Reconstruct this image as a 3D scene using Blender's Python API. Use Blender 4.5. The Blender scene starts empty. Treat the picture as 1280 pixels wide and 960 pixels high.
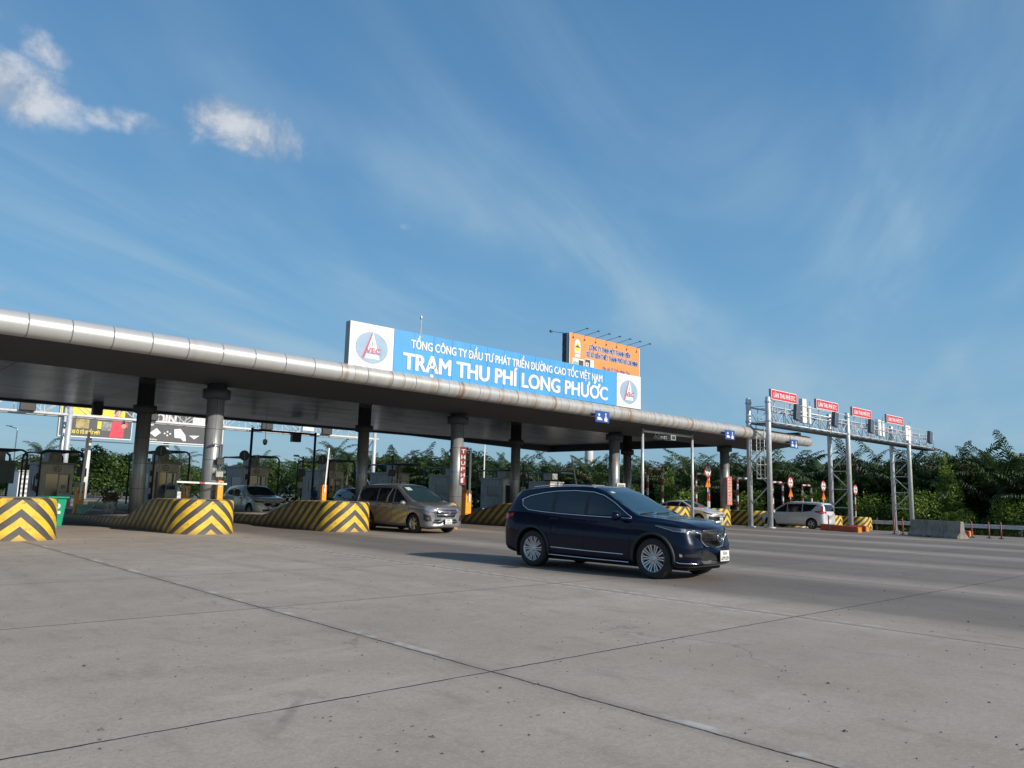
import bpy, bmesh, math, random
from mathutils import Vector, Matrix, noise
from mathutils.bvhtree import BVHTree
from mathutils.geometry import delaunay_2d_cdt
PI = math.pi
R = math.radians
rnd = random.Random(7)
scene = bpy.context.scene
col = scene.collection


# ------------------------------------------------------------------ helpers
def gz(x, y):
    """height of the paved plaza: it drains to the right edge and to the far left"""
    return -.025 * max(0, min(x, 66) - 41) - .02 * max(0, min(y, 45) - 27) * min(1, max(0, (14 - x) / 5))


class MB:
    """collects faces for ONE mesh object"""
    def __init__(s):
        s.v = []; s.f = []; s.m = []; s.sm = []; s.uv = {}

    def face(s, idx, m=0, sm=False, uv=None):
        if uv: s.uv[len(s.f)] = uv
        s.f.append(tuple(idx)); s.m.append(m); s.sm.append(sm)

    def quad(s, a, b, c, d, m=0, sm=False, uv=None):
        n = len(s.v); s.v += [a, b, c, d]; s.face((n, n + 1, n + 2, n + 3), m, sm, uv)

    def box(s, x0, x1, y0, y1, z0, z1, m=0, M=None, b=0.0):
        """box, optionally with chamfered edges b and a transform"""
        if b > 0:
            bm = bmesh.new(); bmesh.ops.create_cube(bm, size=1)
            for v in bm.verts:
                v.co = Vector(((x0 + x1) / 2 + v.co.x * (x1 - x0), (y0 + y1) / 2 + v.co.y * (y1 - y0), (z0 + z1) / 2 + v.co.z * (z1 - z0)))
            bmesh.ops.bevel(bm, geom=bm.edges[:], offset=b, segments=2, affect='EDGES', profile=.5)
            s.bm(bm, m, M); return
        P = [(x0, y0, z0), (x1, y0, z0), (x1, y1, z0), (x0, y1, z0), (x0, y0, z1), (x1, y0, z1), (x1, y1, z1), (x0, y1, z1)]
        if M: P = [tuple(M @ Vector(p)) for p in P]
        n = len(s.v); s.v += P
        for f in ((0, 3, 2, 1), (4, 5, 6, 7), (0, 1, 5, 4), (1, 2, 6, 5), (2, 3, 7, 6), (3, 0, 4, 7)):
            s.face([n + i for i in f], m)

    def bm(s, bm, m=0, M=None, sm=False):
        n = len(s.v); bm.verts.index_update()
        for v in bm.verts: s.v.append(tuple(M @ v.co) if M else tuple(v.co))
        for f in bm.faces: s.face([n + v.index for v in f.verts], m, sm)
        bm.free()

    def tube(s, pts, r, n=8, m=0, closed=False, cap=True, r1=None):
        pts = [Vector(p) for p in pts]; k = len(pts); base = len(s.v); up = None
        for i, p in enumerate(pts):
            if closed: t = pts[(i + 1) % k] - pts[i - 1]
            else: t = pts[min(i + 1, k - 1)] - pts[max(i - 1, 0)]
            t = t.normalized() if t.length > 1e-9 else Vector((0, 0, 1))
            if up is None:
                a = Vector((0, 0, 1)) if abs(t.z) < .9 else Vector((1, 0, 0))
                up = (a - t * a.dot(t)).normalized()
            else:
                up = up - t * up.dot(t)
                up = up.normalized() if up.length > 1e-6 else Vector((1, 0, 0))
            sd = t.cross(up); rr = r if r1 is None else r + (r1 - r) * i / max(1, k - 1)
            for j in range(n):
                a = 2 * PI * j / n
                s.v.append(tuple(p + (up * math.cos(a) + sd * math.sin(a)) * rr))
        for i in range(k if closed else k - 1):
            for j in range(n):
                a = base + i * n; b = base + ((i + 1) % k) * n
                s.face((a + j, a + (j + 1) % n, b + (j + 1) % n, b + j), m, n > 5)
        if cap and not closed:
            s.face([base + j for j in range(n)][::-1], m); s.face([base + (k - 1) * n + j for j in range(n)], m)

    def lathe(s, prof, n=24, M=None, m=0, sm=True, mats=None, cap=True):
        """prof: list of (r, z) around local z"""
        base = len(s.v); M = M or Matrix()
        for (r, z) in prof:
            for j in range(n):
                a = 2 * PI * j / n
                s.v.append(tuple(M @ Vector((r * math.cos(a), r * math.sin(a), z))))
        for i in range(len(prof) - 1):
            for j in range(n):
                a = base + i * n; b = a + n
                s.face((a + j, a + (j + 1) % n, b + (j + 1) % n, b + j), mats[i] if mats else m, sm)
        if cap and prof[0][0] > 1e-4: s.face([base + j for j in range(n)][::-1], mats[0] if mats else m)
        if cap and prof[-1][0] > 1e-4: s.face([base + (len(prof) - 1) * n + j for j in range(n)], mats[-1] if mats else m)

    def prism(s, poly, y0, y1, m=0, M=None, sm=False):
        """polygon in (x, z) extruded from y0 to y1"""
        n = len(s.v); k = len(poly)
        P = [(x, y0, z) for x, z in poly] + [(x, y1, z) for x, z in poly]
        if M: P = [tuple(M @ Vector(p)) for p in P]
        s.v += P
        s.face([n + i for i in range(k)], m); s.face([n + k + i for i in range(k)][::-1], m)
        for i in range(k):
            j = (i + 1) % k
            s.face((n + i, n + k + i, n + k + j, n + j), m, sm)

    def build(s, name, mats, parent=None, loc=None, rot=None):
        me = bpy.data.meshes.new(name)
        me.from_pydata([tuple(v) for v in s.v], [], s.f)
        if not isinstance(mats, (list, tuple)): mats = [mats]
        for m in mats: me.materials.append(m)
        me.polygons.foreach_set('material_index', s.m)
        me.polygons.foreach_set('use_smooth', s.sm)
        if s.uv:
            L = me.uv_layers.new(name='UVMap')
            for fi, uv in s.uv.items():
                for li, q in zip(me.polygons[fi].loop_indices, uv): L.data[li].uv = q
        me.update()
        o = bpy.data.objects.new(name, me); col.objects.link(o)
        if parent: o.parent = parent
        if loc: o.location = loc
        if rot: o.rotation_euler = rot
        return o


def fixn(o):
    bm = bmesh.new(); bm.from_mesh(o.data); bmesh.ops.recalc_face_normals(bm, faces=bm.faces[:]); bm.to_mesh(o.data); bm.free()
    return o


def tag(o, label, cat, group=None, kind=None):
    if label: o['label'] = label
    if cat: o['category'] = cat
    if group: o['group'] = group
    if kind: o['kind'] = kind
    return o


def thing(name, label, cat, loc=(0, 0, 0), rotz=0, group=None):
    o = bpy.data.objects.new(name, None); col.objects.link(o); o.empty_display_size = .3
    o.location = loc; o.rotation_euler = (0, 0, rotz)
    return tag(o, label, cat, group)


def dup(root, loc=None, rotz=None, label=None, scale=None):
    r = root.copy(); col.objects.link(r)
    if loc is not None: r.location = loc
    if rotz is not None: r.rotation_euler = (0, 0, rotz)
    if scale is not None: r.scale = scale
    if label: r['label'] = label
    for ch in list(root.children):
        c = ch.copy(); col.objects.link(c); c.parent = r
        for g in list(ch.children):
            d = g.copy(); col.objects.link(d); d.parent = c
    return r


def ngon(cx, cz, r, n=32, ry=None, a0=0):
    ry = ry or r
    return [(cx + r * math.cos(a0 + 2 * PI * i / n), cz + ry * math.sin(a0 + 2 * PI * i / n)) for i in range(n)]


def rrect(x0, x1, z0, z1, r=.05, n=4):
    P = []
    for cx, cz, a in ((x1 - r, z0 + r, -PI / 2), (x1 - r, z1 - r, 0), (x0 + r, z1 - r, PI / 2), (x0 + r, z0 + r, PI)):
        for i in range(n + 1): P.append((cx + r * math.cos(a + PI / 2 * i / n), cz + r * math.sin(a + PI / 2 * i / n)))
    return P


def text_mb(mb, s, width=None, height=1.0, bold=.0, M=None, m=0, align='C', depth=.01):
    """lettering as mesh: drawn in local x (right) / z (up), facing -y; bold = stroke thickening by shifted copies"""
    def glyphs(q):
        c = bpy.data.curves.new('t', 'FONT'); c.body = q; c.size = 1; c.resolution_u = 3; c.align_x = 'LEFT'
        o = bpy.data.objects.new('t', c); col.objects.link(o)
        dg = bpy.context.evaluated_depsgraph_get(); dg.update()
        me = bpy.data.meshes.new_from_object(o.evaluated_get(dg))
        r = [v.co.copy() for v in me.vertices], [tuple(p.vertices) for p in me.polygons]
        bpy.data.meshes.remove(me); bpy.data.objects.remove(o); bpy.data.curves.remove(c); return r
    base = ''.join({'Đ': 'D', 'Ơ': 'O', 'Ờ': 'O', 'Ớ': 'O'}.get(ch, ch) for ch in s)
    vs, fs = glyphs(base)
    if not vs: return
    def add(poly):
        n = len(vs); vs.extend([Vector((a, b, 0)) for a, b in poly]); fs.append(tuple(range(n, n + len(poly))))
    for i, ch in enumerate(s):
        if ch in 'ĐƠỜỚ':
            g = glyphs({'Đ': 'D'}.get(ch, 'O'))[0]; wd = max(v.x for v in g) - min(v.x for v in g)
            xr = max(v.x for v in glyphs(base[:i + 1])[0]); xl = xr - wd
            if ch == 'Đ': add([(xl - .07, .33), (xl + .27, .33), (xl + .27, .42), (xl - .07, .42)])
            else:
                add([(xr - .16, .60), (xr - .02, .58), (xr + .07, .70), (xr + .07, .80), (xr - .03, .80), (xr - .03, .70)])
                xc = (xl + xr) / 2
                if ch == 'Ớ': add([(xc - .05, .79), (xc + .03, .79), (xc + .15, .96), (xc + .02, .96)])
                if ch == 'Ờ': add([(xc + .05, .79), (xc - .03, .79), (xc - .15, .96), (xc - .02, .96)])
    x0 = min(v.x for v in vs); x1 = max(v.x for v in vs)
    sz = height / .72; sx = (width / (x1 - x0)) if width else sz
    off = -(x0 + x1) / 2 if align == 'C' else -x0
    M = M or Matrix()
    sh = [(0, 0)] if not bold else [(0, 0), (-bold, 0), (bold, 0), (-bold / 2, bold * .5), (bold / 2, -bold * .5), (-bold / 2, -bold * .5), (bold / 2, bold * .5)]
    for k, (dx, dz) in enumerate(sh):
        n = len(mb.v)
        for v in vs: mb.v.append(tuple(M @ Vector(((v.x + off) * sx + dx * height, -depth - k * height * .0012, v.y * sz + dz * height))))
        for f in fs: mb.face([n + i for i in f], m)


# ------------------------------------------------------------------ materials
def N(nt, t, **kw):
    n = nt.nodes.new(t)
    for k, v in kw.items():
        if k in n.inputs: n.inputs[k].default_value = v
        else: setattr(n, k, v)
    return n


def mat(name, c, rough=.6, metal=0.0, var=.15, vs=3.0, bump=0.0, bs=40.0, coat=0.0, spec=.5, dirt=0.0, c2=None, emit=None):
    m = bpy.data.materials.new(name); m.use_nodes = True; nt = m.node_tree; nt.nodes.clear(); L = nt.links.new
    out = N(nt, 'ShaderNodeOutputMaterial'); b = N(nt, 'ShaderNodeBsdfPrincipled')
    L(b.outputs[0], out.inputs[0])
    tc = N(nt, 'ShaderNodeTexCoord'); nz = N(nt, 'ShaderNodeTexNoise'); nz.inputs['Scale'].default_value = vs; nz.inputs['Detail'].default_value = 6
    nz.inputs['Roughness'].default_value = .65
    L(tc.outputs['Object'], nz.inputs['Vector'])
    rp = N(nt, 'ShaderNodeValToRGB'); e = rp.color_ramp.elements
    a = c2 if c2 else tuple(x * (1 - var) for x in c); bb = tuple(min(1, x * (1 + var * .7)) for x in c)
    e[0].position = .32; e[1].position = .68; e[0].color = (*a, 1); e[1].color = (*bb, 1)
    L(nz.outputs['Fac'], rp.inputs[0]); src = rp.outputs[0]
    if dirt > 0:
        n2 = N(nt, 'ShaderNodeTexNoise'); n2.inputs['Scale'].default_value = vs * 2.3; n2.inputs['Detail'].default_value = 8
        mp = N(nt, 'ShaderNodeMapping'); mp.inputs['Scale'].default_value = (1.6, 1.6, .35)
        L(tc.outputs['Object'], mp.inputs[0]); L(mp.outputs[0], n2.inputs['Vector'])
        r2 = N(nt, 'ShaderNodeValToRGB'); r2.color_ramp.elements[0].position = .48; r2.color_ramp.elements[1].position = .72
        L(n2.outputs['Fac'], r2.inputs[0])
        mu = N(nt, 'ShaderNodeMath', operation='MULTIPLY'); mu.inputs[1].default_value = dirt; L(r2.outputs[0], mu.inputs[0])
        mx = N(nt, 'ShaderNodeMixRGB'); mx.inputs[2].default_value = (.06, .05, .04, 1); L(mu.outputs[0], mx.inputs[0]); L(src, mx.inputs[1]); src = mx.outputs[0]
    L(src, b.inputs['Base Color'])
    b.inputs['Metallic'].default_value = metal; b.inputs['Specular IOR Level'].default_value = spec
    b.inputs['Coat Weight'].default_value = coat; b.inputs['Coat Roughness'].default_value = .04
    mr = N(nt, 'ShaderNodeMapRange'); mr.inputs['To Min'].default_value = max(.01, rough * .85); mr.inputs['To Max'].default_value = min(1, rough * 1.2)
    L(nz.outputs['Fac'], mr.inputs[0]); L(mr.outputs[0], b.inputs['Roughness'])
    if bump > 0:
        n3 = N(nt, 'ShaderNodeTexNoise'); n3.inputs['Scale'].default_value = bs; n3.inputs['Detail'].default_value = 5
        L(tc.outputs['Object'], n3.inputs['Vector'])
        bp = N(nt, 'ShaderNodeBump'); bp.inputs['Strength'].default_value = bump; bp.inputs['Distance'].default_value = .02
        L(n3.outputs['Fac'], bp.inputs['Height']); L(bp.outputs[0], b.inputs['Normal'])
    if emit:
        b.inputs['Emission Color'].default_value = (*emit[0], 1); b.inputs['Emission Strength'].default_value = emit[1]
    return m


def leafmat(name, c1, c2, trans=.25, rough=.5):
    m = bpy.data.materials.new(name); m.use_nodes = True; nt = m.node_tree; nt.nodes.clear(); L = nt.links.new
    out = N(nt, 'ShaderNodeOutputMaterial')
    g = N(nt, 'ShaderNodeNewGeometry'); oi = N(nt, 'ShaderNodeObjectInfo')
    nz = N(nt, 'ShaderNodeTexNoise'); nz.inputs['Scale'].default_value = .9; nz.inputs['Detail'].default_value = 4; L(g.outputs['Position'], nz.inputs['Vector'])
    ad = N(nt, 'ShaderNodeMath', operation='MULTIPLY_ADD'); ad.inputs[1].default_value = .45; L(g.outputs['Random Per Island'], ad.inputs[0]); L(nz.outputs['Fac'], ad.inputs[2])
    a2 = N(nt, 'ShaderNodeMath', operation='MULTIPLY_ADD'); a2.inputs[1].default_value = .3; L(oi.outputs['Random'], a2.inputs[0]); L(ad.outputs[0], a2.inputs[2])
    rp = N(nt, 'ShaderNodeValToRGB'); e = rp.color_ramp.elements; e[0].position = .5; e[1].position = 1.05; e[0].color = (*c1, 1); e[1].color = (*c2, 1)
    L(a2.outputs[0], rp.inputs[0])
    d = N(nt, 'ShaderNodeBsdfPrincipled'); d.inputs['Roughness'].default_value = rough; d.inputs['Specular IOR Level'].default_value = .35
    t = N(nt, 'ShaderNodeBsdfTranslucent'); mx = N(nt, 'ShaderNodeMixShader'); mx.inputs[0].default_value = trans
    L(rp.outputs[0], d.inputs['Base Color']); L(rp.outputs[0], t.inputs['Color']); L(d.outputs[0], mx.inputs[1]); L(t.outputs[0], mx.inputs[2]); L(mx.outputs[0], out.inputs[0])
    return m


M_ = {}
M_['steel'] = mat('galvanised steel', (.58, .60, .62), .45, .3, .18, 5, dirt=.25)
M_['steel_dk'] = mat('dark steel', (.10, .12, .15), .5, .3, .2, 4)
M_['bluepipe'] = mat('blue grey pipe paint', (.035, .055, .085), .45, .1, .25, 5)
M_['red'] = mat('red band paint', (.42, .05, .045), .5, 0, .2, 8, dirt=.3)
M_['white'] = mat('white paint', (.72, .72, .70), .45, 0, .08, 4, dirt=.25)
M_['whiteclean'] = mat('white sign face', (.72, .72, .72), .4, 0, .05, 2, dirt=.08)
M_['black'] = mat('black plastic', (.018, .018, .02), .45, 0, .3, 8)
M_['rubber'] = mat('tyre rubber', (.022, .022, .023), .75, 0, .25, 12)
M_['orange'] = mat('orange cabinet paint', (.95, .36, .02), .4, 0, .1, 4, dirt=.12)
M_['blue'] = mat('sign blue', (.062, .325, .67), .45, 0, .10, .6, dirt=.10)
M_['navy'] = mat('lane sign blue', (.02, .07, .30), .4, 0, .1, 3)
M_['signred'] = mat('sign red', (.60, .03, .06), .4, 0, .08, 3)
M_['signorange'] = mat('billboard orange', (.82, .30, .09), .5, 0, .06, .5)
M_['yellow'] = mat('billboard yellow', (.75, .62, .04), .5, 0, .08, 1)
M_['boardgrey'] = mat('billboard dark grey', (.07, .07, .08), .5, 0, .25, .6)
M_['logogrey'] = mat('logo blue grey', (.30, .42, .55), .5, 0, .12, 2)
M_['logored'] = mat('logo red', (.55, .09, .14), .5, 0, .1, 3)
M_['booth'] = mat('booth cream panel', (.80, .73, .62), .55, 0, .15, 2, dirt=.35)
M_['boothdk'] = mat('booth grey panel', (.38, .365, .34), .55, .1, .2, 2, dirt=.4)
M_['glass'] = mat('dark window glass', (.02, .03, .04), .06, 0, .2, 2, spec=.8)
M_['glassblue'] = mat('blue tinted window', (.03, .07, .16), .08, 0, .3, 2, spec=.8)
M_['green'] = mat('green bin plastic', (.01, .30, .17), .45, 0, .1, 4)
M_['palegreen'] = mat('pale green plastic', (.22, .48, .38), .5, 0, .1, 4)
M_['concrete'] = mat('barrier concrete', (.33, .29, .245), .9, 0, .3, 2.2, bump=.5, dirt=.6)
M_['greyfix'] = mat('grey plate', (.32, .34, .35), .5, 0, .15, 3)
M_['trunk'] = mat('palm trunk', (.10, .085, .065), .9, 0, .4, 5, bump=.8, bs=12)
M_['bark'] = mat('tree bark', (.07, .055, .04), .9, 0, .4, 4, bump=.8, bs=12)
M_['palm'] = leafmat('palm leaf', (.008, .018, .007), (.048, .086, .024), .25, .5)
M_['palmdry'] = leafmat('dry palm leaf', (.035, .030, .012), (.085, .075, .03), .15)
M_['leaf'] = leafmat('broad leaf', (.022, .05, .012), (.10, .17, .035), .35)
M_['leafbright'] = leafmat('shrub leaf', (.07, .13, .02), (.26, .36, .06), .45)
M_['grass'] = leafmat('roadside grass', (.05, .075, .015), (.16, .19, .05), .3)


def canopy_metal():
    m = bpy.data.materials.new('canopy tube aluminium'); m.use_nodes = True; nt = m.node_tree; L = nt.links.new
    b = nt.nodes['Principled BSDF']
    g = N(nt, 'ShaderNodeNewGeometry'); sp = N(nt, 'ShaderNodeSeparateXYZ'); L(g.outputs['Position'], sp.inputs[0])
    # seam every 1.8 m (0.9 m further right)
    def seam(per, off, w):
        a = N(nt, 'ShaderNodeMath', operation='ADD'); a.inputs[1].default_value = off; L(sp.outputs['X'], a.inputs[0])
        d = N(nt, 'ShaderNodeMath', operation='DIVIDE'); d.inputs[1].default_value = per; L(a.outputs[0], d.inputs[0])
        f = N(nt, 'ShaderNodeMath', operation='FRACT'); L(d.outputs[0], f.inputs[0])
        p = N(nt, 'ShaderNodeMath', operation='PINGPONG'); p.inputs[1].default_value = .5; L(f.outputs[0], p.inputs[0])
        c = N(nt, 'ShaderNodeMapRange'); c.inputs['From Min'].default_value = 0; c.inputs['From Max'].default_value = w / per
        c.inputs['To Min'].default_value = 1; c.inputs['To Max'].default_value = 0; L(p.outputs[0], c.inputs[0]); return c.outputs[0]
    s1 = seam(1.04, .1, .022); s2 = seam(2.08, .62, .012)
    gt = N(nt, 'ShaderNodeMath', operation='GREATER_THAN'); gt.inputs[1].default_value = 13.8; L(sp.outputs['X'], gt.inputs[0])
    s2m = N(nt, 'ShaderNodeMath', operation='MULTIPLY'); L(s2, s2m.inputs[0]); L(gt.outputs[0], s2m.inputs[1])
    mxs = N(nt, 'ShaderNodeMath', operation='MAXIMUM'); L(s1, mxs.inputs[0]); L(s2m.outputs[0], mxs.inputs[1])
    # vertical streaks of rust and dirt, stronger below the big sign
    mp = N(nt, 'ShaderNodeMapping'); mp.inputs['Scale'].default_value = (2.6, .35, .35); L(g.outputs['Position'], mp.inputs[0])
    n1 = N(nt, 'ShaderNodeTexNoise'); n1.inputs['Scale'].default_value = 1.5; n1.inputs['Detail'].default_value = 8; L(mp.outputs[0], n1.inputs['Vector'])
    r1 = N(nt, 'ShaderNodeMapRange'); r1.inputs['From Min'].default_value = .44; r1.inputs['From Max'].default_value = .74; L(n1.outputs['Fac'], r1.inputs[0])
    z1 = N(nt, 'ShaderNodeMapRange'); z1.inputs['From Min'].default_value = 13; z1.inputs['From Max'].default_value = 14.2; z1.inputs['To Min'].default_value = .15; L(sp.outputs['X'], z1.inputs[0])
    w1 = N(nt, 'ShaderNodeMath', operation='MULTIPLY'); L(r1.outputs[0], w1.inputs[0]); L(z1.outputs[0], w1.inputs[1])
    # a few rusty joints: wide seam period, noise gated
    s3 = seam(5.2, 2.0, .12)
    s3m = N(nt, 'ShaderNodeMath', operation='MULTIPLY'); L(s3, s3m.inputs[0]); L(z1.outputs[0], s3m.inputs[1])
    base = N(nt, 'ShaderNodeMixRGB'); base.inputs[1].default_value = (.53, .53, .53, 1); base.inputs[2].default_value = (.33, .26, .19, 1); L(w1.outputs[0], base.inputs[0])
    b2 = N(nt, 'ShaderNodeMixRGB'); b2.inputs[2].default_value = (.32, .16, .07, 1); L(s3m.outputs[0], b2.inputs[0]); L(base.outputs[0], b2.inputs[1])
    b3 = N(nt, 'ShaderNodeMixRGB'); b3.inputs[2].default_value = (.10, .09, .08, 1)
    sm = N(nt, 'ShaderNodeMath', operation='MULTIPLY'); sm.inputs[1].default_value = .75; L(mxs.outputs[0], sm.inputs[0])
    L(sm.outputs[0], b3.inputs[0]); L(b2.outputs[0], b3.inputs[1]); L(b3.outputs[0], b.inputs['Base Color'])
    b.inputs['Metallic'].default_value = .35
    rr = N(nt, 'ShaderNodeMapRange'); rr.inputs['To Min'].default_value = .33; rr.inputs['To Max'].default_value = .6; L(w1.outputs[0], rr.inputs[0]); L(rr.outputs[0], b.inputs['Roughness'])
    bp = N(nt, 'ShaderNodeBump'); bp.inputs['Strength'].default_value = .7; bp.inputs['Distance'].default_value = .02; bp.invert = True
    L(mxs.outputs[0], bp.inputs['Height']); L(bp.outputs[0], b.inputs['Normal'])
    return m


def ceiling_mat():
    m = bpy.data.materials.new('canopy ceiling slats'); m.use_nodes = True; nt = m.node_tree; L = nt.links.new
    b = nt.nodes['Principled BSDF']; g = N(nt, 'ShaderNodeNewGeometry'); sp = N(nt, 'ShaderNodeSeparateXYZ'); L(g.outputs['Position'], sp.inputs[0])
    def lines(o, per, w):
        d = N(nt, 'ShaderNodeMath', operation='DIVIDE'); d.inputs[1].default_value = per; L(o, d.inputs[0])
        f = N(nt, 'ShaderNodeMath', operation='FRACT'); L(d.outputs[0], f.inputs[0])
        c = N(nt, 'ShaderNodeMath', operation='LESS_THAN'); c.inputs[1].default_value = w; L(f.outputs[0], c.inputs[0]); return c.outputs[0]
    a = lines(sp.outputs['Y'], .9, .07); c = lines(sp.outputs['X'], 2.65, .03)
    mx = N(nt, 'ShaderNodeMath', operation='MAXIMUM'); L(a, mx.inputs[0]); L(c, mx.inputs[1])
    def cell(o, per):
        d = N(nt, 'ShaderNodeMath', operation='DIVIDE'); d.inputs[1].default_value = per; L(o, d.inputs[0]); f = N(nt, 'ShaderNodeMath', operation='FLOOR'); L(d.outputs[0], f.inputs[0]); return f.outputs[0]
    cb = N(nt, 'ShaderNodeCombineXYZ'); L(cell(sp.outputs['X'], 2.65), cb.inputs[0]); L(cell(sp.outputs['Y'], .9), cb.inputs[1])
    wn = N(nt, 'ShaderNodeTexWhiteNoise'); wn.noise_dimensions = '2D'; L(cb.outputs[0], wn.inputs['Vector'])
    n1 = N(nt, 'ShaderNodeTexNoise'); n1.inputs['Scale'].default_value = 1.2; n1.inputs['Detail'].default_value = 4
    mp = N(nt, 'ShaderNodeMapping'); mp.inputs['Scale'].default_value = (.8, 5, 1); L(g.outputs['Position'], mp.inputs[0]); L(mp.outputs[0], n1.inputs['Vector'])
    av = N(nt, 'ShaderNodeMath', operation='MULTIPLY_ADD'); av.inputs[1].default_value = .45; L(wn.outputs['Value'], av.inputs[0]); L(n1.outputs['Fac'], av.inputs[2])
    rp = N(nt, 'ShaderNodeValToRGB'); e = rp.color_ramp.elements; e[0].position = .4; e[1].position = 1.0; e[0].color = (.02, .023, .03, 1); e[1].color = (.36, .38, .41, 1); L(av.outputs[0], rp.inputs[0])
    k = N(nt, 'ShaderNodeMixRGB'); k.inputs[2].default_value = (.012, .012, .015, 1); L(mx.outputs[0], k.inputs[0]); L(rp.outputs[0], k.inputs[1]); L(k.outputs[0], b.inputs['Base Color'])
    b.inputs['Metallic'].default_value = .7; b.inputs['Roughness'].default_value = .27
    bp = N(nt, 'ShaderNodeBump'); bp.inputs['Strength'].default_value = .5; bp.inputs['Distance'].default_value = .05; L(n1.outputs['Fac'], bp.inputs['Height']); L(bp.outputs[0], b.inputs['Normal'])
    return m


def stripe_mat():
    """yellow and black hazard chevrons: u = distance round the outline from the nose, v = height"""
    m = bpy.data.materials.new('yellow black hazard paint'); m.use_nodes = True; nt = m.node_tree; L = nt.links.new
    b = nt.nodes['Principled BSDF']; uv = N(nt, 'ShaderNodeUVMap'); sp = N(nt, 'ShaderNodeSeparateXYZ'); L(uv.outputs[0], sp.inputs[0])
    tc = N(nt, 'ShaderNodeTexCoord'); nz = N(nt, 'ShaderNodeTexNoise'); nz.inputs['Scale'].default_value = 2.2; nz.inputs['Detail'].default_value = 9; nz.inputs['Roughness'].default_value = .7; L(tc.outputs['Object'], nz.inputs['Vector'])
    ab = N(nt, 'ShaderNodeMath', operation='ABSOLUTE'); L(sp.outputs['X'], ab.inputs[0])
    k = N(nt, 'ShaderNodeMath', operation='MULTIPLY_ADD'); k.inputs[1].default_value = .86; L(ab.outputs[0], k.inputs[0]); L(sp.outputs['Y'], k.inputs[2])
    wob = N(nt, 'ShaderNodeMath', operation='MULTIPLY_ADD'); wob.inputs[1].default_value = .03; L(nz.outputs['Fac'], wob.inputs[0]); L(k.outputs[0], wob.inputs[2])
    d = N(nt, 'ShaderNodeMath', operation='DIVIDE'); d.inputs[1].default_value = .44; L(wob.outputs[0], d.inputs[0])
    ad = N(nt, 'ShaderNodeMath', operation='ADD'); ad.inputs[1].default_value = .13; L(d.outputs[0], ad.inputs[0])
    f = N(nt, 'ShaderNodeMath', operation='FRACT'); L(ad.outputs[0], f.inputs[0])
    g = N(nt, 'ShaderNodeMath', operation='GREATER_THAN'); g.inputs[1].default_value = .52; L(f.outputs[0], g.inputs[0])
    mx = N(nt, 'ShaderNodeMixRGB'); mx.inputs[1].default_value = (.74, .47, .025, 1); mx.inputs[2].default_value = (.055, .05, .05, 1); L(g.outputs[0], mx.inputs[0])
    # grime: more toward the tail of the island and toward the ground
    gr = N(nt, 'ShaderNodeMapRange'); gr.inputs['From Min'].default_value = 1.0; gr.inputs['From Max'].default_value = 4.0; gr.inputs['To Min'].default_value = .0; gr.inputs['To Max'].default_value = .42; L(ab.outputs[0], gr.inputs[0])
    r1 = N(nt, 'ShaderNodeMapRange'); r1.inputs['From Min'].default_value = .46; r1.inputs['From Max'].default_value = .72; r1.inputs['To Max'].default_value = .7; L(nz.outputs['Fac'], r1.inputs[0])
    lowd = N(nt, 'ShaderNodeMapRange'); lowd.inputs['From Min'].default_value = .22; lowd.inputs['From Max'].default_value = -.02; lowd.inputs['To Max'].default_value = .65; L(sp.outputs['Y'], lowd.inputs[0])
    n4 = N(nt, 'ShaderNodeTexNoise'); n4.inputs['Scale'].default_value = 9; n4.inputs['Detail'].default_value = 8; L(tc.outputs['Object'], n4.inputs['Vector'])
    ch = N(nt, 'ShaderNodeMapRange'); ch.inputs['From Min'].default_value = .62; ch.inputs['From Max'].default_value = .66; ch.inputs['To Max'].default_value = .6; L(n4.outputs['Fac'], ch.inputs[0])
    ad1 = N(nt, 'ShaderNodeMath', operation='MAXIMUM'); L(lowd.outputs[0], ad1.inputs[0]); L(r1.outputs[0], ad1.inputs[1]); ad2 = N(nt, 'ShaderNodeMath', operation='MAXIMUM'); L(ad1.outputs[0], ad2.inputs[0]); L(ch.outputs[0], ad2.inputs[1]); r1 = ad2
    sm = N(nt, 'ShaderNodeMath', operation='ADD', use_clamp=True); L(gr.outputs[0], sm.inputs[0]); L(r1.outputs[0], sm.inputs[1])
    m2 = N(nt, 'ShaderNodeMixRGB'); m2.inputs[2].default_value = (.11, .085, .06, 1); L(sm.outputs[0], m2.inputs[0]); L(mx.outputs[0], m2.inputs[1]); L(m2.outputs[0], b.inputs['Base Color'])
    b.inputs['Roughness'].default_value = .6
    return m


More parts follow.
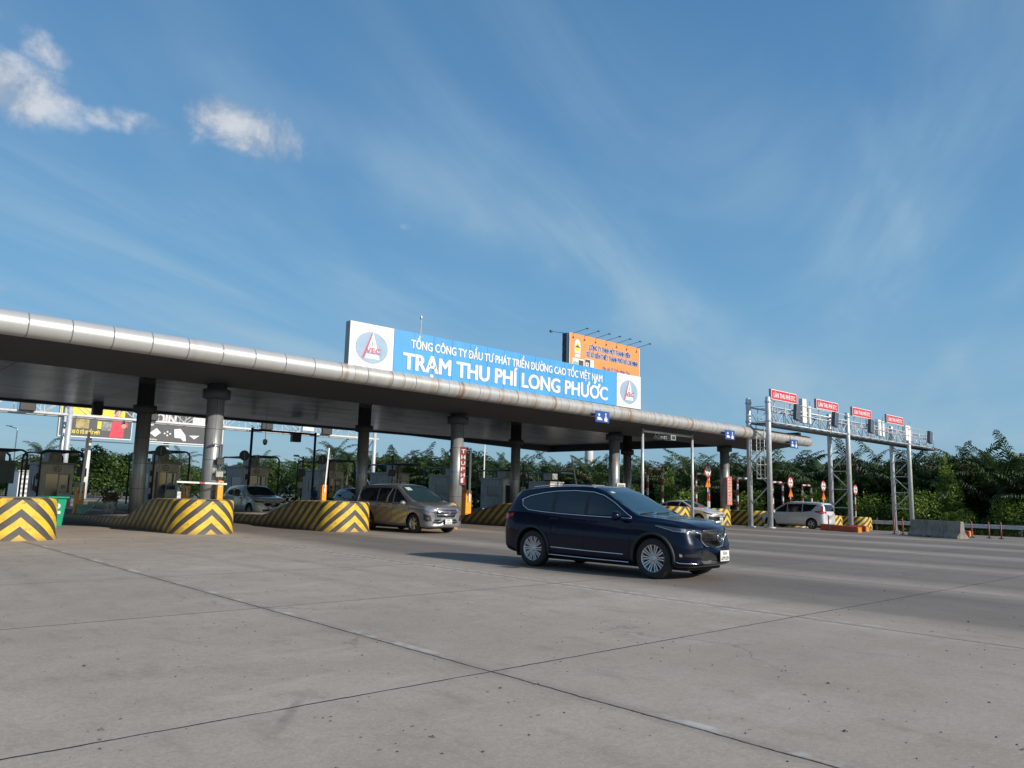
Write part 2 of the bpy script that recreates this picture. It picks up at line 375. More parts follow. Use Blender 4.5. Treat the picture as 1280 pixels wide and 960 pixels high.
def plaza_mat():
    m = bpy.data.materials.new('plaza concrete'); m.use_nodes = True; nt = m.node_tree; L = nt.links.new
    b = nt.nodes['Principled BSDF']; g = N(nt, 'ShaderNodeNewGeometry'); sp = N(nt, 'ShaderNodeSeparateXYZ')
    def noise_(scale, det=6, rough=.6, vec=None, sc=None):
        n = N(nt, 'ShaderNodeTexNoise'); n.inputs['Scale'].default_value = scale; n.inputs['Detail'].default_value = det; n.inputs['Roughness'].default_value = rough
        if sc:
            mp = N(nt, 'ShaderNodeMapping'); mp.inputs['Scale'].default_value = sc; L(g.outputs['Position'], mp.inputs[0]); L(mp.outputs[0], n.inputs['Vector'])
        else: L(g.outputs['Position'], n.inputs['Vector'])
        return n.outputs['Fac']
    def math_(op, a, bb=None, c=None, clamp=False):
        n = N(nt, 'ShaderNodeMath', operation=op, use_clamp=clamp)
        for i, q in enumerate((a, bb, c)):
            if q is None: continue
            if isinstance(q, (int, float)): n.inputs[i].default_value = q
            else: L(q, n.inputs[i])
        return n.outputs[0]
    def rng(x, a, c, d=0., e=1.):
        n = N(nt, 'ShaderNodeMapRange'); n.inputs['From Min'].default_value = a; n.inputs['From Max'].default_value = c; n.inputs['To Min'].default_value = d; n.inputs['To Max'].default_value = e; L(x, n.inputs[0]); return n.outputs[0]
    def mix(f, a, c):
        n = N(nt, 'ShaderNodeMixRGB')
        for i, q in enumerate((f, a, c)):
            if isinstance(q, tuple): n.inputs[i].default_value = (*q, 1)
            elif isinstance(q, (int, float)): n.inputs[i].default_value = q
            else: L(q, n.inputs[i])
        return n.outputs[0]
    # wobbled coordinates
    wob = noise_(2.6, 5, .7)
    L(g.outputs['Position'], sp.inputs[0])
    X = math_('MULTIPLY_ADD', wob, .05, sp.outputs['X']); X = math_('SUBTRACT', X, .025)
    Y = math_('MULTIPLY_ADD', wob, .05, sp.outputs['Y']); Y = math_('SUBTRACT', Y, .025)
    nb = noise_(.22, 6, .6); nm = noise_(1.3, 8, .65); nf = noise_(14, 6, .7); ns = noise_(90, 3, .6)
    c = mix(rng(nb, .35, .68), (.385, .318, .262), (.515, .440, .372))
    c = mix(rng(nm, .38, .7, 0, .6), c, (.35, .29, .24))
    c = mix(rng(nf, .45, .75, 0, .45), c, (.27, .225, .19))
    c = mix(rng(ns, .56, .70, 0, .5), c, (.13, .11, .095)); n35 = noise_(35, 5, .75); c = mix(rng(n35, .5, .72, 0, .5), c, (.26, .22, .19)); c = mix(rng(n35, .46, .3, 0, .4), c, (.66, .575, .49))
    sm1 = noise_(3.2, 9, .72, sc=(1, .45, 1)); sm2 = noise_(.9, 9, .7, sc=(.5, 1.3, 1))
    c = mix(rng(sm1, .52, .74, 0, .55), c, (.22, .175, .14))
    c = mix(rng(sm2, .56, .76, 0, .38), c, (.28, .24, .21))
    c = mix(rng(sm2, .44, .26, 0, .40), c, (.60, .52, .445))
    # tyre scuffs
    def scuff(x0, y0, x1, y1, w, a):
        dx, dy = x1 - x0, y1 - y0; ll = math.hypot(dx, dy); nx_, ny_ = -dy / ll, dx / ll
        d = math_('ABSOLUTE', math_('ADD', math_('MULTIPLY', X, nx_), math_('MULTIPLY_ADD', Y, ny_, -(x0 * nx_ + y0 * ny_))))
        t = math_('ADD', math_('MULTIPLY', X, dx / ll), math_('MULTIPLY_ADD', Y, dy / ll, -(x0 * dx + y0 * dy) / ll))
        tm = math_('MULTIPLY', rng(t, 0, ll * .3), rng(t, ll, ll * .6))
        return math_('MULTIPLY', math_('MULTIPLY', rng(d, w, w * .3), tm), a)
    sc_ = None
    for q in ((2.2, 4.4, 3.0, 5.4, .05, .35), (1.2, 6.8, 3.6, 6.1, .22, .12), (5.2, 3.2, 8.5, 3.9, .2, .10), (2.6, 9, 3.0, 19, .22, .16), (1.2, 9, 1.5, 20, .22, .14), (6.8, 6, 6.4, 22, .24, .18), (8.2, 5, 7.7, 22, .24, .18)):
        k_ = scuff(*q); sc_ = k_ if sc_ is None else math_('MAXIMUM', sc_, k_)
    c = mix(math_('MULTIPLY', sc_, rng(nf, .3, .6, .5, 1)), c, (.09, .085, .085))
    # broad slab to slab tone
    vx = math_('FLOOR', math_('DIVIDE', math_('SUBTRACT', sp.outputs['X'], 4.43), 5.19)); vy = math_('FLOOR', math_('DIVIDE', math_('SUBTRACT', sp.outputs['Y'], .75), 4.25))
    cb = N(nt, 'ShaderNodeCombineXYZ'); L(vx, cb.inputs[0]); L(vy, cb.inputs[1])
    wn = N(nt, 'ShaderNodeTexWhiteNoise'); wn.noise_dimensions = '2D'; L(cb.outputs[0], wn.inputs['Vector'])
    c = mix(rng(wn.outputs['Value'], 0, 1, 0, .22), c, (.30, .255, .22))
    # rubber streaks: dark lane centres right of X=10
    lane = math_('FRACT', math_('DIVIDE', math_('SUBTRACT', sp.outputs['X'], 9.95), 5.29))
    pp = math_('PINGPONG', lane, .5)
    ly = noise_(1.0, 6, .65, sc=(2.4, .06, 1))
    lw = math_('MULTIPLY_ADD', ly, .28, math_('SUBTRACT', pp, .14))
    dark = rng(lw, .03, .24)
    gate = rng(sp.outputs['X'], 10.2, 11.4)
    fade = rng(sp.outputs['Y'], 70, 30)
    fade2 = rng(noise_(.5, 5, .6, sc=(.5, .12, 1)), .3, .62, .45, 1)
    dk = math_('MULTIPLY', math_('MULTIPLY', dark, gate), math_('MULTIPLY', fade2, .66))
    c = mix(dk, c, (.070, .064, .060))
    c = mix(math_('MULTIPLY', gate, .22), c, (.14, .125, .115))
    # worn light ridge between lanes
    # joints
    def line(v, pos, w):
        return math_('SUBTRACT', 1, rng(math_('ABSOLUTE', math_('SUBTRACT', v, pos)), w * .55, w * 1.3, 0, 1))
    jx = None
    for i, x0 in enumerate([-.8, 4.43, 9.63] + [9.63 + 5.29 * k for k in range(1, 11)]):
        l = line(X, x0, .012 if x0 < 10 else .010)
        jx = l if jx is None else math_('MAXIMUM', jx, l)
    jy = None
    for y0 in (.7, 4.98, 9.27, 13.26, 18.25, 22.6, 27):
        l = line(Y, y0, .011 if y0 < 10 else .010); jy = l if jy is None else math_('MAXIMUM', jy, l)
    jn = rng(noise_(1.7, 4, .6), .25, .5, .45, 1)
    # white paint remains next to the joints at X=4.43 and X=9.63
    pa = rng(noise_(1.1, 7, .7, sc=(1, .8, 1)), .50, .60)
    wl = math_('MULTIPLY', line(X, 4.50, .05), pa)
    dsh = math_('LESS_THAN', math_('FRACT', math_('DIVIDE', sp.outputs['Y'], .36)), .66)
    wl2 = math_('MAXIMUM', math_('MULTIPLY', line(X, 9.80, .028), dsh), math_('MULTIPLY', line(X, 9.52, .028), dsh))
    wl2 = math_('MULTIPLY', wl2, rng(noise_(1.4, 6, .6), .38, .55, .25, 1))
    wl2 = math_('MULTIPLY', wl2, rng(sp.outputs['Y'], 3.5, 6.5, .35, 1))
    wh = math_('MULTIPLY', math_('MAXIMUM', wl, wl2), .75)
    c = mix(wh, c, (.62, .61, .59))
    # halo of soot along joints
    c = mix(math_('MULTIPLY', line(X, 4.43, .10), .22), c, (.16, .135, .11))
    c = mix(math_('MULTIPLY', math_('MAXIMUM', jx, jy), jn), c, (.03, .027, .025))
    # hairline cracks
    vo = N(nt, 'ShaderNodeTexVoronoi'); vo.feature = 'DISTANCE_TO_EDGE'; vo.inputs['Scale'].default_value = .42
    dv = N(nt, 'ShaderNodeMixRGB'); dv.blend_type = 'ADD'; dv.inputs[0].default_value = .9
    nn = N(nt, 'ShaderNodeTexNoise'); nn.inputs['Scale'].default_value = 1.4; nn.inputs['Detail'].default_value = 6; L(g.outputs['Position'], nn.inputs['Vector']); L(g.outputs['Position'], dv.inputs[1]); L(nn.outputs['Color'], dv.inputs[2]); L(dv.outputs[0], vo.inputs['Vector'])
    cr = rng(vo.outputs['Distance'], .0, .008, 1, 0)
    c = mix(math_('MULTIPLY', cr, rng(noise_(.33, 3, .5), .5, .62, 0, .55)), c, (.13, .12, .11))
    # dark spots (gum, oil)
    v2 = N(nt, 'ShaderNodeTexVoronoi'); v2.inputs['Scale'].default_value = 2.1; v2.inputs['Randomness'].default_value = 1; L(g.outputs['Position'], v2.inputs['Vector'])
    sp2 = N(nt, 'ShaderNodeSeparateColor'); L(v2.outputs['Color'], sp2.inputs[0])
    spot = math_('MULTIPLY', rng(v2.outputs['Distance'], .03, .07, 1, 0), math_('GREATER_THAN', sp2.outputs[0], .72))
    v3 = N(nt, 'ShaderNodeTexVoronoi'); v3.inputs['Scale'].default_value = 6.5; L(g.outputs['Position'], v3.inputs['Vector']); sp3 = N(nt, 'ShaderNodeSeparateColor'); L(v3.outputs['Color'], sp3.inputs[0])
    spot = math_('MAXIMUM', spot, math_('MULTIPLY', rng(v3.outputs['Distance'], .04, .10, 1, 0), math_('GREATER_THAN', sp3.outputs[1], .80)))
    c = mix(math_('MULTIPLY', spot, .75), c, (.05, .045, .04))
    L(c, b.inputs['Base Color'])
    L(rng(nm, .2, .8, .72, .92), b.inputs['Roughness'])
    b.inputs['Specular IOR Level'].default_value = .25
    hh = math_('ADD', math_('MULTIPLY', nf, .35), math_('MULTIPLY', ns, .25)); hh = math_('SUBTRACT', hh, math_('MULTIPLY', math_('MAXIMUM', jx, jy), 1.2))
    bp = N(nt, 'ShaderNodeBump'); bp.inputs['Strength'].default_value = .5; bp.inputs['Distance'].default_value = .012; L(hh, bp.inputs['Height']); L(bp.outputs[0], b.inputs['Normal'])
    return m


M_['tube'] = canopy_metal(); M_['ceil'] = ceiling_mat(); M_['stripe'] = stripe_mat(); M_['plaza'] = plaza_mat()
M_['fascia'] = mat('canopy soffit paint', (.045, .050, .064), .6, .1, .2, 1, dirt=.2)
M_['column'] = mat('column cladding', (.33, .34, .35), .38, .5, .12, 1.2, dirt=.25)
M_['kerbtop'] = mat('island concrete', (.34, .30, .26), .9, 0, .25, 1.5, bump=.3, dirt=.5)
M_['soil'] = mat('dry ground', (.16, .13, .085), .95, 0, .35, .05, bump=.5, bs=3, c2=(.06, .075, .025))
# ------------------------------------------------------------------ camera, sun, sky
cam = bpy.data.cameras.new('camera'); co = bpy.data.objects.new('camera', cam); col.objects.link(co)
cam.sensor_width = 36; cam.lens = 961 / 1280 * 36; cam.clip_start = .1; cam.clip_end = 6000
aX = (0.73272764, 0.11566629, 0.67062025); aY = (-0.68007241, 0.08864172, 0.72776656); aU = (0.02473312, -0.989325, 0.14361169)
rt = Vector((aX[0], aY[0], aU[0])); dn = Vector((aX[1], aY[1], aU[1])); fw = Vector((aX[2], aY[2], aU[2]))
mm = Matrix((rt, -dn, -fw)).transposed().to_4x4(); mm.translation = (0, 0, 1.45)
co.matrix_world = mm
scene.camera = co

S = Vector((.24, -.97, .47)).normalized()
sl = bpy.data.lights.new('sun', 'SUN'); sl.energy = 4.5; sl.angle = R(.53); sl.color = (1, .93, .83)
so = bpy.data.objects.new('sun', sl); col.objects.link(so); so.rotation_euler = S.to_track_quat('Z', 'Y').to_euler(); so.location = (0, -20, 30)

w = bpy.data.worlds.new('World'); scene.world = w; w.use_nodes = True; nt = w.node_tree; nt.nodes.clear(); L = nt.links.new
out = N(nt, 'ShaderNodeOutputWorld'); bg = N(nt, 'ShaderNodeBackground'); L(bg.outputs[0], out.inputs[0])
sky = N(nt, 'ShaderNodeTexSky'); sky.sky_type = 'NISHITA'; sky.sun_disc = False; sky.sun_elevation = math.asin(S.z); sky.sun_rotation = math.atan2(S.x, S.y)
sky.air_density = 1.0; sky.dust_density = .6; sky.ozone_density = 1.6
tc = N(nt, 'ShaderNodeTexCoord'); DV = tc.outputs['Generated']
def wm(op, a, b=None, c=None, clamp=False):
    n = N(nt, 'ShaderNodeMath', operation=op, use_clamp=clamp)
    for i, q in enumerate((a, b, c)):
        if q is None: continue
        if isinstance(q, (int, float)): n.inputs[i].default_value = q
        else: L(q, n.inputs[i])
    return n.outputs[0]
def wr(x, a, b, c=0., d=1., smooth=True):
    n = N(nt, 'ShaderNodeMapRange'); n.interpolation_type = 'SMOOTHSTEP' if smooth else 'LINEAR'
    n.inputs['From Min'].default_value = a; n.inputs['From Max'].default_value = b; n.inputs['To Min'].default_value = c; n.inputs['To Max'].default_value = d; L(x, n.inputs[0]); return n.outputs[0]
def wvec(op, a, b=None):
    n = N(nt, 'ShaderNodeVectorMath', operation=op)
    for i, q in enumerate((a, b)):
        if q is None: continue
        if isinstance(q, (tuple, Vector)): n.inputs[i].default_value = tuple(q)
        else: L(q, n.inputs[i])
    return n
def wdot(v): return wvec('DOT_PRODUCT', DV, v).outputs['Value']
spz = N(nt, 'ShaderNodeSeparateXYZ'); L(DV, spz.inputs[0])
# plane of the cloud layer: direction / height
zz = wm('MAXIMUM', spz.outputs['Z'], .03); zi = wm('ADD', zz, .06)
px = wm('DIVIDE', spz.outputs['X'], zi); py = wm('DIVIDE', spz.outputs['Y'], zi)
# high wisps: streaks combed along one heading
cA = R(27)
u = wm('ADD', wm('MULTIPLY', px, math.cos(cA)), wm('MULTIPLY', py, math.sin(cA)))
v = wm('SUBTRACT', wm('MULTIPLY', py, math.cos(cA)), wm('MULTIPLY', px, math.sin(cA)))
cmb = N(nt, 'ShaderNodeCombineXYZ'); L(wm('MULTIPLY', u, .34), cmb.inputs[0]); L(wm('MULTIPLY', v, 1.25), cmb.inputs[1])
n1 = N(nt, 'ShaderNodeTexNoise'); n1.inputs['Scale'].default_value = 1.0; n1.inputs['Detail'].default_value = 9; n1.inputs['Roughness'].default_value = .56; n1.inputs['Distortion'].default_value = .7; L(cmb.outputs[0], n1.inputs['Vector'])
cm2 = N(nt, 'ShaderNodeCombineXYZ'); L(wm('MULTIPLY', u, .16), cm2.inputs[0]); L(wm('MULTIPLY', v, .5), cm2.inputs[1]); cm2.inputs[2].default_value = 4.3
n2 = N(nt, 'ShaderNodeTexNoise'); n2.inputs['Scale'].default_value = 1.0; n2.inputs['Detail'].default_value = 4; L(cm2.outputs[0], n2.inputs['Vector'])
wisp = wm('MULTIPLY', wr(n1.outputs['Fac'], .36, .74), wr(n2.outputs['Fac'], .30, .60))
wisp = wm('MULTIPLY', wisp, .62)
nB = N(nt, 'ShaderNodeTexNoise'); nB.inputs['Scale'].default_value = 3.2; nB.inputs['Detail'].default_value = 8; nB.inputs['Roughness'].default_value = .6; nB.inputs['Distortion'].default_value = .5; L(DV, nB.inputs['Vector'])
def cdir(uu, vv):
    d = rt * (uu - 640) + dn * (vv - 480) + fw * 961
    return d.normalized()
band = None
for (ax_, ay_, bx_, by_, wd_, st_) in ((330, 120, 980, 450, .050, .30), (200, 250, 640, 400, .05, .22), (560, 200, 1160, 560, .12, .30), (820, 60, 1290, 470, .13, .26), (1150, 330, 1215, 500, .022, .20), (1230, 400, 1290, 330, .02, .22), (30, 300, 420, 420, .06, .16)):
    A_, B_ = cdir(ax_, ay_), cdir(bx_, by_); nn0 = A_.cross(B_).normalized(); mid = (A_ + B_).normalized()
    wob_ = wm('MULTIPLY', wm('SUBTRACT', nB.outputs['Fac'], .5), wd_ * 2.2)
    dd = wm('DIVIDE', wm('ADD', wdot(nn0), wob_), wd_)
    g_0 = wr(wm('ABSOLUTE', dd), 0, 1.0, 1, 0)
    along = wr(wdot(mid), A_.dot(mid) - .10, A_.dot(mid) + .06, 0, 1)
    v0 = wm('MULTIPLY', wm('MULTIPLY', g_0, along), st_)
    v0 = wm('MULTIPLY', v0, wr(n1.outputs['Fac'], .28, .66, .12, 1.25))
    band = v0 if band is None else wm('ADD', band, v0)
wisp = wm('ADD', wisp, band, clamp=True)
# small cumulus at the places they stand in the sky
CL = []
def cdir(uu, vv):
    d = rt * (uu - 640) + dn * (vv - 480) + fw * 961
    return d.normalized()
cz = None
nb = N(nt, 'ShaderNodeTexNoise'); nb.inputs['Scale'].default_value = 15; nb.inputs['Detail'].default_value = 9; nb.inputs['Roughness'].default_value = .62; nb.inputs['Distortion'].default_value = .3; L(DV, nb.inputs['Vector'])
nc = N(nt, 'ShaderNodeTexNoise'); nc.inputs['Scale'].default_value = 34; nc.inputs['Detail'].default_value = 6; L(DV, nc.inputs['Vector'])
for (uu, vv, ru, rv, rot, st) in ((5, 108, 100, 50, .22, 1.0), (58, 66, 38, 20, .1, .62), (305, 160, 88, 40, .3, .92), (170, 155, 110, 17, .12, .50), (20, 30, 60, 18, .3, .35), (285, 226, 10, 8, 0, .3), (508, 285, 10, 6, .2, .30), (2, 362, 22, 12, .2, .55)):
    c0 = cdir(uu, vv)
    a = (cdir(uu + math.cos(rot), vv + math.sin(rot)) - c0).normalized(); b = (cdir(uu - math.sin(rot), vv + math.cos(rot)) - c0).normalized()
    k = 1 / 961 * max(.2, fw.dot(c0)) ** 1.0
    da = wm('DIVIDE', wm('SUBTRACT', wdot(a), a.dot(c0)), ru * k); db = wm('DIVIDE', wm('SUBTRACT', wdot(b), b.dot(c0)), rv * k)
    r2 = wm('ADD', wm('MULTIPLY', da, da), wm('MULTIPLY', db, db))
    r2 = wm('ADD', r2, wr(wdot(c0), .1, -.1, 0, 50))
    m_ = wm('MULTIPLY', wm('SUBTRACT', 1.15, r2), st)
    cz = m_ if cz is None else wm('MAXIMUM', cz, m_)
nn_ = wm('ADD', wm('MULTIPLY', wm('SUBTRACT', nb.outputs['Fac'], .5), 2.6), wm('MULTIPLY', wm('SUBTRACT', nc.outputs['Fac'], .5), .7))
cum = wr(wm('ADD', cz, nn_), .22, 1.35)
cum = wm('MULTIPLY', cum, wr(cz, -.25, .35))
cum = wm('MULTIPLY', cum, .88)
skm = N(nt, 'ShaderNodeMixRGB'); skm.blend_type = 'MULTIPLY'; skm.inputs[0].default_value = 1; skm.inputs[2].default_value = (.86, 1.0, 1.04, 1); L(sky.outputs[0], skm.inputs[1])
SKS = .10
# humid tropical haze: blend the clear sky with the measured tone of each height above the horizon
hz = N(nt, 'ShaderNodeValToRGB'); e = hz.color_ramp.elements; e[0].position = 0; e[1].position = .75
e[0].color = (.215 / SKS / 4, .37 / SKS / 4, .51 / SKS / 4, 1); e[1].color = (.062 / SKS / 4, .20 / SKS / 4, .41 / SKS / 4, 1)
for p_, c_ in ((.09, (.22, .44, .65)), (.25, (.155, .39, .66)), (.45, (.110, .295, .57))):
    q_ = hz.color_ramp.elements.new(p_); q_.color = tuple(v_ / SKS / 4 for v_ in c_) + (1,)
L(spz.outputs['Z'], hz.inputs[0])
h4 = wvec('SCALE', hz.outputs[0]); h4.inputs['Scale'].default_value = 4
hm = N(nt, 'ShaderNodeMixRGB'); L(wr(wdot(S), .05, .75, .75, .12), hm.inputs[0]); L(skm.outputs[0], hm.inputs[1]); L(h4.outputs[0], hm.inputs[2]); skm = hm
cc = N(nt, 'ShaderNodeMixRGB'); cc.inputs[2].default_value = (.36 / SKS, .53 / SKS, .66 / SKS, 1); L(wisp, cc.inputs[0]); L(skm.outputs[0], cc.inputs[1])
cs = N(nt, 'ShaderNodeMixRGB'); cs.inputs[1].default_value = (.40 / SKS, .45 / SKS, .54 / SKS, 1); cs.inputs[2].default_value = (.68 / SKS, .71 / SKS, .76 / SKS, 1); L(wr(nb.outputs['Fac'], .42, .66), cs.inputs[0])
c3 = N(nt, 'ShaderNodeMixRGB'); L(cum, c3.inputs[0]); L(cc.outputs[0], c3.inputs[1]); L(cs.outputs[0], c3.inputs[2])
L(c3.outputs[0], bg.inputs['Color']); bg.inputs['Strength'].default_value = SKS
scene.view_settings.view_transform = 'Standard'; scene.view_settings.look = 'None'; scene.view_settings.exposure = 0

# ------------------------------------------------------------------ ground
def sheet(name, xs, ys, dz, m):
    mb = MB(); nx = len(xs)
    for y in ys:
        for x in xs: mb.v.append((x, y, gz(x, y) + dz))
    for j in range(len(ys) - 1):
        for i in range(nx - 1): a = j * nx + i; mb.face((a, a + 1, a + nx + 1, a + nx))
    o = mb.build(name, m); o['kind'] = 'structure'; return o
sheet('ground', [-3000, -400, -80, -20, 0, 8, 9, 10, 11, 12, 13, 14, 41, 66, 90, 400, 3000], [-3000, -300, -50, 0, 27, 30, 33, 36, 39, 42, 45, 60, 160, 600, 4000], -.06, M_['soil'])
sheet('concrete_plaza', [-40, -20, 0, 8, 9, 10, 11, 12, 13, 14, 20, 30, 41, 52, 63.4], [-30, 0, 10, 20, 27, 30, 33, 36, 39, 42, 45, 60, 90, 140], 0, M_['plaza'])
# grass verge beyond the guard rail
gb = MB(); g_ = random.Random(3)
for i in range(9000):
    x = 64.6 + g_.random() ** 1.4 * 9; y = 8 + g_.random() * 50; z = -.66; h = .18 + g_.random() * .3; a = g_.random() * PI; s_ = .05 + g_.random() * .1
    dx, dy = math.cos(a) * s_, math.sin(a) * s_; lx, ly = g_.uniform(-.12, .12), g_.uniform(-.12, .12)
    gb.quad((x - dx, y - dy, z), (x + dx, y + dy, z), (x + dx * .3 + lx, y + dy * .3 + ly, z + h), (x - dx * .3 + lx, y - dy * .3 + ly, z + h))
tag(gb.build('grass', M_['grass']), 'rough green grass on the verge beyond the guard rail', 'grass', kind='stuff')

# ------------------------------------------------------------------ the canopy
canopy = thing('toll_canopy', 'long flat toll plaza canopy with rounded metal front edge on round columns', 'canopy', (10, 23.5, 0))
def zc(x): return 5.62 - .0055 * (x - 3)
X0, X1 = -30., 47.7
ox, oy = 10, 23.5
mb = MB(); n = 32; xs = [X0 + 1.8 * i for i in range(int((X1 - X0) / 1.8) + 1)] + [X1]
for x in xs:
    for j in range(n):
        a = 2 * PI * j / n; mb.v.append((x - ox, .33 * math.cos(a), zc(x) + .33 * math.sin(a)))
for i in range(len(xs) - 1):
    for j in range(n): a = i * n; mb.face((a + j, a + (j + 1) % n, a + n + (j + 1) % n, a + n + j), 0, True)
b0 = (len(xs) - 1) * n
for k in range(1, 5):   # rounded end
    t = k / 4 * PI / 2
    for j in range(n):
        a = 2 * PI * j / n; mb.v.append((X1 + .33 * math.sin(t) - ox, .33 * math.cos(t) * math.cos(a), zc(X1) + .33 * math.cos(t) * math.sin(a)))
    for j in range(n): a = b0 + (k - 1) * n; mb.face((a + j, a + (j + 1) % n, a + n + (j + 1) % n, a + n + j), 0, True)
fixn(mb.build('front_tube', M_['tube'], canopy))
mb = MB()   # box beam behind the tube
def pz(x, d): return zc(x) + d
for (xa, xb) in ((X0, 47.2),):
    prof = [(.15, -.28), (3.0, -.60), (3.0, .2), (3.0, .36), (.15, .28)]
    n0 = len(mb.v)
    for x in (xa, xb):
        for (dy, dz) in prof: mb.v.append((x - ox, dy, zc(x) + dz))
    k = len(prof)
    for i in range(k): j = (i + 1) % k; mb.face((n0 + i, n0 + j, n0 + k + j, n0 + k + i))
    mb.face([n0 + i for i in range(k)]); mb.face([n0 + k + i for i in range(k)][::-1])
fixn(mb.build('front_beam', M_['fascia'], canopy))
mb = MB(); mb.box(X0 - ox, 47.2 - ox, 3.003, 23, 5.72, 5.76)
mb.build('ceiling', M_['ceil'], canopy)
mb = MB(); mb.box(X0 - ox, 47.2 - ox, 3.003, 23.2, 5.763, 6.05, b=.02); mb.box(47.203 - ox, 47.5 - ox, .3, 23.2, 5.22, 5.95, b=.02)
mb.box(X0 - ox, 32.997 - ox, 22.55, 23.1, 5.62, 5.717)
mb.build('roof', M_['fascia'], canopy)
mb = MB()   # deeper trim where the rear edge meets the right end
ra, rb = 33 - ox, 47.2 - ox
P = [(ra, 22.55, 5.62), (rb, 22.55, 5.24), (rb, 23.12, 5.24), (ra, 23.12, 5.62), (ra, 22.55, 5.717), (rb, 22.55, 5.717), (rb, 23.12, 5.717), (ra, 23.12, 5.717)]
n0 = len(mb.v); mb.v += P
for f in ((0, 3, 2, 1), (4, 5, 6, 7), (0, 1, 5, 4), (1, 2, 6, 5), (2, 3, 7, 6), (3, 0, 4, 7)): mb.face([n0 + i for i in f])
mb.build('rear_trim', M_['fascia'], canopy)
cz0 = 4.5
for row, (yy, dx) in enumerate(((26.4, 0), (34.2, .1))):
    for i in range(-2, 4):
        x = 10.42 + 10.72 * i + dx
        mb = MB(); r = .285; g0 = gz(x, yy) - .1
        prof = [(r, g0), (r, cz0)]
        MT = Matrix.Translation((x - ox, yy - oy, 0))
        mb.lathe([(r, g0), (r, cz0)], 40, MT)
        for zz_ in (1.35, 2.4, 3.45): mb.lathe([(r + .0015, zz_ - .008), (r + .0015, zz_ + .008)], 40, MT, 1, cap=False)
        for a in (.9, 2.7, 4.5): mb.box(x - ox + (r + .001) * math.cos(a) - .004, x - ox + (r + .001) * math.cos(a) + .004, yy - oy + (r + .001) * math.sin(a) - .004, yy - oy + (r + .001) * math.sin(a) + .004, g0, cz0, 1)
        c = mb.build('column', [M_['column'], M_['fascia']], canopy)
        mb = MB(); mb.lathe([(.32, cz0 - .02), (.46, cz0 + .02), (.46, cz0 + .32), (.33, cz0 + .34), (.33, 5.9 if row else zc(x) - .3)], 28, Matrix.Translation((x - ox, yy - oy, 0)))
        mb.build('collar', M_['fascia'], c)

# ------------------------------------------------------------------ islands
def island(x, y0, length, label, height=1.08, hw=1.0):
    root = thing('toll_island', label, 'traffic island', (x, y0, gz(x, y0)), group='toll islands between the lanes')
    # outline from nose round both sides; s = distance from the nose
    half = []; s = 0; last = None
    for i in range(15):   # rounded nose
        t = i / 14 * PI / 2
        p = (hw * math.sin(t) ** .82, .95 * (1 - math.cos(t) ** .9))
        if last: s += math.dist(p, last)
        half.append((p[0], p[1], s)); last = p
    y = half[-1][1]
    while y < length: y += .3; s += .3; half.append((hw, min(y, length), s))
    def h(yy):
        if yy < 2.5: return height
        if yy < 6.0:
            t = (yy - 2.5) / 3.5; t = t * t * (3 - 2 * t); return height + (.42 - height) * t
        return .42
    ring = [(-px_, py_, -ss) for px_, py_, ss in half[:0:-1]] + half
    mb = MB()
    for (px_, py_, ss) in ring:
        g0 = gz(x + px_, y0 + py_) - gz(x, y0); H = h(py_)
        cx_, cy_ = px_, py_
        L_ = math.hypot(px_, py_ - 1.2) if py_ < 1.2 else abs(px_)
        def inn(d):
            if py_ < 1.2:
                k = max(.01, 1 - d / max(L_, .01)); return (px_ * k, 1.2 + (py_ - 1.2) * k)
            return (px_ - math.copysign(d, px_), py_)
        for (d, zf) in ((-.05, -.05), (0, .15), (.02, H - .09), (.035, H - .04), (.075, H - .008), (.14, H)):
            q = inn(d); mb.v.append((q[0], q[1], g0 + zf if zf < H else g0 + H))
    k = 6
    for i in range(len(ring) - 1):
        for j in range(k - 1):
            a = i * k + j; b = a + k
            zs = [mb.v[q][2] for q in (a, b, b + 1, a + 1)]; us = [ring[i][2], ring[i + 1][2], ring[i + 1][2], ring[i][2]]
            mb.face((a, b, b + 1, a + 1), 0, True, [(uu, z_) for uu, z_ in zip(us, zs)])
    # top strip between the two sides
    m_ = len(half)
    for i in range(m_ - 1):
        r0 = (len(half) - 1 + i) * k + 5; r1 = r0 + k; l0 = (len(half) - 1 - i) * k + 5; l1 = l0 - k
        if i == 0: mb.face((r0, r1, l1), 1)
        else: mb.face((r0, r1, l1, l0), 1)
    e0 = 0; e1 = (len(ring) - 1) * k
    mb.face([e0 + j for j in range(k)][::-1] + [e1 + j for j in range(k)], 1)
    fixn(mb.build('kerb', [M_['stripe'], M_['kerbtop']], root))
    return root
ISL = [(-.9, 22.9), (4.35, 23.0), (9.85, 24.55), (15.15, 24.7), (20.15, 25.6), (26.1, 25.0), (31.3, 25.0), (36.6, 25.2), (41.5, 25.6), (47.2, 26), (52.5, 26), (57.7, 26), (63.0, 26)]
descr = ['yellow and black striped toll island at the far left edge, beside the leftmost nose', 'yellow and black striped island nose leftmost in view, green bin just behind it',
         'striped toll island with lowered white boom above its nose, left of the beige car', 'striped toll island with raised boom, between beige car and grey minivan', 'striped toll island mostly hidden behind the front of the grey minivan',
         'shaded striped toll island left of the dark blue car', 'striped toll island behind the roof of the dark blue car', 'striped toll island whose nose shows left of the silver sedan bonnet', 'striped toll island nose just right of the silver sedan',
         'striped toll island behind the first gantry post', 'striped toll island just behind the silver minivan', 'striped toll island behind the orange barriers', 'short striped toll island at the far right, by the guard rail']
for i, ((x, y), d) in enumerate(zip(ISL, descr)):
    if i == 0: continue
    island(x, y, (31 if i < 8 else 12) if i < 11 else 6, d, height=1.08 if i < 8 else 1.0)

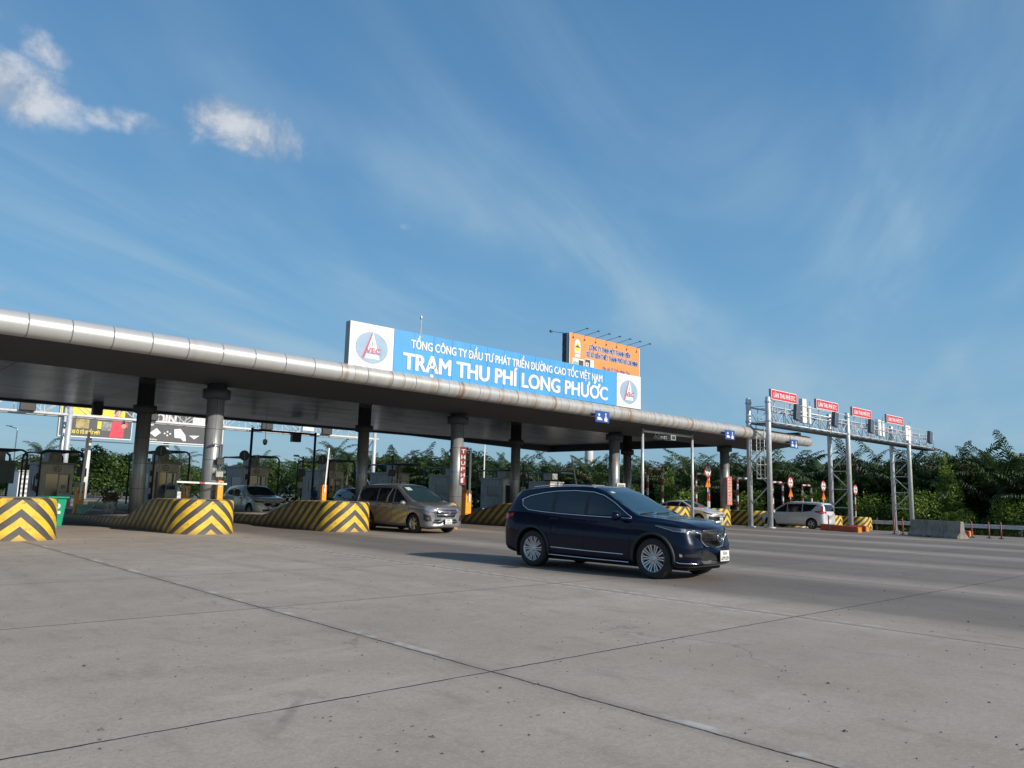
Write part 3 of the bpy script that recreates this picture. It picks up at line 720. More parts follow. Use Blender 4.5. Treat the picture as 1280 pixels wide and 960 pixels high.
# ------------------------------------------------------------------ big sign on the canopy
sg = thing('toll_station_sign', 'long blue white lettered sign with round end logos on the canopy edge', 'sign', (13.72, 23.35, 5.80))
Wd = 16.45; Ht = 1.62
mb = MB(); mb.box(0, Wd, .03, .30, 0, Ht, b=.01)
for i in range(1, 9): mb.tube([(i * 1.8 + .1, .3, .1), (i * 1.8 + .1, 1.6, -.1), (i * 1.8 + .1, .3, Ht - .1)], .03, 6)
mb.build('sign_box', M_['greyfix'], sg)
mb = MB(); xs = [1.86 + (Wd - 3.72) * i / 14 for i in range(15)]
for a, b in zip(xs, xs[1:]): mb.box(a + .006, b - .006, 0, .027, .005, Ht - .005)
mb.build('blue_panel', M_['blue'], sg)
for x0, nm in ((0, 'l'), (Wd - 1.85, 'r')):
    mb = MB()
    for a in (0, .925): mb.box(x0 + a + .004, x0 + a + .921, -.004, .027, .005, Ht - .005)
    p = mb.build('end_panel', M_['whiteclean'], sg)
    mb = MB(); cx, cz_ = x0 + .925, Ht * .47; r = .66
    def pl(poly, y, m): n0 = len(mb.v); mb.v.extend([(a, y, b) for a, b in poly]); mb.face([n0 + i for i in range(len(poly))], m)
    pl(ngon(cx, cz_, r * 1.02, 48, r * .86), -.008, 0); pl(ngon(cx, cz_, r, 48, r * .84), -.011, 1)
    # road drawn as a tall letter A with a red left leg, and the letters across it
    q = lambda a, b: (cx + a * .62, cz_ + b * .55)
    pl([q(-.50, -.72), q(.55, -.72), q(.46, -.42), q(-.42, -.42)], -.014, 3)
    pl([q(-.36, -.26), q(.42, -.26), q(.08, .95), q(-.02, .95)], -.014, 3)
    pl([q(-.64, -.72), q(-.48, -.72), q(.02, .95), q(-.06, .95)], -.017, 2)
    pl([q(-.05, .15), q(.09, .15), q(.06, .42), q(-.02, .42)], -.017, 1)
    pl([q(-.44, -.40), q(.66, -.40), q(.62, -.28), q(-.40, -.28)], -.0165, 1)
    text_mb(mb, 'VEC', .62, .2, .04, Matrix.Translation((cx + .06, -.012, cz_ - .20)), 2)
    fixn(mb.build('logo', [M_['greyfix'], M_['logogrey'], M_['logored'], M_['whiteclean']], p))
mb = MB()
text_mb(mb, 'TỔNG CÔNG TY ĐẦU TƯ PHÁT TRIỂN ĐƯỜNG CAO TỐC VIỆT NAM', 10.9, .33, .045, Matrix.Translation((Wd / 2 - .15, -.004, 1.02)))
text_mb(mb, 'TRẠM THU PHÍ LONG PHƯỚC', 11.6, .62, .06, Matrix.Translation((Wd / 2 - .12, -.004, .20)))
mb.build('lettering', M_['whiteclean'], sg)
mb = MB(); mb.tube([(0, 0, 0), (0, 0, 2.3)], .022, 6); mb.lathe([(.0, 2.3), (.05, 2.34), (.05, 2.42), (0, 2.5)], 8)
o = mb.build('lightning_rod', M_['steel'], None, (17.36, 24.2, 5.9)); tag(o, 'thin lightning rod standing behind the blue canopy sign', 'lightning rod')

# blue lane signs hung on the tube
def lane_sign(x, label):
    t = thing('lane_sign', label, 'sign', (x, 23.0, zc(x) - .62), group='blue lane signs on the canopy edge')
    mb = MB(); mb.box(-.48, .48, 0, .04, 0, .52, b=.01); mb.box(-.4, -.34, .041, .5, .3, .4); mb.box(.34, .4, .041, .5, .3, .4); mb.build('sign_panel', M_['navy'], t)
    mb = MB()
    def pl(poly): n0 = len(mb.v); mb.v.extend([(a, -.004, b) for a, b in poly]); mb.face([n0 + i for i in range(len(poly))])
    pl([(-.30, .40), (-.18, .40), (-.18, .32), (-.24, .27), (-.30, .32)]); pl([(-.36, .1), (-.36, .24), (-.14, .24), (-.08, .17), (-.02, .15), (-.02, .1)])
    pl(rrect(.12, .34, .06, .22, .04)); pl(rrect(.17, .29, .24, .30, .02)); pl([(.19, .44), (.27, .44), (.27, .36), (.23, .32), (.19, .36)])
    mb.build('pictogram', M_['whiteclean'], t); return t
ls = lane_sign(26.9, 'blue lane sign with truck and car pictograms below the right logo of the big sign')
dup(ls, (37.7, 23.0, zc(37.7) - .62), label='blue lane sign on the canopy edge above the silver sedan')
dup(ls, (45.0, 23.0, zc(45) - .62), label='blue lane sign near the rounded right end of the canopy, seen past the gantry')

# grit and small stones lying on the concrete
mb = MB(); rg_ = random.Random(21)
for i in range(900):
    t_ = rg_.random(); d_ = 2.5 + 22 * t_ ** 1.6; a_ = rg_.uniform(.02, 1.55); x, y = d_ * math.cos(a_), d_ * math.sin(a_); s_ = rg_.uniform(.004, .014) * (1.6 if rg_.random() < .08 else 1); a = rg_.random() * 6.3; z = gz(x, y)
    P = [(x + s_ * math.cos(a + k * 2.1) * rg_.uniform(.7, 1.3), y + s_ * math.sin(a + k * 2.1) * rg_.uniform(.7, 1.3), z + .001) for k in range(3)]; n0 = len(mb.v); mb.v += P + [(x, y, z + s_ * .8)]
    for f in ((0, 1, 3), (1, 2, 3), (2, 0, 3)): mb.face([n0 + q for q in f])
tag(mb.build('grit', mat('grit', (.12, .10, .085), .9, 0, .5, 3)), 'scattered grit and small stones on the concrete forecourt', 'grit', kind='stuff')
# ------------------------------------------------------------------ cars
def pchip(pts):
    xs = [p[0] for p in pts]; ys = [p[1] for p in pts]; n = len(xs)
    h = [xs[i + 1] - xs[i] for i in range(n - 1)]; d = [(ys[i + 1] - ys[i]) / h[i] for i in range(n - 1)]
    m = [0.] * n; m[0] = d[0]; m[-1] = d[-1]
    for i in range(1, n - 1):
        if d[i - 1] * d[i] > 0:
            w1 = 2 * h[i] + h[i - 1]; w2 = h[i] + 2 * h[i - 1]; m[i] = (w1 + w2) / (w1 / d[i - 1] + w2 / d[i])
    def f(x):
        if x <= xs[0]: return ys[0]
        if x >= xs[-1]: return ys[-1]
        i = 0
        while x > xs[i + 1]: i += 1
        t = (x - xs[i]) / h[i]; t2 = t * t; t3 = t2 * t
        return (2 * t3 - 3 * t2 + 1) * ys[i] + (t3 - 2 * t2 + t) * h[i] * m[i] + (-2 * t3 + 3 * t2) * ys[i + 1] + (t3 - t2) * h[i] * m[i + 1]
    return f


def paint(name, c, metal=.5, rough=.28, fl=.1):
    m = mat(name, c, rough, metal, fl, 1.5, coat=1.0, dirt=.04); return m
def glassmat(name, c=(.012, .016, .018), rough=.03):
    m = mat(name, c, rough, 0, .15, 1.2, spec=.6, coat=.3); return m
CG = glassmat('tinted car glass'); CW = glassmat('windscreen glass', (.02, .045, .055), .04)
CHR = mat('chrome trim', (.75, .76, .78), .12, 1, .05, 4); ALLOY = mat('alloy wheel', (.62, .63, .65), .28, .6, .12, 6, dirt=.25)
DARK = mat('dark recess', (.006, .006, .007), .8, 0, .2, 5); CLAD = mat('grey black cladding', (.022, .023, .026), .6, 0, .2, 8)
LENS = mat('headlamp lens', (.45, .47, .50), .07, .75, .35, 22, coat=1); LENSD = mat('smoked lamp lens', (.05, .055, .07), .06, .3, .4, 20, coat=1)
TAIL = mat('tail lamp lens', (.45, .01, .02), .12, 0, .2, 14, coat=1); PLATE = mat('number plate white', (.72, .72, .70), .45, 0, .05, 6, dirt=.1)
PAPER = mat('windscreen sticker', (.5, .55, .5), .5, 0, .2, 9); SEAM = mat('panel gap', (.004, .004, .005), .9, 0, .1, 5)


def wheel(parent, x, y, side, R_=.365, W_=.235, rim=.245, spokes=10, dk=False):
    M = Matrix.Translation((x, y, R_)) @ Matrix.Rotation(-side * PI / 2, 4, 'X')   # local z points outwards
    mb = MB(); w2 = W_ / 2
    prof = [(rim * .96, -w2 * .9), (R_ - .045, -w2), (R_ - .012, -w2 * .82), (R_, -w2 * .55), (R_, w2 * .55), (R_ - .012, w2 * .82), (R_ - .045, w2), (rim + .012, w2 * .97), (rim, w2 * .86)]
    mb.lathe(prof + [(rim, -w2 * .9)], 40, M)
    # tread grooves
    for k in (-.3, 0, .3): mb.lathe([(R_ + .0012, w2 * k - .006), (R_ + .0012, w2 * k + .006)], 40, M, 1, cap=False)
    t = mb.build('wheel', [M_['rubber'], DARK], parent)
    mb = MB()
    mb.lathe([(rim + .004, w2 * .90), (rim + .001, w2 * .80), (rim - .018, w2 * .72), (rim - .022, w2 * .0), (rim - .03, -w2 * .5)], 40, M, 0, cap=False)
    mb.lathe([(rim - .03, -w2 * .5), (.001, -w2 * .5)], 24, M, 1, cap=False)      # dark barrel back
    mb.lathe([(.165, -w2 * .42), (.165, -w2 * .25), (.05, -w2 * .25)], 24, M, 2, cap=False)   # brake disc
    mb.lathe([(.062, w2 * .2), (.062, w2 * .62), (.045, w2 * .70), (.001, w2 * .70)], 16, M, 0, cap=False)
    for i in range(spokes):
        a = 2 * PI * i / spokes; Mi = M @ Matrix.Rotation(a, 4, 'Z')
        for sg_ in ((-1, 1) if spokes >= 8 else (-1, 1)):
            o = .006 if spokes >= 8 else .010
            ax, bx = .05, rim - .008; tw = .017 if spokes >= 8 else .022
            y0, y1 = sg_ * .010, sg_ * (rim * (.11 if spokes >= 8 else .22))
            P = [(ax, y0 - tw * .5, w2 * .60), (bx, y1 - tw * .75, w2 * .82), (bx, y1 + tw * .75, w2 * .82), (ax, y0 + tw * .5, w2 * .60)]
            Q = [(p[0], p[1], p[2] - .035) for p in P]
            n = len(mb.v); mb.v += [tuple(Mi @ Vector(p)) for p in P + Q]
            mb.face((n, n + 1, n + 2, n + 3), 0)
            for j in range(4): k = (j + 1) % 4; mb.face((n + j, n + 4 + j, n + 4 + k, n + k), 3 if dk else 0)
    fixn(mb.build('rim', [ALLOY, DARK, M_['steel_dk'], M_['black']], t))
    return t


def make_car(name, label, cat, pm, P, loc, rotz, group=None, detail=2):
    root = thing(name, label, cat, loc, rotz, group)
    L_ = P['L']; xf, xr = P['xf'], P['xr']; Rw = P['R']
    zt, zs, zb = pchip(P['zt']), pchip(P['zs']), pchip(P['zb']); wm, wt = pchip(P['wm']), pchip(P['wt'])
    x0, x1 = -L_ / 2, L_ / 2
    ns = 84; m_ = 12
    xs = []
    for i in range(ns + 1):
        t = i / ns; xs.append(x0 + (x1 - x0) * (t + .055 * math.sin(2 * PI * t) * -1))
    key = []
    for x in xs:
        W = wm(x); top = zt(x); sh = min(zs(x), top - .03); b = zb(x); te = wt(x)
        ws = W * P.get('sh', .955)
        kp = [(0, b), (W * .80, b), (W * .955, b + .05), (W * .985, b + .16), (W, b + (sh - b) * .50), (W * .985, b + (sh - b) * .74), (W * .965, sh - .075), (ws, sh - .01), (ws - .022, sh + .012)]
        up = top - sh; e = min(te, ws - .03)
        kp += [(ws - .03 + (e - ws + .03) * .50 + .012 * min(1, up / .4), sh + up * .50), (e, sh + up * .88), (e * .90, sh + up * .955), (e * .55, top - .006), (0, top)]
        key.append(kp)
    # refine around the ring
    nk = len(key[0]); mb = MB(); ringn = None
    def ring(kp):
        o = []
        for i in range(len(kp) - 1):
            a, b = Vector(kp[i]), Vector(kp[i + 1]); p = Vector(kp[max(0, i - 1)]); q = Vector(kp[min(len(kp) - 1, i + 2)])
            if i == 0: p = Vector((-b.x, b.y))
            if i == len(kp) - 2: q = Vector((-a.x, a.y))
            for t in ((0, .5) if i in (1, 2, 6, 7, 11) else (0, .333, .667)):
                if i in (7,): o.append(a.lerp(b, t)); continue
                c = .5 * ((2 * a) + (b - p) * t + (2 * p - 5 * a + 4 * b - q) * t * t + (3 * a - p - 3 * b + q) * t ** 3)
                o.append(c)
        o.append(Vector(kp[-1])); return o
    rings = [ring(k) for k in key]; nr = len(rings[0])
    full = 2 * (nr - 1)
    for x, rg in zip(xs, rings):
        pts = [(x, -p.x, p.y) for p in rg] + [(x, p.x, p.y) for p in rg[-2:0:-1]]
        # shape the ends: bow the nose and tail in plan and in profile
        for (xx, yy, zz) in pts:
            f = 0
            if xx > x1 - .9:
                t = (xx - (x1 - .9)) / .9; f = -P.get('bowf', .16) * t ** 2 * (abs(yy) / wm(xx)) ** 2
                f -= P.get('chin', .05) * t ** 2 * max(0, (.42 - zz) / .3) + P.get('brow', .0) * t ** 3 * max(0, (zz - .62) / .3)
            elif xx < x0 + .7:
                t = ((x0 + .7) - xx) / .7; f = P.get('bowr', .12) * t ** 2 * (abs(yy) / wm(xx)) ** 2 + .04 * t ** 2 * max(0, (.40 - zz) / .3)
            mb.v.append((xx + f, yy, zz))
    cl = P.get('clad', 5)
    for i in range(len(xs) - 1):
        for j in range(full):
            a = i * full + j; b = i * full + (j + 1) % full
            jj = j if j < nr - 1 else full - 1 - j
            mb.face((a, b, b + full, a + full), 1 if jj < cl else 0, True)
    def endcap(base, flip):   # inner rings close the end softly
        off = (x1 if flip else x0)
        prev = [base + j for j in range(full)]; cen = [sum(mb.v[q][k] for q in prev) / full for k in range(3)]
        zc_ = (min(mb.v[q][2] for q in prev) + max(mb.v[q][2] for q in prev)) / 2
        for sc, dx in ((.93, .018), (.7, .035), (.35, .045)):
            cur = []
            for j in range(full):
                v = mb.v[base + j]; n = len(mb.v)
                mb.v.append((v[0] + (dx if flip else -dx), v[1] * sc, zc_ + (v[2] - zc_) * sc)); cur.append(n)
            for j in range(full):
                k = (j + 1) % full; jj = j if j < nr - 1 else full - 1 - j
                mb.face((prev[j], prev[k], cur[k], cur[j]), 1 if jj < cl - 1 else 0, True)
            prev = cur
        mb.face(prev, 0, True)
    endcap(0, False); endcap((len(xs) - 1) * full, True)
    body = mb.build('body', [pm, P.get('cladmat', CLAD), DARK], root); fixn(body)
    bmw = bmesh.new(); bmw.from_mesh(body.data); bvh = BVHTree.FromBMesh(bmw)
    # wheel arches cut out of the shell
    cut = MB()
    for xw in (xf, xr):
        for s in (-1, 1):
            cut.lathe([(Rw + .055, -.2), (Rw + .055, .2)], 40, Matrix.Translation((xw, s * (P['W'] / 2 - .1), Rw + .01)) @ Matrix.Rotation(PI / 2, 4, 'X'))
    co_ = cut.build('cut', [DARK], root); fixn(co_)
    md = body.modifiers.new('b', 'BOOLEAN'); md.object = co_; md.operation = 'DIFFERENCE'; md.solver = 'EXACT'
    dg = bpy.context.evaluated_depsgraph_get(); dg.update()
    me = bpy.data.meshes.new_from_object(body.evaluated_get(dg)); body.modifiers.clear(); body.data = me
    bpy.data.objects.remove(co_)
    me.materials.clear()
    for q in (pm, P.get('cladmat', CLAD), DARK): me.materials.append(q)
    for p in me.polygons:
        c = p.center
        for xw in (xf, xr):
            d = math.hypot(c.x - xw, c.z - Rw - .01)
            if d < Rw + .058 and abs(c.y) > P['W'] / 2 - .34:
                if d > Rw + .03 or abs(abs(c.y) - (P['W'] / 2 - .3)) < .03: p.material_index = 2; p.use_smooth = False

    dirs = {'R': Vector((0, 1, 0)), 'L': Vector((0, -1, 0)), 'F': Vector((-1, 0, 0)), 'B': Vector((1, 0, 0)), 'T': Vector((0, 0, -1)),
            'FR': Vector((-1, 1.1, 0)).normalized(), 'FL': Vector((-1, -1.1, 0)).normalized(), 'BR': Vector((1, 1.1, 0)).normalized(), 'BL': Vector((1, -1.1, 0)).normalized()}
    def cast(side, u, v):
        """u, v in the side's drawing plane -> point and normal on the shell"""
        d = dirs[side]
        if side == 'T': o = Vector((u, v, 4))
        elif side in 'RL': o = Vector((u, 0, v)) - d * 4
        else:
            h = Vector((-d.y, d.x, 0))
            o = h * u + Vector((0, 0, v)) - d * 6
            if side in ('F', 'B'): o = Vector((-d.x * 6, u, v))
        hit = bvh.ray_cast(o, d)
        if hit[0] is None: return None
        n = hit[1]; n = n if n.dot(d) < 0 else -n
        return hit[0], n
    def panel(mb, side, poly, off=.004, m=0, step=.05):
        us = [p[0] for p in poly]; vs = [p[1] for p in poly]
        pts = [Vector(p) for p in poly]; k = len(pts); dense = []
        for i in range(k):
            a, b = pts[i], pts[(i + 1) % k]; c = max(1, int((b - a).length / step))
            for j in range(c): dense.append(a.lerp(b, j / c))
        k = len(dense); inner = []
        def inside(x, y):
            r = False
            for i in range(k):
                a, b = dense[i], dense[i - 1]
                if (a.y > y) != (b.y > y) and x < (b.x - a.x) * (y - a.y) / (b.y - a.y) + a.x: r = not r
            return r
        uu = min(us) + step / 2
        while uu < max(us):
            vv = min(vs) + step / 2
            while vv < max(vs):
                if inside(uu, vv) and all((Vector((uu, vv)) - q).length > step * .4 for q in dense): inner.append(Vector((uu, vv)))
                vv += step
            uu += step
        V, E_, F_, *_r = delaunay_2d_cdt(dense + inner, [(i, (i + 1) % k) for i in range(k)], [list(range(k))], 1, 1e-6)
        hits = [cast(side, p.x, p.y) for p in V]; n0 = len(mb.v)
        for h in hits: mb.v.append(tuple(h[0] + h[1] * off) if h else (0, 0, .5))
        for f in F_:
            if all(hits[i] for i in f): mb.face([n0 + i for i in f], m, True)
    def line(mb, side, pts, r=.006, off=.003, m=0, step=.05, n=6, closed=False):
        P_ = [Vector(p) for p in pts]; out_ = []
        if closed: P_.append(P_[0])
        for a, b in zip(P_, P_[1:]):
            c = max(1, int((b - a).length / step))
            for j in range(c): out_.append(a.lerp(b, j / c))
        out_.append(P_[-1]); q = []
        for p in out_:
            h = cast(side, p.x, p.y)
            if h: q.append(h[0] + h[1] * off)
        if len(q) > 1: mb.tube(q, r, n, m)
    K = dict(root=root, panel=panel, line=line, cast=cast, body=body)
    for xw in (xf, xr):
        for s in (-1, 1): wheel(root, xw, s * (P['W'] / 2 - P.get('wy', .135)), s, Rw, P.get('tw', .225), P.get('rim', .24), P.get('spokes', 10), P.get('rimdk', False))
    # under-tray so no light passes below
    mb = MB(); mb.box(-L_ / 2 + .35, L_ / 2 - .35, -.62, .62, .17, .30, b=.03); mb.build('underside', DARK, root)
    P['dress'](K, P)
    return root


def mk(K, name, mats, fn, parent=None):
    mb = MB(); fn(mb)
    if not mb.f: return
    o = fixn(mb.build(name, mats, parent or K['root']))
    if name in ('door_gap', 'window_pillar', 'door_handle', 'wiper', 'sill_trim'): loose(o)
    return o


def loose(o):
    """one object per separate piece"""
    bm = bmesh.new(); bm.from_mesh(o.data); seen = set(); isl = []
    for v in bm.verts:
        if v.index in seen: continue
        st = [v]; seen.add(v.index); g = []
        while st:
            q = st.pop(); g.append(q.index)
            for e in q.link_edges:
                k = e.other_vert(q)
                if k.index not in seen: seen.add(k.index); st.append(k)
        isl.append(set(g))
    bm.free()
    if len(isl) < 2: return [o]
    res = [o]; src = o.data
    for g in isl[1:]:
        c = o.copy(); c.data = src.copy(); col.objects.link(c); res.append(c)
    for c, g in zip(res, isl):
        if c is o: c.data = src.copy()
        b = bmesh.new(); b.from_mesh(c.data); b.verts.ensure_lookup_table()
        bmesh.ops.delete(b, geom=[v for v in b.verts if v.index not in g], context='VERTS'); b.to_mesh(c.data); b.free()
    return res


def mirror_pts(s, pts): return pts
def add_mirror(K, x, y, z, pm, s, chrome=False):
    mb = MB(); bm = bmesh.new(); bmesh.ops.create_uvsphere(bm, u_segments=16, v_segments=10, radius=1)
    for v in bm.verts:
        v.co = Vector((v.co.x * .11 if v.co.x > 0 else v.co.x * .035, v.co.y * .135, v.co.z * .095))
    mb.bm(bm, 0, Matrix.Translation((x, s * (y + .13), z)), True)
    mb.tube([(x, s * (y - .03), z - .05), (x, s * (y + .08), z - .035)], .022, 8, 1)
    if chrome: mb.tube([(x + .05, s * (y + .03), z - .055), (x + .04, s * (y + .13), z - .07), (x, s * (y + .235), z - .03)], .008, 6, 2)
    mb.build('wing_mirror', [pm, M_['black'], CHR], K['root'])


def plate(K, side, z, txt, off=.03, w=.34, h=.20, y=0):
    h_ = K['cast'](side, y, z)
    p = h_[0]; sgn = 1 if side == 'F' else -1
    M = Matrix.Translation((p.x + sgn * off, y, z)) @ Matrix.Rotation(sgn * PI / 2, 4, 'Z')
    mb = MB(); mb.box(-w / 2, w / 2, .0, .012, -h / 2, h / 2, 0, M); mb.box(-w / 2 - .008, w / 2 + .008, .004, .02, -h / 2 - .008, h / 2 + .008, 1, M)
    pl_ = mb.build('number_plate', [PLATE, M_['black']], K['root'])
    if txt:
        mb = MB(); text_mb(mb, txt[0], w * .42, h * .30, .03, M @ Matrix.Translation((0, 0, h * .10)), 0, depth=.003); text_mb(mb, txt[1], w * .82, h * .34, .03, M @ Matrix.Translation((0, 0, -h * .40)), 0, depth=.003)
        mb.build('plate_lettering', M_['black'], pl_)


# ---- dark blue three-row SUV (hero) -------------------------------------------------
def dress_suv(K, P):
    panel, line, root, cast = K['panel'], K['line'], K['root'], K['cast']; pm = P['pm']
    for s in 'RL':
        sg_ = -1 if s == 'R' else 1
        # daylight opening as three panes
        mk(K, 'side_window', [CG], lambda mb: panel(mb, s, [(.93, 1.12), (.55, 1.345), (.28, 1.475), (.03, 1.535), (-.02, 1.545), (-.02, 1.115)], .004))
        mk(K, 'side_window', [CG], lambda mb: panel(mb, s, [(-.10, 1.112), (-.10, 1.55), (-.45, 1.56), (-.86, 1.545), (-.86, 1.14)], .004))
        mk(K, 'quarter_window', [CG], lambda mb: panel(mb, s, [(-.96, 1.145), (-.94, 1.535), (-1.28, 1.50), (-1.62, 1.435), (-1.80, 1.36), (-1.70, 1.25), (-1.55, 1.18)], .004))
        mk(K, 'window_pillar', [M_['black']], lambda mb: (panel(mb, s, [(-.02, 1.115), (-.02, 1.545), (-.10, 1.55), (-.10, 1.112)], .005), panel(mb, s, [(-.86, 1.14), (-.86, 1.545), (-.94, 1.535), (-.96, 1.145)], .005)))
        mk(K, 'window_trim', [CHR], lambda mb: line(mb, s, [(1.02, 1.10), (.95, 1.13), (.56, 1.365), (.29, 1.497), (.04, 1.558), (-.45, 1.583), (-.90, 1.566), (-1.28, 1.525), (-1.63, 1.457), (-1.83, 1.375), (-1.74, 1.245), (-1.57, 1.165), (-1.2, 1.135), (-.6, 1.105), (.2, 1.085), (1.02, 1.075)], .0095, .005, closed=True))
        mk(K, 'door_gap', [SEAM], lambda mb: (line(mb, s, [(-.06, 1.10), (-.05, .7), (-.08, .42), (-.13, .36), (.9, .34), (1.0, .42), (1.03, .75), (1.02, 1.06)], .0045, 0), line(mb, s, [(-1.22, 1.13), (-1.05, .9), (-.98, .62), (-.93, .38), (-.13, .36)], .0045, 0), line(mb, s, [(-1.95, 1.0), (-2.05, .85)], .004, 0)))
        mk(K, 'door_handle', [pm], lambda mb: [mb.tube([cast(s, x, z)[0] + Vector((0, sg_ * d, 0)) for x, d in ((xx - .10, .0), (xx - .08, .035), (xx + .08, .035), (xx + .1, .0))], .013, 8) for xx, z in ((.10, .985), (-.83, 1.005))])
        mk(K, 'sill_trim', [CHR], lambda mb: (line(mb, s, [(-.92, .435), (.0, .415), (.88, .405)], .012, .006), line(mb, s, [(-1.0, .285), (0, .27), (.98, .265)], .012, .006)))
        for xw in (P['xf'], P['xr']):
            mk(K, 'arch_trim', [CLAD], lambda mb: mb.tube([(lambda h: h[0] + h[1] * .001)(cast(s, xw + (P['R'] + .075) * math.cos(a), P['R'] + .01 + (P['R'] + .075) * math.sin(a))) for a in [PI * (-.06 + 1.12 * i / 26) for i in range(27)] if cast(s, xw + (P['R'] + .075) * math.cos(a), P['R'] + .01 + (P['R'] + .075) * math.sin(a))], .030, 8))
        add_mirror(K, .80, .905, 1.12, pm, sg_, True)
        mk(K, 'roof_rail', [CHR], lambda mb: mb.tube([(x, sg_ * y, z) for x, y, z in ((.0, .60, 1.655), (-.05, .615, 1.672), (-.5, .625, 1.70), (-1.1, .615, 1.69), (-1.6, .59, 1.655), (-1.68, .58, 1.635))], .012, 8))
    # glass front and rear
    W = mk(K, 'windscreen', [CW], lambda mb: panel(mb, 'T', [(1.10, -.62), (1.12, 0), (1.10, .62), (.98, .72), (.60, .685), (.28, .60), (.20, .35), (.17, 0), (.20, -.35), (.28, -.60), (.60, -.685), (.98, -.72)], .004, step=.07))
    mk(K, 'windscreen_sticker', [PAPER], lambda mb: panel(mb, 'T', [(.36, -.52), (.36, -.40), (.30, -.40), (.30, -.52)], .007), W)
    mk(K, 'rear_window', [CG], lambda mb: panel(mb, 'B', [(-.60, 1.17), (-.5, 1.5), (.5, 1.5), (.60, 1.17)], .004, step=.08))
    mk(K, 'wiper', [M_['black']], lambda mb: [line(mb, 'T', [(1.08, y), (1.02, y + .55)], .008, .012) for y in (-.6, -.02)])
    # nose
    gp = [(-.40, .905), (0, .925), (.40, .905), (.455, .84), (.40, .70), (.30, .625), (0, .595), (-.30, .625), (-.40, .70), (-.455, .84)]
    G_ = mk(K, 'grille', [P['grillemat']], lambda mb: panel(mb, 'F', gp, .010, step=.03))
    mk(K, 'grille_bars', [M_['black']], lambda mb: ([line(mb, 'F', [(-w_, z), (w_, z)], .0055, .014, step=.04, n=5) for z, w_ in ((.88, .42), (.83, .44), (.78, .42), (.73, .39), (.68, .35), (.635, .27))], [line(mb, 'F', [(y, .60 + .12 * (abs(y) / .4) ** 2), (y, .91)], .004, .013, step=.06, n=5) for y in [-.36 + .09 * i for i in range(9)]]), G_)
    mk(K, 'grille_surround', [CHR], lambda mb: (line(mb, 'F', [(-.60, .872), (-.47, .845), (-.41, .70), (-.31, .615), (0, .583), (.31, .615), (.41, .70), (.47, .845), (.60, .872)], .016, .008), line(mb, 'F', [(-.60, .872), (-.76, .885)], .009, .006), line(mb, 'F', [(.60, .872), (.76, .885)], .009, .006)), G_)
    def emb(mb):
        p = cast('F', 0, .775)[0]; x = p.x + .02
        mb.tube([(x, .085 * math.cos(a), .775 + .068 * math.sin(a)) for a in [2 * PI * i / 24 for i in range(24)]], .009, 6, closed=True)
        mb.tube([(x, -.07, .80), (x + .004, -.025, .785), (x + .004, 0, .755), (x + .004, .025, .785), (x, .07, .80)], .008, 6)
    mk(K, 'emblem', [CHR], emb, G_)
    for s, sg_ in (('FR', -1), ('FL', 1)):
        # headlamp and lower bumper light strip; u is measured across the diagonal view
        def uu(x, y): d = Vector((-1, 1.1 * -sg_, 0)).normalized(); h = Vector((-d.y, d.x, 0)); return Vector((x, y, 0)).dot(h)
        a = uu(2.33, sg_ * .50); b = uu(1.98, sg_ * .88); c = uu(1.62, sg_ * .92)
        hl = mk(K, 'headlamp', [LENSD], lambda mb: panel(mb, s, [(a, .885), (a + (b - a) * .5, .925), (b, .95), (c, .985), (c, .965), (b, .875), (a + (b - a) * .4, .845), (a, .845)], .006, step=.04))
        mk(K, 'lamp_projector', [LENS], lambda mb: (panel(mb, s, [(a + (b - a) * .25, .905), (a + (b - a) * .38, .905), (a + (b - a) * .38, .86), (a + (b - a) * .25, .86)], .010, step=.02), panel(mb, s, [(a + (b - a) * .62, .92), (a + (b - a) * .78, .925), (a + (b - a) * .78, .865), (a + (b - a) * .62, .86)], .010, step=.02), line(mb, s, [(a, .85), (b, .88), (c, .968)], .007, .008)), hl)
        a2 = uu(2.36, sg_ * .42); b2 = uu(2.05, sg_ * .84)
        mk(K, 'bumper_intake', [DARK], lambda mb: panel(mb, s, [(a2, .50), (b2 * .8 + a2 * .2, .49), (b2 * .9 + a2 * .1, .44), (a2, .42)], .009, step=.03))
        mk(K, 'fog_trim', [CHR], lambda mb: (line(mb, s, [(a2 * .7 + b2 * .3, .315), (b2, .325), (b2 * .85 + c * .15, .34)], .011, .006), panel(mb, s, [(b2 * .9 + a2 * .1, .47), (b2, .49), (b2, .44), (b2 * .92 + a2 * .08, .43)], .01, step=.02)))
    mk(K, 'lower_intake', [DARK], lambda mb: panel(mb, 'F', [(-.42, .53), (.42, .53), (.55, .42), (.46, .375), (-.46, .375), (-.55, .42)], .012, step=.03))
    mk(K, 'skid_lip', [CLAD], lambda mb: panel(mb, 'F', [(-.52, .365), (.52, .365), (.48, .315), (-.48, .315)], .012, step=.03))
    mk(K, 'bonnet_gap', [SEAM], lambda mb: (line(mb, 'T', [(2.12, -.60), (1.9, -.72), (1.2, -.78)], .004, 0), line(mb, 'T', [(2.12, .60), (1.9, .72), (1.2, .78)], .004, 0)))
    plate(K, 'F', .455, ('51A', '679.59'), .035, .33, .19, .0)
    for s, sg_ in (('BR', -1), ('BL', 1)):
        def ub(x, y): d = Vector((1, 1.1 * -sg_, 0)).normalized(); h = Vector((-d.y, d.x, 0)); return Vector((x, y, 0)).dot(h)
        a = ub(-2.42, sg_ * .45); b = ub(-2.15, sg_ * .86); c = ub(-1.98, sg_ * .9)
        mk(K, 'tail_lamp', [TAIL], lambda mb: panel(mb, s, [(a, 1.0), (b, 1.06), (c, 1.09), (c, 1.03), (b, .96), (a, .95)], .006, step=.04))
    plate(K, 'B', .80, ('51A', '679.59'), .01, .33, .19)


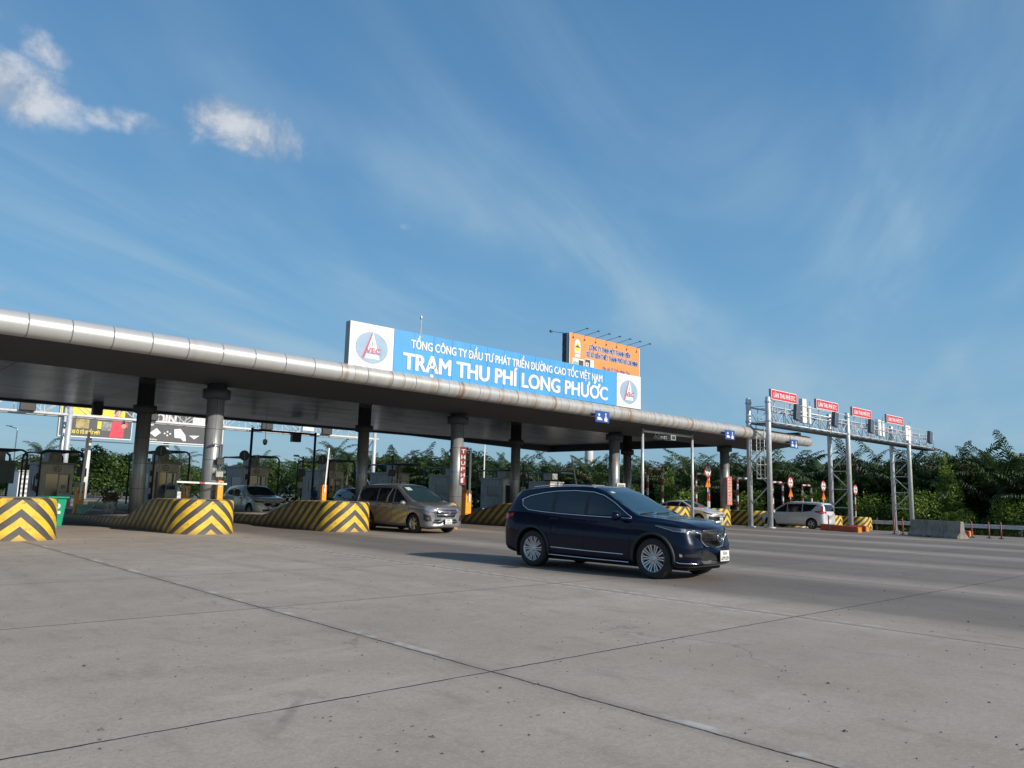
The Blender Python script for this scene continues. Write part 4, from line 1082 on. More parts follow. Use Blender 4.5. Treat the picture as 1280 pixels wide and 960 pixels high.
grm = mat('grille mesh', (.05, .05, .055), .35, .6, .5, 60)
BLUE = mat('deep crystal blue paint', (.0012, .0040, .021), .18, .25, .1, 1.5, coat=.32, spec=.22)
SUV = dict(L=4.90, W=1.84, R=.372, xf=1.52, xr=-1.41, rim=.252, tw=.225, spokes=10, pm=BLUE, grillemat=grm, clad=7, bowf=.20, bowr=.16, chin=.035, brow=.10,
    zt=[(-2.45, .96), (-2.40, 1.10), (-2.28, 1.30), (-2.10, 1.53), (-1.95, 1.60), (-1.6, 1.645), (-1.0, 1.69), (-.4, 1.705), (.0, 1.685), (.22, 1.62), (.55, 1.45), (.85, 1.285), (1.08, 1.165), (1.25, 1.135), (1.7, 1.095), (2.1, 1.045), (2.30, .995), (2.42, .945), (2.45, .905)],
    zs=[(-2.45, .90), (-2.38, 1.02), (-2.2, 1.13), (-1.7, 1.15), (-1.0, 1.11), (0, 1.075), (.9, 1.05), (1.3, 1.04), (1.9, 1.0), (2.25, .93), (2.45, .80)],
    zb=[(-2.45, .42), (-2.2, .30), (-1.8, .25), (1.8, .23), (2.2, .24), (2.45, .30)],
    wm=[(-2.45, .74), (-2.38, .82), (-2.2, .885), (-1.8, .915), (-1.0, .915), (.0, .905), (1.0, .905), (1.6, .92), (2.0, .90), (2.25, .84), (2.38, .76), (2.45, .68)],
    wt=[(-2.45, .62), (-2.2, .62), (-1.9, .61), (-1.0, .635), (0, .645), (.5, .68), (.9, .74), (1.2, .77), (1.8, .72), (2.2, .60), (2.45, .45)], dress=dress_suv)


# ---- generic dressing for the other cars -------------------------------------------
def dress_generic(K, P):
    panel, line, root, cast = K['panel'], K['line'], K['root'], K['cast']; pm = P['pm']
    for s in 'RL':
        sg_ = -1 if s == 'R' else 1
        for i, poly in enumerate(P['win']):
            mk(K, 'side_window', [P.get('glass', CG)], lambda mb: panel(mb, s, poly, .004))
        if P.get('trim'): mk(K, 'window_trim', [P.get('trimmat', CHR)], lambda mb: line(mb, s, P['trim'], .008, .005))
        for sm in P['seams']: mk(K, 'door_gap', [SEAM], lambda mb: line(mb, s, sm, .0045, 0))
        mk(K, 'door_handle', [P.get('handmat', pm)], lambda mb: [mb.tube([cast(s, x, z)[0] + Vector((0, sg_ * d, 0)) for x, d in ((xx - .09, .0), (xx - .07, .035), (xx + .07, .035), (xx + .09, .0))], .013, 8) for xx, z in P['hand']])
        add_mirror(K, *P['mir'], pm, sg_)
    if P.get('ws'): 
        W = mk(K, 'windscreen', [CW], lambda mb: panel(mb, 'T', P['ws'], .004, step=.07))
        if P.get('stk'): mk(K, 'windscreen_sticker', [PAPER], lambda mb: panel(mb, 'T', P['stk'], .007), W)
        mk(K, 'wiper', [M_['black']], lambda mb: [line(mb, 'T', [(P['ws'][1][0] - .03, y), (P['ws'][1][0] - .10, y + .5)], .008, .012) for y in (-.55, -.02)])
    if P.get('rw'): mk(K, 'rear_window', [CG], lambda mb: panel(mb, 'B', P['rw'], .004, step=.07))
    G_ = mk(K, 'grille', [P.get('grillemat', grm)], lambda mb: panel(mb, 'F', P['grille'], .006))
    if P.get('gline'):
        mk(K, 'grille_surround', [CHR], lambda mb: [line(mb, 'F', q, P.get('glr', .014), .008) for q in P['gline']], G_)
    def emb(mb):
        z = P['embz']; x = cast('F', 0, z)[0].x + .02
        mb.tube([(x, .07 * math.cos(a), z + .05 * math.sin(a)) for a in [2 * PI * i / 20 for i in range(20)]], .009, 6, closed=True)
        mb.tube([(x, -.05, z + .015), (x, 0, z - .02), (x, .05, z + .015)], .008, 6)
    mk(K, 'emblem', [CHR], emb, G_)
    for s, sg_ in (('FR', -1), ('FL', 1)):
        d = Vector((-1, 1.1 * -sg_, 0)).normalized(); h = Vector((-d.y, d.x, 0)); uu = lambda x, y: Vector((x, sg_ * y, 0)).dot(h)
        for (nm, mt, poly) in P['front']:
            mk(K, nm, [mt], lambda mb: panel(mb, s, [(uu(x, y), z) for x, y, z in poly], .006, step=.04))
    for s, sg_ in (('BR', -1), ('BL', 1)):
        d = Vector((1, 1.1 * -sg_, 0)).normalized(); h = Vector((-d.y, d.x, 0)); uu = lambda x, y: Vector((x, sg_ * y, 0)).dot(h)
        for (nm, mt, poly) in P['rear']:
            mk(K, nm, [mt], lambda mb: panel(mb, s, [(uu(x, y), z) for x, y, z in poly], .006, step=.04))
    for q in P['low']: mk(K, 'lower_intake', [q[0]], lambda mb: panel(mb, 'F', q[1], q[2] if len(q) > 2 else .005))
    if P.get('plate'): plate(K, 'F', P['plz'], P['plate'], .03, .33, .18)
    if P.get('plateb'): plate(K, 'B', P['plbz'], P['plateb'], .012, .33, .18)


MPVP = paint('bronze grey metallic paint', (.22, .215, .23), .4, .33)
MPV = dict(L=4.735, W=1.83, R=.345, xf=1.45, xr=-1.30, rim=.215, spokes=5, rimdk=True, pm=MPVP, dress=dress_generic, clad=3, bowf=.16, bowr=.10, chin=.04, sh=.965,
    zt=[(-2.367, 1.05), (-2.34, 1.25), (-2.24, 1.55), (-2.12, 1.70), (-1.9, 1.745), (-1.2, 1.785), (-.4, 1.795), (.15, 1.76), (.40, 1.68), (.75, 1.48), (1.15, 1.25), (1.38, 1.14), (1.6, 1.115), (2.0, 1.05), (2.25, .97), (2.34, .90), (2.367, .84)],
    zs=[(-2.367, 1.0), (-2.25, 1.08), (-1.5, 1.10), (0, 1.06), (1.2, 1.03), (1.7, 1.0), (2.1, .95), (2.367, .80)],
    zb=[(-2.367, .36), (-2.1, .26), (-1.7, .24), (1.8, .22), (2.15, .22), (2.367, .26)],
    wm=[(-2.367, .80), (-2.3, .86), (-2.0, .905), (-1, .915), (1.0, .915), (1.6, .915), (2.0, .895), (2.2, .86), (2.33, .80), (2.367, .75)],
    wt=[(-2.367, .66), (-2.0, .665), (-1, .69), (0, .70), (.4, .70), (.9, .74), (1.4, .78), (2.0, .70), (2.367, .56)],
    win=[[(1.02, 1.10), (.62, 1.38), (.30, 1.58), (.22, 1.60), (.22, 1.10)], [(.14, 1.10), (.14, 1.615), (-.80, 1.635), (-.80, 1.12)], [(-.88, 1.12), (-.88, 1.635), (-1.75, 1.61), (-1.95, 1.52), (-2.05, 1.34), (-1.95, 1.18), (-1.8, 1.13)]],
    trim=None, seams=[[(.18, 1.06), (.17, .5), (.12, .33), (1.05, .32), (1.16, .5), (1.16, 1.02)], [(-.84, 1.08), (-.86, .75), (-.95, .6), (-.98, .34), (.12, .33)], [(-1.9, 1.1), (-2.05, .8), (-2.1, .5)]],
    hand=[(.32, .96), (-.70, .985)], mir=(.98, .90, 1.08),
    ws=[(1.36, -.60), (1.40, 0), (1.36, .60), (1.22, .74), (.72, .70), (.36, .63), (.28, .35), (.25, 0), (.28, -.35), (.36, -.63), (.72, -.70), (1.22, -.74)], stk=[(.62, -.52), (.62, -.28), (.42, -.30), (.42, -.54)],
    rw=[(-.62, 1.15), (-.55, 1.58), (.55, 1.58), (.62, 1.15)],
    grille=[(-.46, .88), (.46, .88), (.50, .80), (.42, .60), (-.42, .60), (-.50, .80)], gline=[[(-.50, .91), (.50, .91), (.545, .80), (.47, .575), (-.47, .575), (-.545, .80), (-.50, .91)], [(-.46, .80), (.46, .80)], [(-.44, .70), (.44, .70)]], glr=.017, embz=.79,
    front=[('headlamp', LENS, [(2.30, .55, .89), (2.12, .80, .93), (1.80, .89, 1.00), (1.86, .89, .93), (2.12, .82, .83), (2.30, .57, .80)]), ('fog_lamp_bezel', M_['black'], [(2.22, .70, .66), (2.0, .86, .72), (2.02, .86, .52), (2.12, .80, .44), (2.24, .66, .46)]), ('fog_lamp', LENS, [(2.17, .76, .58), (2.11, .80, .585), (2.11, .80, .52), (2.17, .76, .515)])],
    rear=[('tail_lamp', TAIL, [(-2.32, .55, 1.02), (-2.2, .80, 1.06), (-2.05, .88, 1.10), (-2.08, .88, .95), (-2.2, .82, .90), (-2.32, .6, .93)])],
    low=[(DARK, [(-.50, .53), (.50, .53), (.62, .42), (.48, .37), (-.48, .37), (-.62, .42)]), (CHR, [(-.58, .455), (-.2, .465), (-.2, .445), (-.58, .43)], .012), (CHR, [(.58, .455), (.2, .465), (.2, .445), (.58, .43)], .012)],
    plate=('51K', '124.01'), plz=.445)

BEI = paint('warm silver paint', (.72, .66, .56), .15, .35)
CUV = dict(MPV); CUV.update(L=4.55, W=1.84, R=.36, xf=1.38, xr=-1.32, rim=.235, spokes=10, rimdk=False, pm=BEI, clad=6, bowf=.22, brow=.10,
    zt=[(-2.275, 1.0), (-2.2, 1.2), (-2.05, 1.42), (-1.85, 1.55), (-1.3, 1.63), (-.5, 1.665), (.0, 1.63), (.25, 1.55), (.7, 1.33), (1.05, 1.15), (1.3, 1.10), (1.8, 1.03), (2.1, .95), (2.22, .88), (2.275, .82)],
    zs=[(-2.275, .95), (-2.1, 1.08), (-1.5, 1.09), (0, 1.04), (1.0, 1.0), (1.7, .96), (2.1, .88), (2.275, .76)],
    wm=[(-2.275, .74), (-2.15, .85), (-1.8, .91), (0, .91), (1.5, .915), (1.9, .89), (2.12, .82), (2.275, .70)],
    wt=[(-2.275, .58), (-1.8, .62), (-.5, .65), (.3, .66), (.9, .73), (1.3, .76), (1.9, .62), (2.275, .48)],
    zb=[(-2.275, .36), (-2.0, .28), (1.8, .24), (2.275, .27)],
    win=[[(.88, 1.06), (.45, 1.33), (.15, 1.48), (.08, 1.49), (.08, 1.06)], [(.0, 1.06), (.0, 1.50), (-.75, 1.50), (-.80, 1.10)], [(-.88, 1.11), (-.84, 1.49), (-1.25, 1.46), (-1.62, 1.36), (-1.45, 1.18)]],
    seams=[[(.04, 1.03), (.03, .45), (.0, .34), (.9, .33), (.98, .5), (.98, 1.0)], [(-1.05, 1.08), (-.92, .6), (-.9, .34), (.0, .34)]], hand=[(.2, .94), (-.7, .97)], mir=(.80, .89, 1.05),
    ws=[(1.04, -.60), (1.08, 0), (1.04, .60), (.92, .70), (.5, .65), (.26, .58), (.18, .3), (.16, 0), (.18, -.3), (.26, -.58), (.5, -.65), (.92, -.70)], stk=None,
    rw=[(-.58, 1.1), (-.5, 1.42), (.5, 1.42), (.58, 1.1)],
    grille=[(-.42, .84), (.42, .84), (.40, .68), (.28, .60), (-.28, .60), (-.40, .68)], gline=[[(-.46, .80), (-.42, .67), (-.29, .585), (.29, .585), (.42, .67), (.46, .80)]], embz=.73,
    front=[('headlamp', LENSD, [(2.18, .48, .84), (1.95, .80, .88), (1.70, .89, .93), (1.75, .89, .86), (1.98, .82, .79), (2.18, .50, .79)]), ('headlamp_glint', LENS, [(2.10, .62, .84), (1.98, .76, .865), (1.99, .78, .81), (2.10, .64, .80)])],
    rear=[('tail_lamp', TAIL, [(-2.22, .5, .95), (-2.0, .85, 1.0), (-2.0, .85, .93), (-2.22, .5, .88)])],
    low=[(DARK, [(-.45, .46), (.45, .46), (.55, .38), (-.55, .38)])], plate=('51H', '816.42'), plz=.50)

SIL = paint('silver paint', (.68, .68, .67), .15, .3)
SED = dict(CUV); SED.update(L=4.80, W=1.83, R=.33, xf=1.46, xr=-1.36, rim=.225, spokes=5, rimdk=True, pm=SIL, clad=2, bowf=.20,
    zt=[(-2.4, .90), (-2.3, 1.04), (-1.9, 1.10), (-1.65, 1.13), (-1.2, 1.30), (-.8, 1.40), (-.3, 1.445), (.1, 1.42), (.4, 1.32), (.9, 1.10), (1.15, 1.0), (1.6, .93), (2.1, .82), (2.3, .74), (2.4, .68)],
    zs=[(-2.4, .84), (-2.2, .98), (-1.5, 1.0), (0, .93), (1.1, .90), (1.8, .84), (2.2, .74), (2.4, .62)],
    wm=[(-2.4, .74), (-2.25, .85), (-1.8, .90), (0, .905), (1.5, .91), (2.0, .88), (2.22, .80), (2.4, .66)],
    wt=[(-2.4, .62), (-1.9, .64), (-1.3, .58), (-.5, .58), (.2, .59), (.8, .69), (1.2, .74), (1.9, .62), (2.4, .46)],
    zb=[(-2.4, .34), (-2.0, .22), (1.8, .19), (2.4, .22)],
    win=[[(.93, .95), (.5, 1.17), (.2, 1.30), (.1, 1.31), (.1, .95)], [(.02, .95), (.02, 1.32), (-.6, 1.315), (-.82, 1.27), (-.82, .97)], [(-.88, .98), (-.88, 1.25), (-1.15, 1.15), (-1.28, 1.03)]],
    trim=[(.98, .94), (.5, 1.19), (.2, 1.325), (-.3, 1.345), (-.85, 1.285), (-1.2, 1.14), (-1.33, 1.03)],
    seams=[[(.06, .92), (.04, .4), (.0, .28), (.95, .27), (1.03, .4), (1.03, .9)], [(-1.0, .95), (-.9, .6), (-.9, .29), (.0, .28)]], hand=[(.2, .82), (-.75, .85)], mir=(.82, .87, .95),
    ws=[(1.02, -.60), (1.06, 0), (1.02, .60), (.9, .68), (.5, .60), (.22, .53), (.14, .3), (.12, 0), (.14, -.3), (.22, -.53), (.5, -.60), (.9, -.68)],
    rw=[(-.5, 1.12), (-.4, 1.3), (.4, 1.3), (.5, 1.12)],
    grille=[(-.3, .68), (.3, .68), (.34, .62), (-.34, .62)], gline=[[(-.72, .66), (-.3, .70), (0, .66), (.3, .70), (.72, .66)]], embz=.66,
    front=[('headlamp', LENSD, [(2.22, .52, .70), (2.0, .80, .76), (1.75, .88, .82), (1.8, .88, .76), (2.0, .82, .70), (2.22, .55, .65)]), ('bumper_intake', M_['black'], [(2.28, .52, .52), (2.08, .78, .58), (2.06, .80, .40), (2.28, .55, .34)])],
    rear=[('tail_lamp', TAIL, [(-2.3, .5, .92), (-2.1, .84, .96), (-2.1, .84, .86), (-2.3, .5, .84)])],
    low=[(DARK, [(-.55, .55), (.55, .55), (.50, .30), (-.50, .30)])], plate=('51L', '302.77'), plz=.42)

WVN = paint('pearl silver paint', (.66, .67, .68), .15, .3)
XPV = dict(MPV); XPV.update(L=4.48, W=1.75, R=.325, xf=1.38, xr=-1.38, rim=.215, spokes=5, rimdk=True, pm=WVN, clad=2,
    zt=[(-2.24, 1.02), (-2.21, 1.2), (-2.08, 1.52), (-2.0, 1.62), (-1.8, 1.65), (-1.0, 1.69), (-.2, 1.70), (.25, 1.65), (.5, 1.56), (.95, 1.30), (1.3, 1.10), (1.5, 1.06), (1.9, .98), (2.15, .88), (2.24, .80)],
    zs=[(-2.24, .98), (-2.1, 1.06), (-1.5, 1.06), (0, 1.01), (1.2, .96), (1.9, .90), (2.24, .76)],
    wm=[(-2.24, .78), (-2.15, .83), (-1.9, .87), (0, .875), (1.5, .875), (2.0, .84), (2.24, .72)],
    wt=[(-2.24, .62), (-1.9, .63), (0, .65), (.5, .66), (1.0, .70), (1.4, .73), (2.24, .5)],
    zb=[(-2.24, .34), (-2.0, .24), (1.8, .22), (2.24, .24)],
    win=[[(1.10, 1.02), (.65, 1.32), (.35, 1.50), (.25, 1.52), (.25, 1.02)], [(.20, 1.02), (.20, 1.525), (-.75, 1.54), (-.75, 1.05)], [(-.8, 1.05), (-.8, 1.54), (-1.72, 1.50), (-1.60, 1.40), (-1.35, 1.12)]],
    seams=[[(.22, 1.0), (.2, .4), (.1, .30), (1.1, .29), (1.18, .95)], [(-.78, 1.02), (-.85, .6), (-.95, .31), (.1, .30)]], hand=[(.35, .90), (-.65, .92)], mir=(1.0, .85, 1.02),
    ws=[(1.28, -.58), (1.32, 0), (1.28, .58), (1.1, .70), (.62, .64), (.42, .57), (.36, .3), (.34, 0), (.36, -.3), (.42, -.57), (.62, -.64), (1.1, -.70)], stk=None,
    rw=[(-.60, 1.12), (-.53, 1.52), (.53, 1.52), (.60, 1.12)],
    rear=[('tail_lamp', TAIL, [(-2.20, .48, 1.10), (-2.0, .80, 1.14), (-1.62, .86, 1.12), (-1.66, .86, 1.04), (-1.98, .80, .96), (-2.20, .55, .98)]), ('tail_lamp_upper', TAIL, [(-2.1, .66, 1.42), (-1.98, .74, 1.44), (-1.96, .80, 1.14), (-2.08, .74, 1.12)])],
    grille=[(-.4, .72), (.4, .72), (.4, .55), (-.4, .55)], gline=[[(-.5, .8), (.5, .8)]], embz=.64, plate=None, plateb=('51G', '440.18'), plbz=.78)

H = -PI / 2
suv = make_car('blue_suv', 'dark blue three-row SUV with chrome window line, driving out across the forecourt nearest the viewer', 'car', BLUE, SUV, (12.5, 10.4, 0), H + .08)
mpv = make_car('grey_minivan', 'bronze grey minivan with chrome grille leaving the lane beside the striped island nose', 'car', MPVP, MPV, (17.6, 24.9, 0), H + .06)
cuv = make_car('beige_crossover', 'warm silver crossover waiting between two striped islands on the left', 'car', BEI, CUV, (17.95, 39.3, 0), H)
sed = make_car('silver_sedan', 'silver sedan with black front bumper partly hidden behind the dark blue SUV bonnet', 'car', SIL, SED, (38.95, 26.8, 0), H)
van = make_car('silver_minivan', 'pale silver minivan seen from the rear with red tail lamps, beyond the first gantry posts', 'car', WVN, XPV, (47.4, 24.2, -.16), PI / 2)
BLK = paint('black paint', (.008, .008, .009), .3, .25)
BLKP = dict(CUV); BLKP['pm'] = BLK
blk = make_car('black_car', 'black car with a bright headlamp just behind the grey minivan', 'car', BLK, BLKP, (23.4, 37.2, 0), H)
RDP = dict(SED); RDP['pm'] = paint('dark red paint', (.12, .02, .02), .3, .3)
far_ = make_car('far_sedan', 'small distant sedan with lit red tail lamps on the road beyond booth 11', 'car', SIL, dict(SED), (25.5, 76, 0), PI / 2 + .2)
# ------------------------------------------------------------------ toll furniture
def banded(mb, pts, r, band=.45, m0=0, m1=1, n=8):
    """a pipe in alternating bands"""
    P = [Vector(p) for p in pts]; out_ = [P[0]]; seg = []; acc = 0; cur = [P[0]]; k = 0
    for a, b in zip(P, P[1:]):
        d = (b - a).length; t = 0
        while t < d - 1e-6:
            st = min(band - acc, d - t); t += st; acc += st; q = a.lerp(b, t / d); cur.append(q)
            if acc >= band - 1e-6: seg.append((cur, k)); k += 1; cur = [q]; acc = 0
    if len(cur) > 1: seg.append((cur, k))
    for c, k in seg: mb.tube(c, r, n, m1 if k % 2 else m0, cap=False)


def arch(w, h, r=.25, n=5, z0=0):
    P = [(-w / 2, 0, z0)]
    for i in range(n + 1): a = PI - PI / 2 * i / n; P.append((-w / 2 + r + r * math.cos(a), 0, h - r + r * math.sin(a)))
    for i in range(n + 1): a = PI / 2 - PI / 2 * i / n; P.append((w / 2 - r + r * math.cos(a), 0, h - r + r * math.sin(a)))
    P.append((w / 2, 0, z0)); return P


KZ = .42
def booth(x, y, num, label):
    g = gz(x, y) + KZ
    t = thing('toll_booth', label, 'toll booth', (x, y, g), group='numbered toll booths on the islands')
    W_, D_, H_ = 1.5, 2.7, 2.42
    mb = MB()   # shell: back, right, left with a window band, front posts and header
    mb.box(-W_ / 2, W_ / 2, D_ - .06, D_, 0, H_ - .1); mb.box(W_ / 2 - .06, W_ / 2, .07, D_ - .063, 0, H_ - .1)
    mb.box(-W_ / 2, -W_ / 2 + .06, .07, D_ - .063, 0, .95); mb.box(-W_ / 2, -W_ / 2 + .06, .07, D_ - .063, 1.75, H_ - .1)
    mb.box(-W_ / 2, -W_ / 2 + .06, .07, .5, .953, 1.747); mb.box(-W_ / 2, -W_ / 2 + .06, 1.9, D_ - .063, .953, 1.747)
    mb.box(-W_ / 2 + .07, W_ / 2 - .07, .10, D_ - .1, .01, .12)
    mb.build('wall', M_['boothdk'], t)
    mb = MB(); mb.box(-W_ / 2, W_ / 2, -.02, .06, 1.86, H_ - .08, b=.008); mb.box(-W_ / 2, -W_ / 2 + .24, -.02, .06, 0, 1.855, b=.008); mb.box(W_ / 2 - .1, W_ / 2, -.02, .06, 0, 1.855, b=.008)
    mb.build('front_frame', M_['booth'], t)
    mb = MB(); mb.box(-W_ / 2 - .08, W_ / 2 + .08, -.12, D_ + .08, H_ - .1 + .003, H_ + .02, b=.01); mb.build('roof', M_['boothdk'], t)
    mb = MB(); mb.box(-W_ / 2 + .02, -W_ / 2 + .035, .503, 1.897, .95, 1.75); s_ = mb.build('side_window', M_['glass'], t)
    mb = MB(); mb.box(-W_ / 2 + .245, .06, .0, .03, .0, 1.85); mb.build('door', M_['glass'], t)
    mb = MB()
    mb.box(.08, .12, -.03, .05, .85, 1.84); mb.box(.60, .64, -.03, .05, .85, 1.84); mb.box(.123, .597, -.03, .05, .85, .89); mb.box(.123, .597, -.03, .05, 1.80, 1.84)
    fr = mb.build('window_frame', M_['white'], t)
    mb = MB(); mb.box(.12, .60, .0, .02, .89, 1.80); mb.box(.22, .46, -.012, -.002, 1.10, 1.28, 1); mb.build('pane', [M_['glassblue'], M_['greyfix']], fr)
    mb = MB(); mb.box(.07, .645, -.01, .05, 0, .845, b=.01); mb.build('lower_panel', M_['booth'], t)
    mb = MB(); mb.prism(ngon(0, 2.10, .17, 28), -.028, -.024, 1); mb.prism(ngon(0, 2.10, .14, 28), -.032, -.029, 0)
    text_mb(mb, str(num), None, .16, .03, Matrix.Translation((0, -.03, 2.02)), 1, depth=.006)
    mb.build('number_disc', [M_['booth'], M_['black']], t)
    return t


BX = {12: 9.9, 11: 15.3, 10: 20.7, 9: 26, 8: 31.3, 7: 36.6, 6: 41.9, 5: 47.2, 4: 52.5}
bl = {12: 'grey toll booth numbered 12, furthest left, behind the orange cabinet', 11: 'grey toll booth numbered 11 left of the tall lit column', 10: 'toll booth numbered 10 behind the roof of the beige crossover',
      9: 'toll booth numbered 9 with people standing in front of it', 8: 'toll booth numbered 8 behind the grey minivan roof', 7: 'toll booth numbered 7 left of the column with the red banner',
      6: 'toll booth numbered 6 behind the rear of the dark blue SUV', 5: 'toll booth numbered 5 above the roof of the dark blue SUV', 4: 'toll booth numbered 4, furthest right under the canopy'}
for k, x in BX.items(): booth(x + .1, 45.5, k, bl[k])

# steel pipe cages over the booths on the left
def cage(x, y, label, fl=1):
    t = thing('pipe_guard', label, 'pipe guard', (x, y, gz(x, y) + KZ), group='dark pipe guards over the booths')
    mb = MB(); mb.tube(arch(1.9, 3.0, .3), .05, 10); mb.build('front_arch', M_['bluepipe'], t)
    mb = MB(); mb.tube([(px_, 4.2, z) for px_, _, z in arch(1.9, 3.0, .3)], .05, 10); mb.build('rear_arch', M_['bluepipe'], t)
    mb = MB(); mb.tube([(.6, .02, 2.99), (.6, 4.18, 2.99)], .05, 8); mb.tube([(-.6, .02, 2.99), (-.6, 4.18, 2.99)], .05, 8); mb.tube([(-.6, 2.0, 2.99), (.6, 2.0, 2.99)], .04, 8); mb.build('roof_rails', M_['bluepipe'], t)
    mb = MB(); mb.box(-.35, .25, 1.2, 2.3, 2.42, 2.95, b=.04); mb.lathe([(.2, 0), (.2, .04), (.17, .05), (.17, .0)], 20, Matrix.Translation((-.05, 1.19, 2.7)) @ Matrix.Rotation(PI / 2, 4, 'X')); mb.build('air_conditioner', M_['boothdk'], t)
    return t
cg = cage(9.9, 44.3, 'dark bent pipe guard standing over booth 12')
for x, l in ((15.3, 'booth 11'), (20.7, 'booth 10'), (26, 'booth 9'), (31.3, 'booth 8'), (36.6, 'booth 7'), (41.9, 'booth 6'), (47.2, 'booth 5')):
    dup(cg, (x, 44.3, KZ), label='dark bent pipe guard standing over ' + l)
cg5 = dup(cg, (7.4, 44.3, gz(7.4, 44.3) + KZ), label='dark bent pipe guard at the left edge holding a dark board')
# guard posts with dark red bands at the booth corner
def guard_post(x, y, label, h=2.3):
    t = thing('guard_post', label, 'post', (x, y, gz(x, y) + KZ), group='banded guard posts beside the booths')
    mb = MB(); banded(mb, [(0, 0, 0), (0, 0, h)], .07, .32); mb.build('post', [M_['white'], mat('dull red band', (.16, .035, .03), .6)], t)
    mb = MB(); mb.lathe([(.13, 0), (.13, .03), (.07, .05)], 12); mb.build('foot', M_['steel_dk'], t); return t
for x, l in ((9.0, 'booth 12'), (14.45, 'booth 11'), (25.2, 'booth 9'), (19.9, 'booth 10'), (27.9, 'the lane right of booth 9')): guard_post(x, 44.9, 'red and white banded guard post at the corner of ' + l)

# far lanes: red and white inverted U guards
def u_guard(x, y, label):
    t = thing('banded_arch', label, 'arch', (x, y, gz(x, y) + .9), group='red and white arches on the right islands')
    mb = MB(); banded(mb, arch(1.6, 2.55, .2), .075, .42, 0, 1, 10); mb.build('pipe', [M_['white'], M_['red']], t); return t
for x, l in ((41.6, 'above the windscreen of the silver sedan'), (47.1, 'behind the first orange triangle sign'), (52.5, 'left of the first gantry posts'), (57.7, 'between two round signs over the silver minivan'), (62.6, 'left of the middle gantry posts')):
    u_guard(x, 31, 'red and white banded pipe arch ' + l)

# barrier gates
def gate(x, y, label, up, arm=2.6, tilt=0.0, armr=False, wh=True, z=KZ, sc=1.0):
    t = thing('barrier_gate', label, 'barrier gate', (x, y, gz(x, y) + z), group='orange barrier gates'); t.scale = (sc, sc, sc)
    mb = MB(); mb.box(-.17, .17, -.15, .15, .04, 1.02, b=.025); mb.prism([(-.18, 1.02), (.18, 1.02), (.13, 1.10), (-.10, 1.13)], -.16, .16); mb.box(-.19, .19, -.17, .17, 0, .038)
    c = mb.build('cabinet', M_['orange'], t)
    mb = MB(); mb.box(-.05, .05, -.158, -.152, .75, .95); mb.build('label_plate', M_['white'], c)
    mb = MB()
    zc_ = .93
    a = R(90 - tilt) if up else R(1.0)
    d = Vector((-math.cos(a), 0, math.sin(a)))
    p = Vector((0, -.21, zc_)); q = p + d * arm
    e_ = Vector((d.z, 0, -d.x)) * .05
    for k in range(8):
        A = p + d * (arm * k / 8 - (.35 if k == 0 else 0)); B = p + d * arm * (k + 1) / 8
        P = [A - e_, B - e_, B + e_, A + e_]
        n = len(mb.v); mb.v += [tuple(v) for v in P] + [tuple(v + Vector((0, .045, 0))) for v in P]
        m_ = 1 if (not wh and k % 2) or (wh and k in (3,) and not up) else 0
        for f in ((0, 1, 2, 3), (7, 6, 5, 4), (0, 4, 5, 1), (1, 5, 6, 2), (2, 6, 7, 3), (3, 7, 4, 0)): mb.face([n + i for i in f], m_)
    mb.lathe([(.09, 0), (.09, .04), (.0, .05)], 14, Matrix.Translation((0, -.16, zc_)) @ Matrix.Rotation(PI / 2, 4, 'X'), 2)
    fixn(mb.build('boom', [M_['white'], M_['red'], M_['steel_dk']], t))
    return t
gate(9.15, 37.4, 'orange barrier cabinet with raised boom beside booth 12', True, 2.6, -2)
gate(10.55, 25.85, 'orange barrier gate with white boom lowered above the island nose', False, 2.6, z=1.08, sc=.56)
gate(14.35, 39.3, 'small orange barrier cabinet half hidden left of the lit column', True, .1, 0)
gate(15.15, 27.1, 'orange barrier gate with its white boom raised, right of the beige crossover', True, 2.75, -3, z=1.06, sc=.56)
gate(25.75, 31.2, 'tall orange barrier gate with white boom raised beside the red banner', True, 2.1, 0, z=.43, sc=1.12)
gate(36.3, 36.9, 'barrier gate with red and white boom lowered behind the tail of the blue SUV', False, 2.2, 0, wh=False)
gate(40.6, 37, 'barrier gate with tilted white boom above the roof of the blue SUV', True, 2.9, 16)

# camera and signal poles on the islands
def signal_pole(x, y, h, label, kind=0):
    t = thing('signal_pole', label, 'signal pole', (x, y, gz(x, y) + KZ), group='dark signal and camera poles')
    mb = MB(); mb.tube([(0, 0, 0), (0, 0, h)], .045, 8); mb.lathe([(.12, 0), (.12, .03), (.05, .04)], 12); mb.tube([(0, 0, h - .08), (-.42, -.02, h - .02)], .025, 6); mb.build('pole', M_['steel_dk'], t)
    mb = MB(); mb.box(-.58, -.30, -.12, .02, h - .04, h + .06, b=.015); mb.lathe([(.05, 0), (.055, .06)], 10, Matrix.Translation((-.44, -.12, h + .01)) @ Matrix.Rotation(PI / 2, 4, 'X')); mb.build('camera', M_['boothdk'], t)
    for i, (z, s_) in enumerate(((h * .62, .26), (h * .40, .22))):
        mb = MB(); mb.box(-.30, .10, -.20, -.02, z, z + s_ * 1.5, b=.02); mb.box(-.26, .06, -.24, -.201, z + s_ * 1.4, z + s_ * 1.45)
        mb.build('signal_box' if i == 0 else 'control_box', M_['black'] if i == 0 else M_['boothdk'], t)
    return t
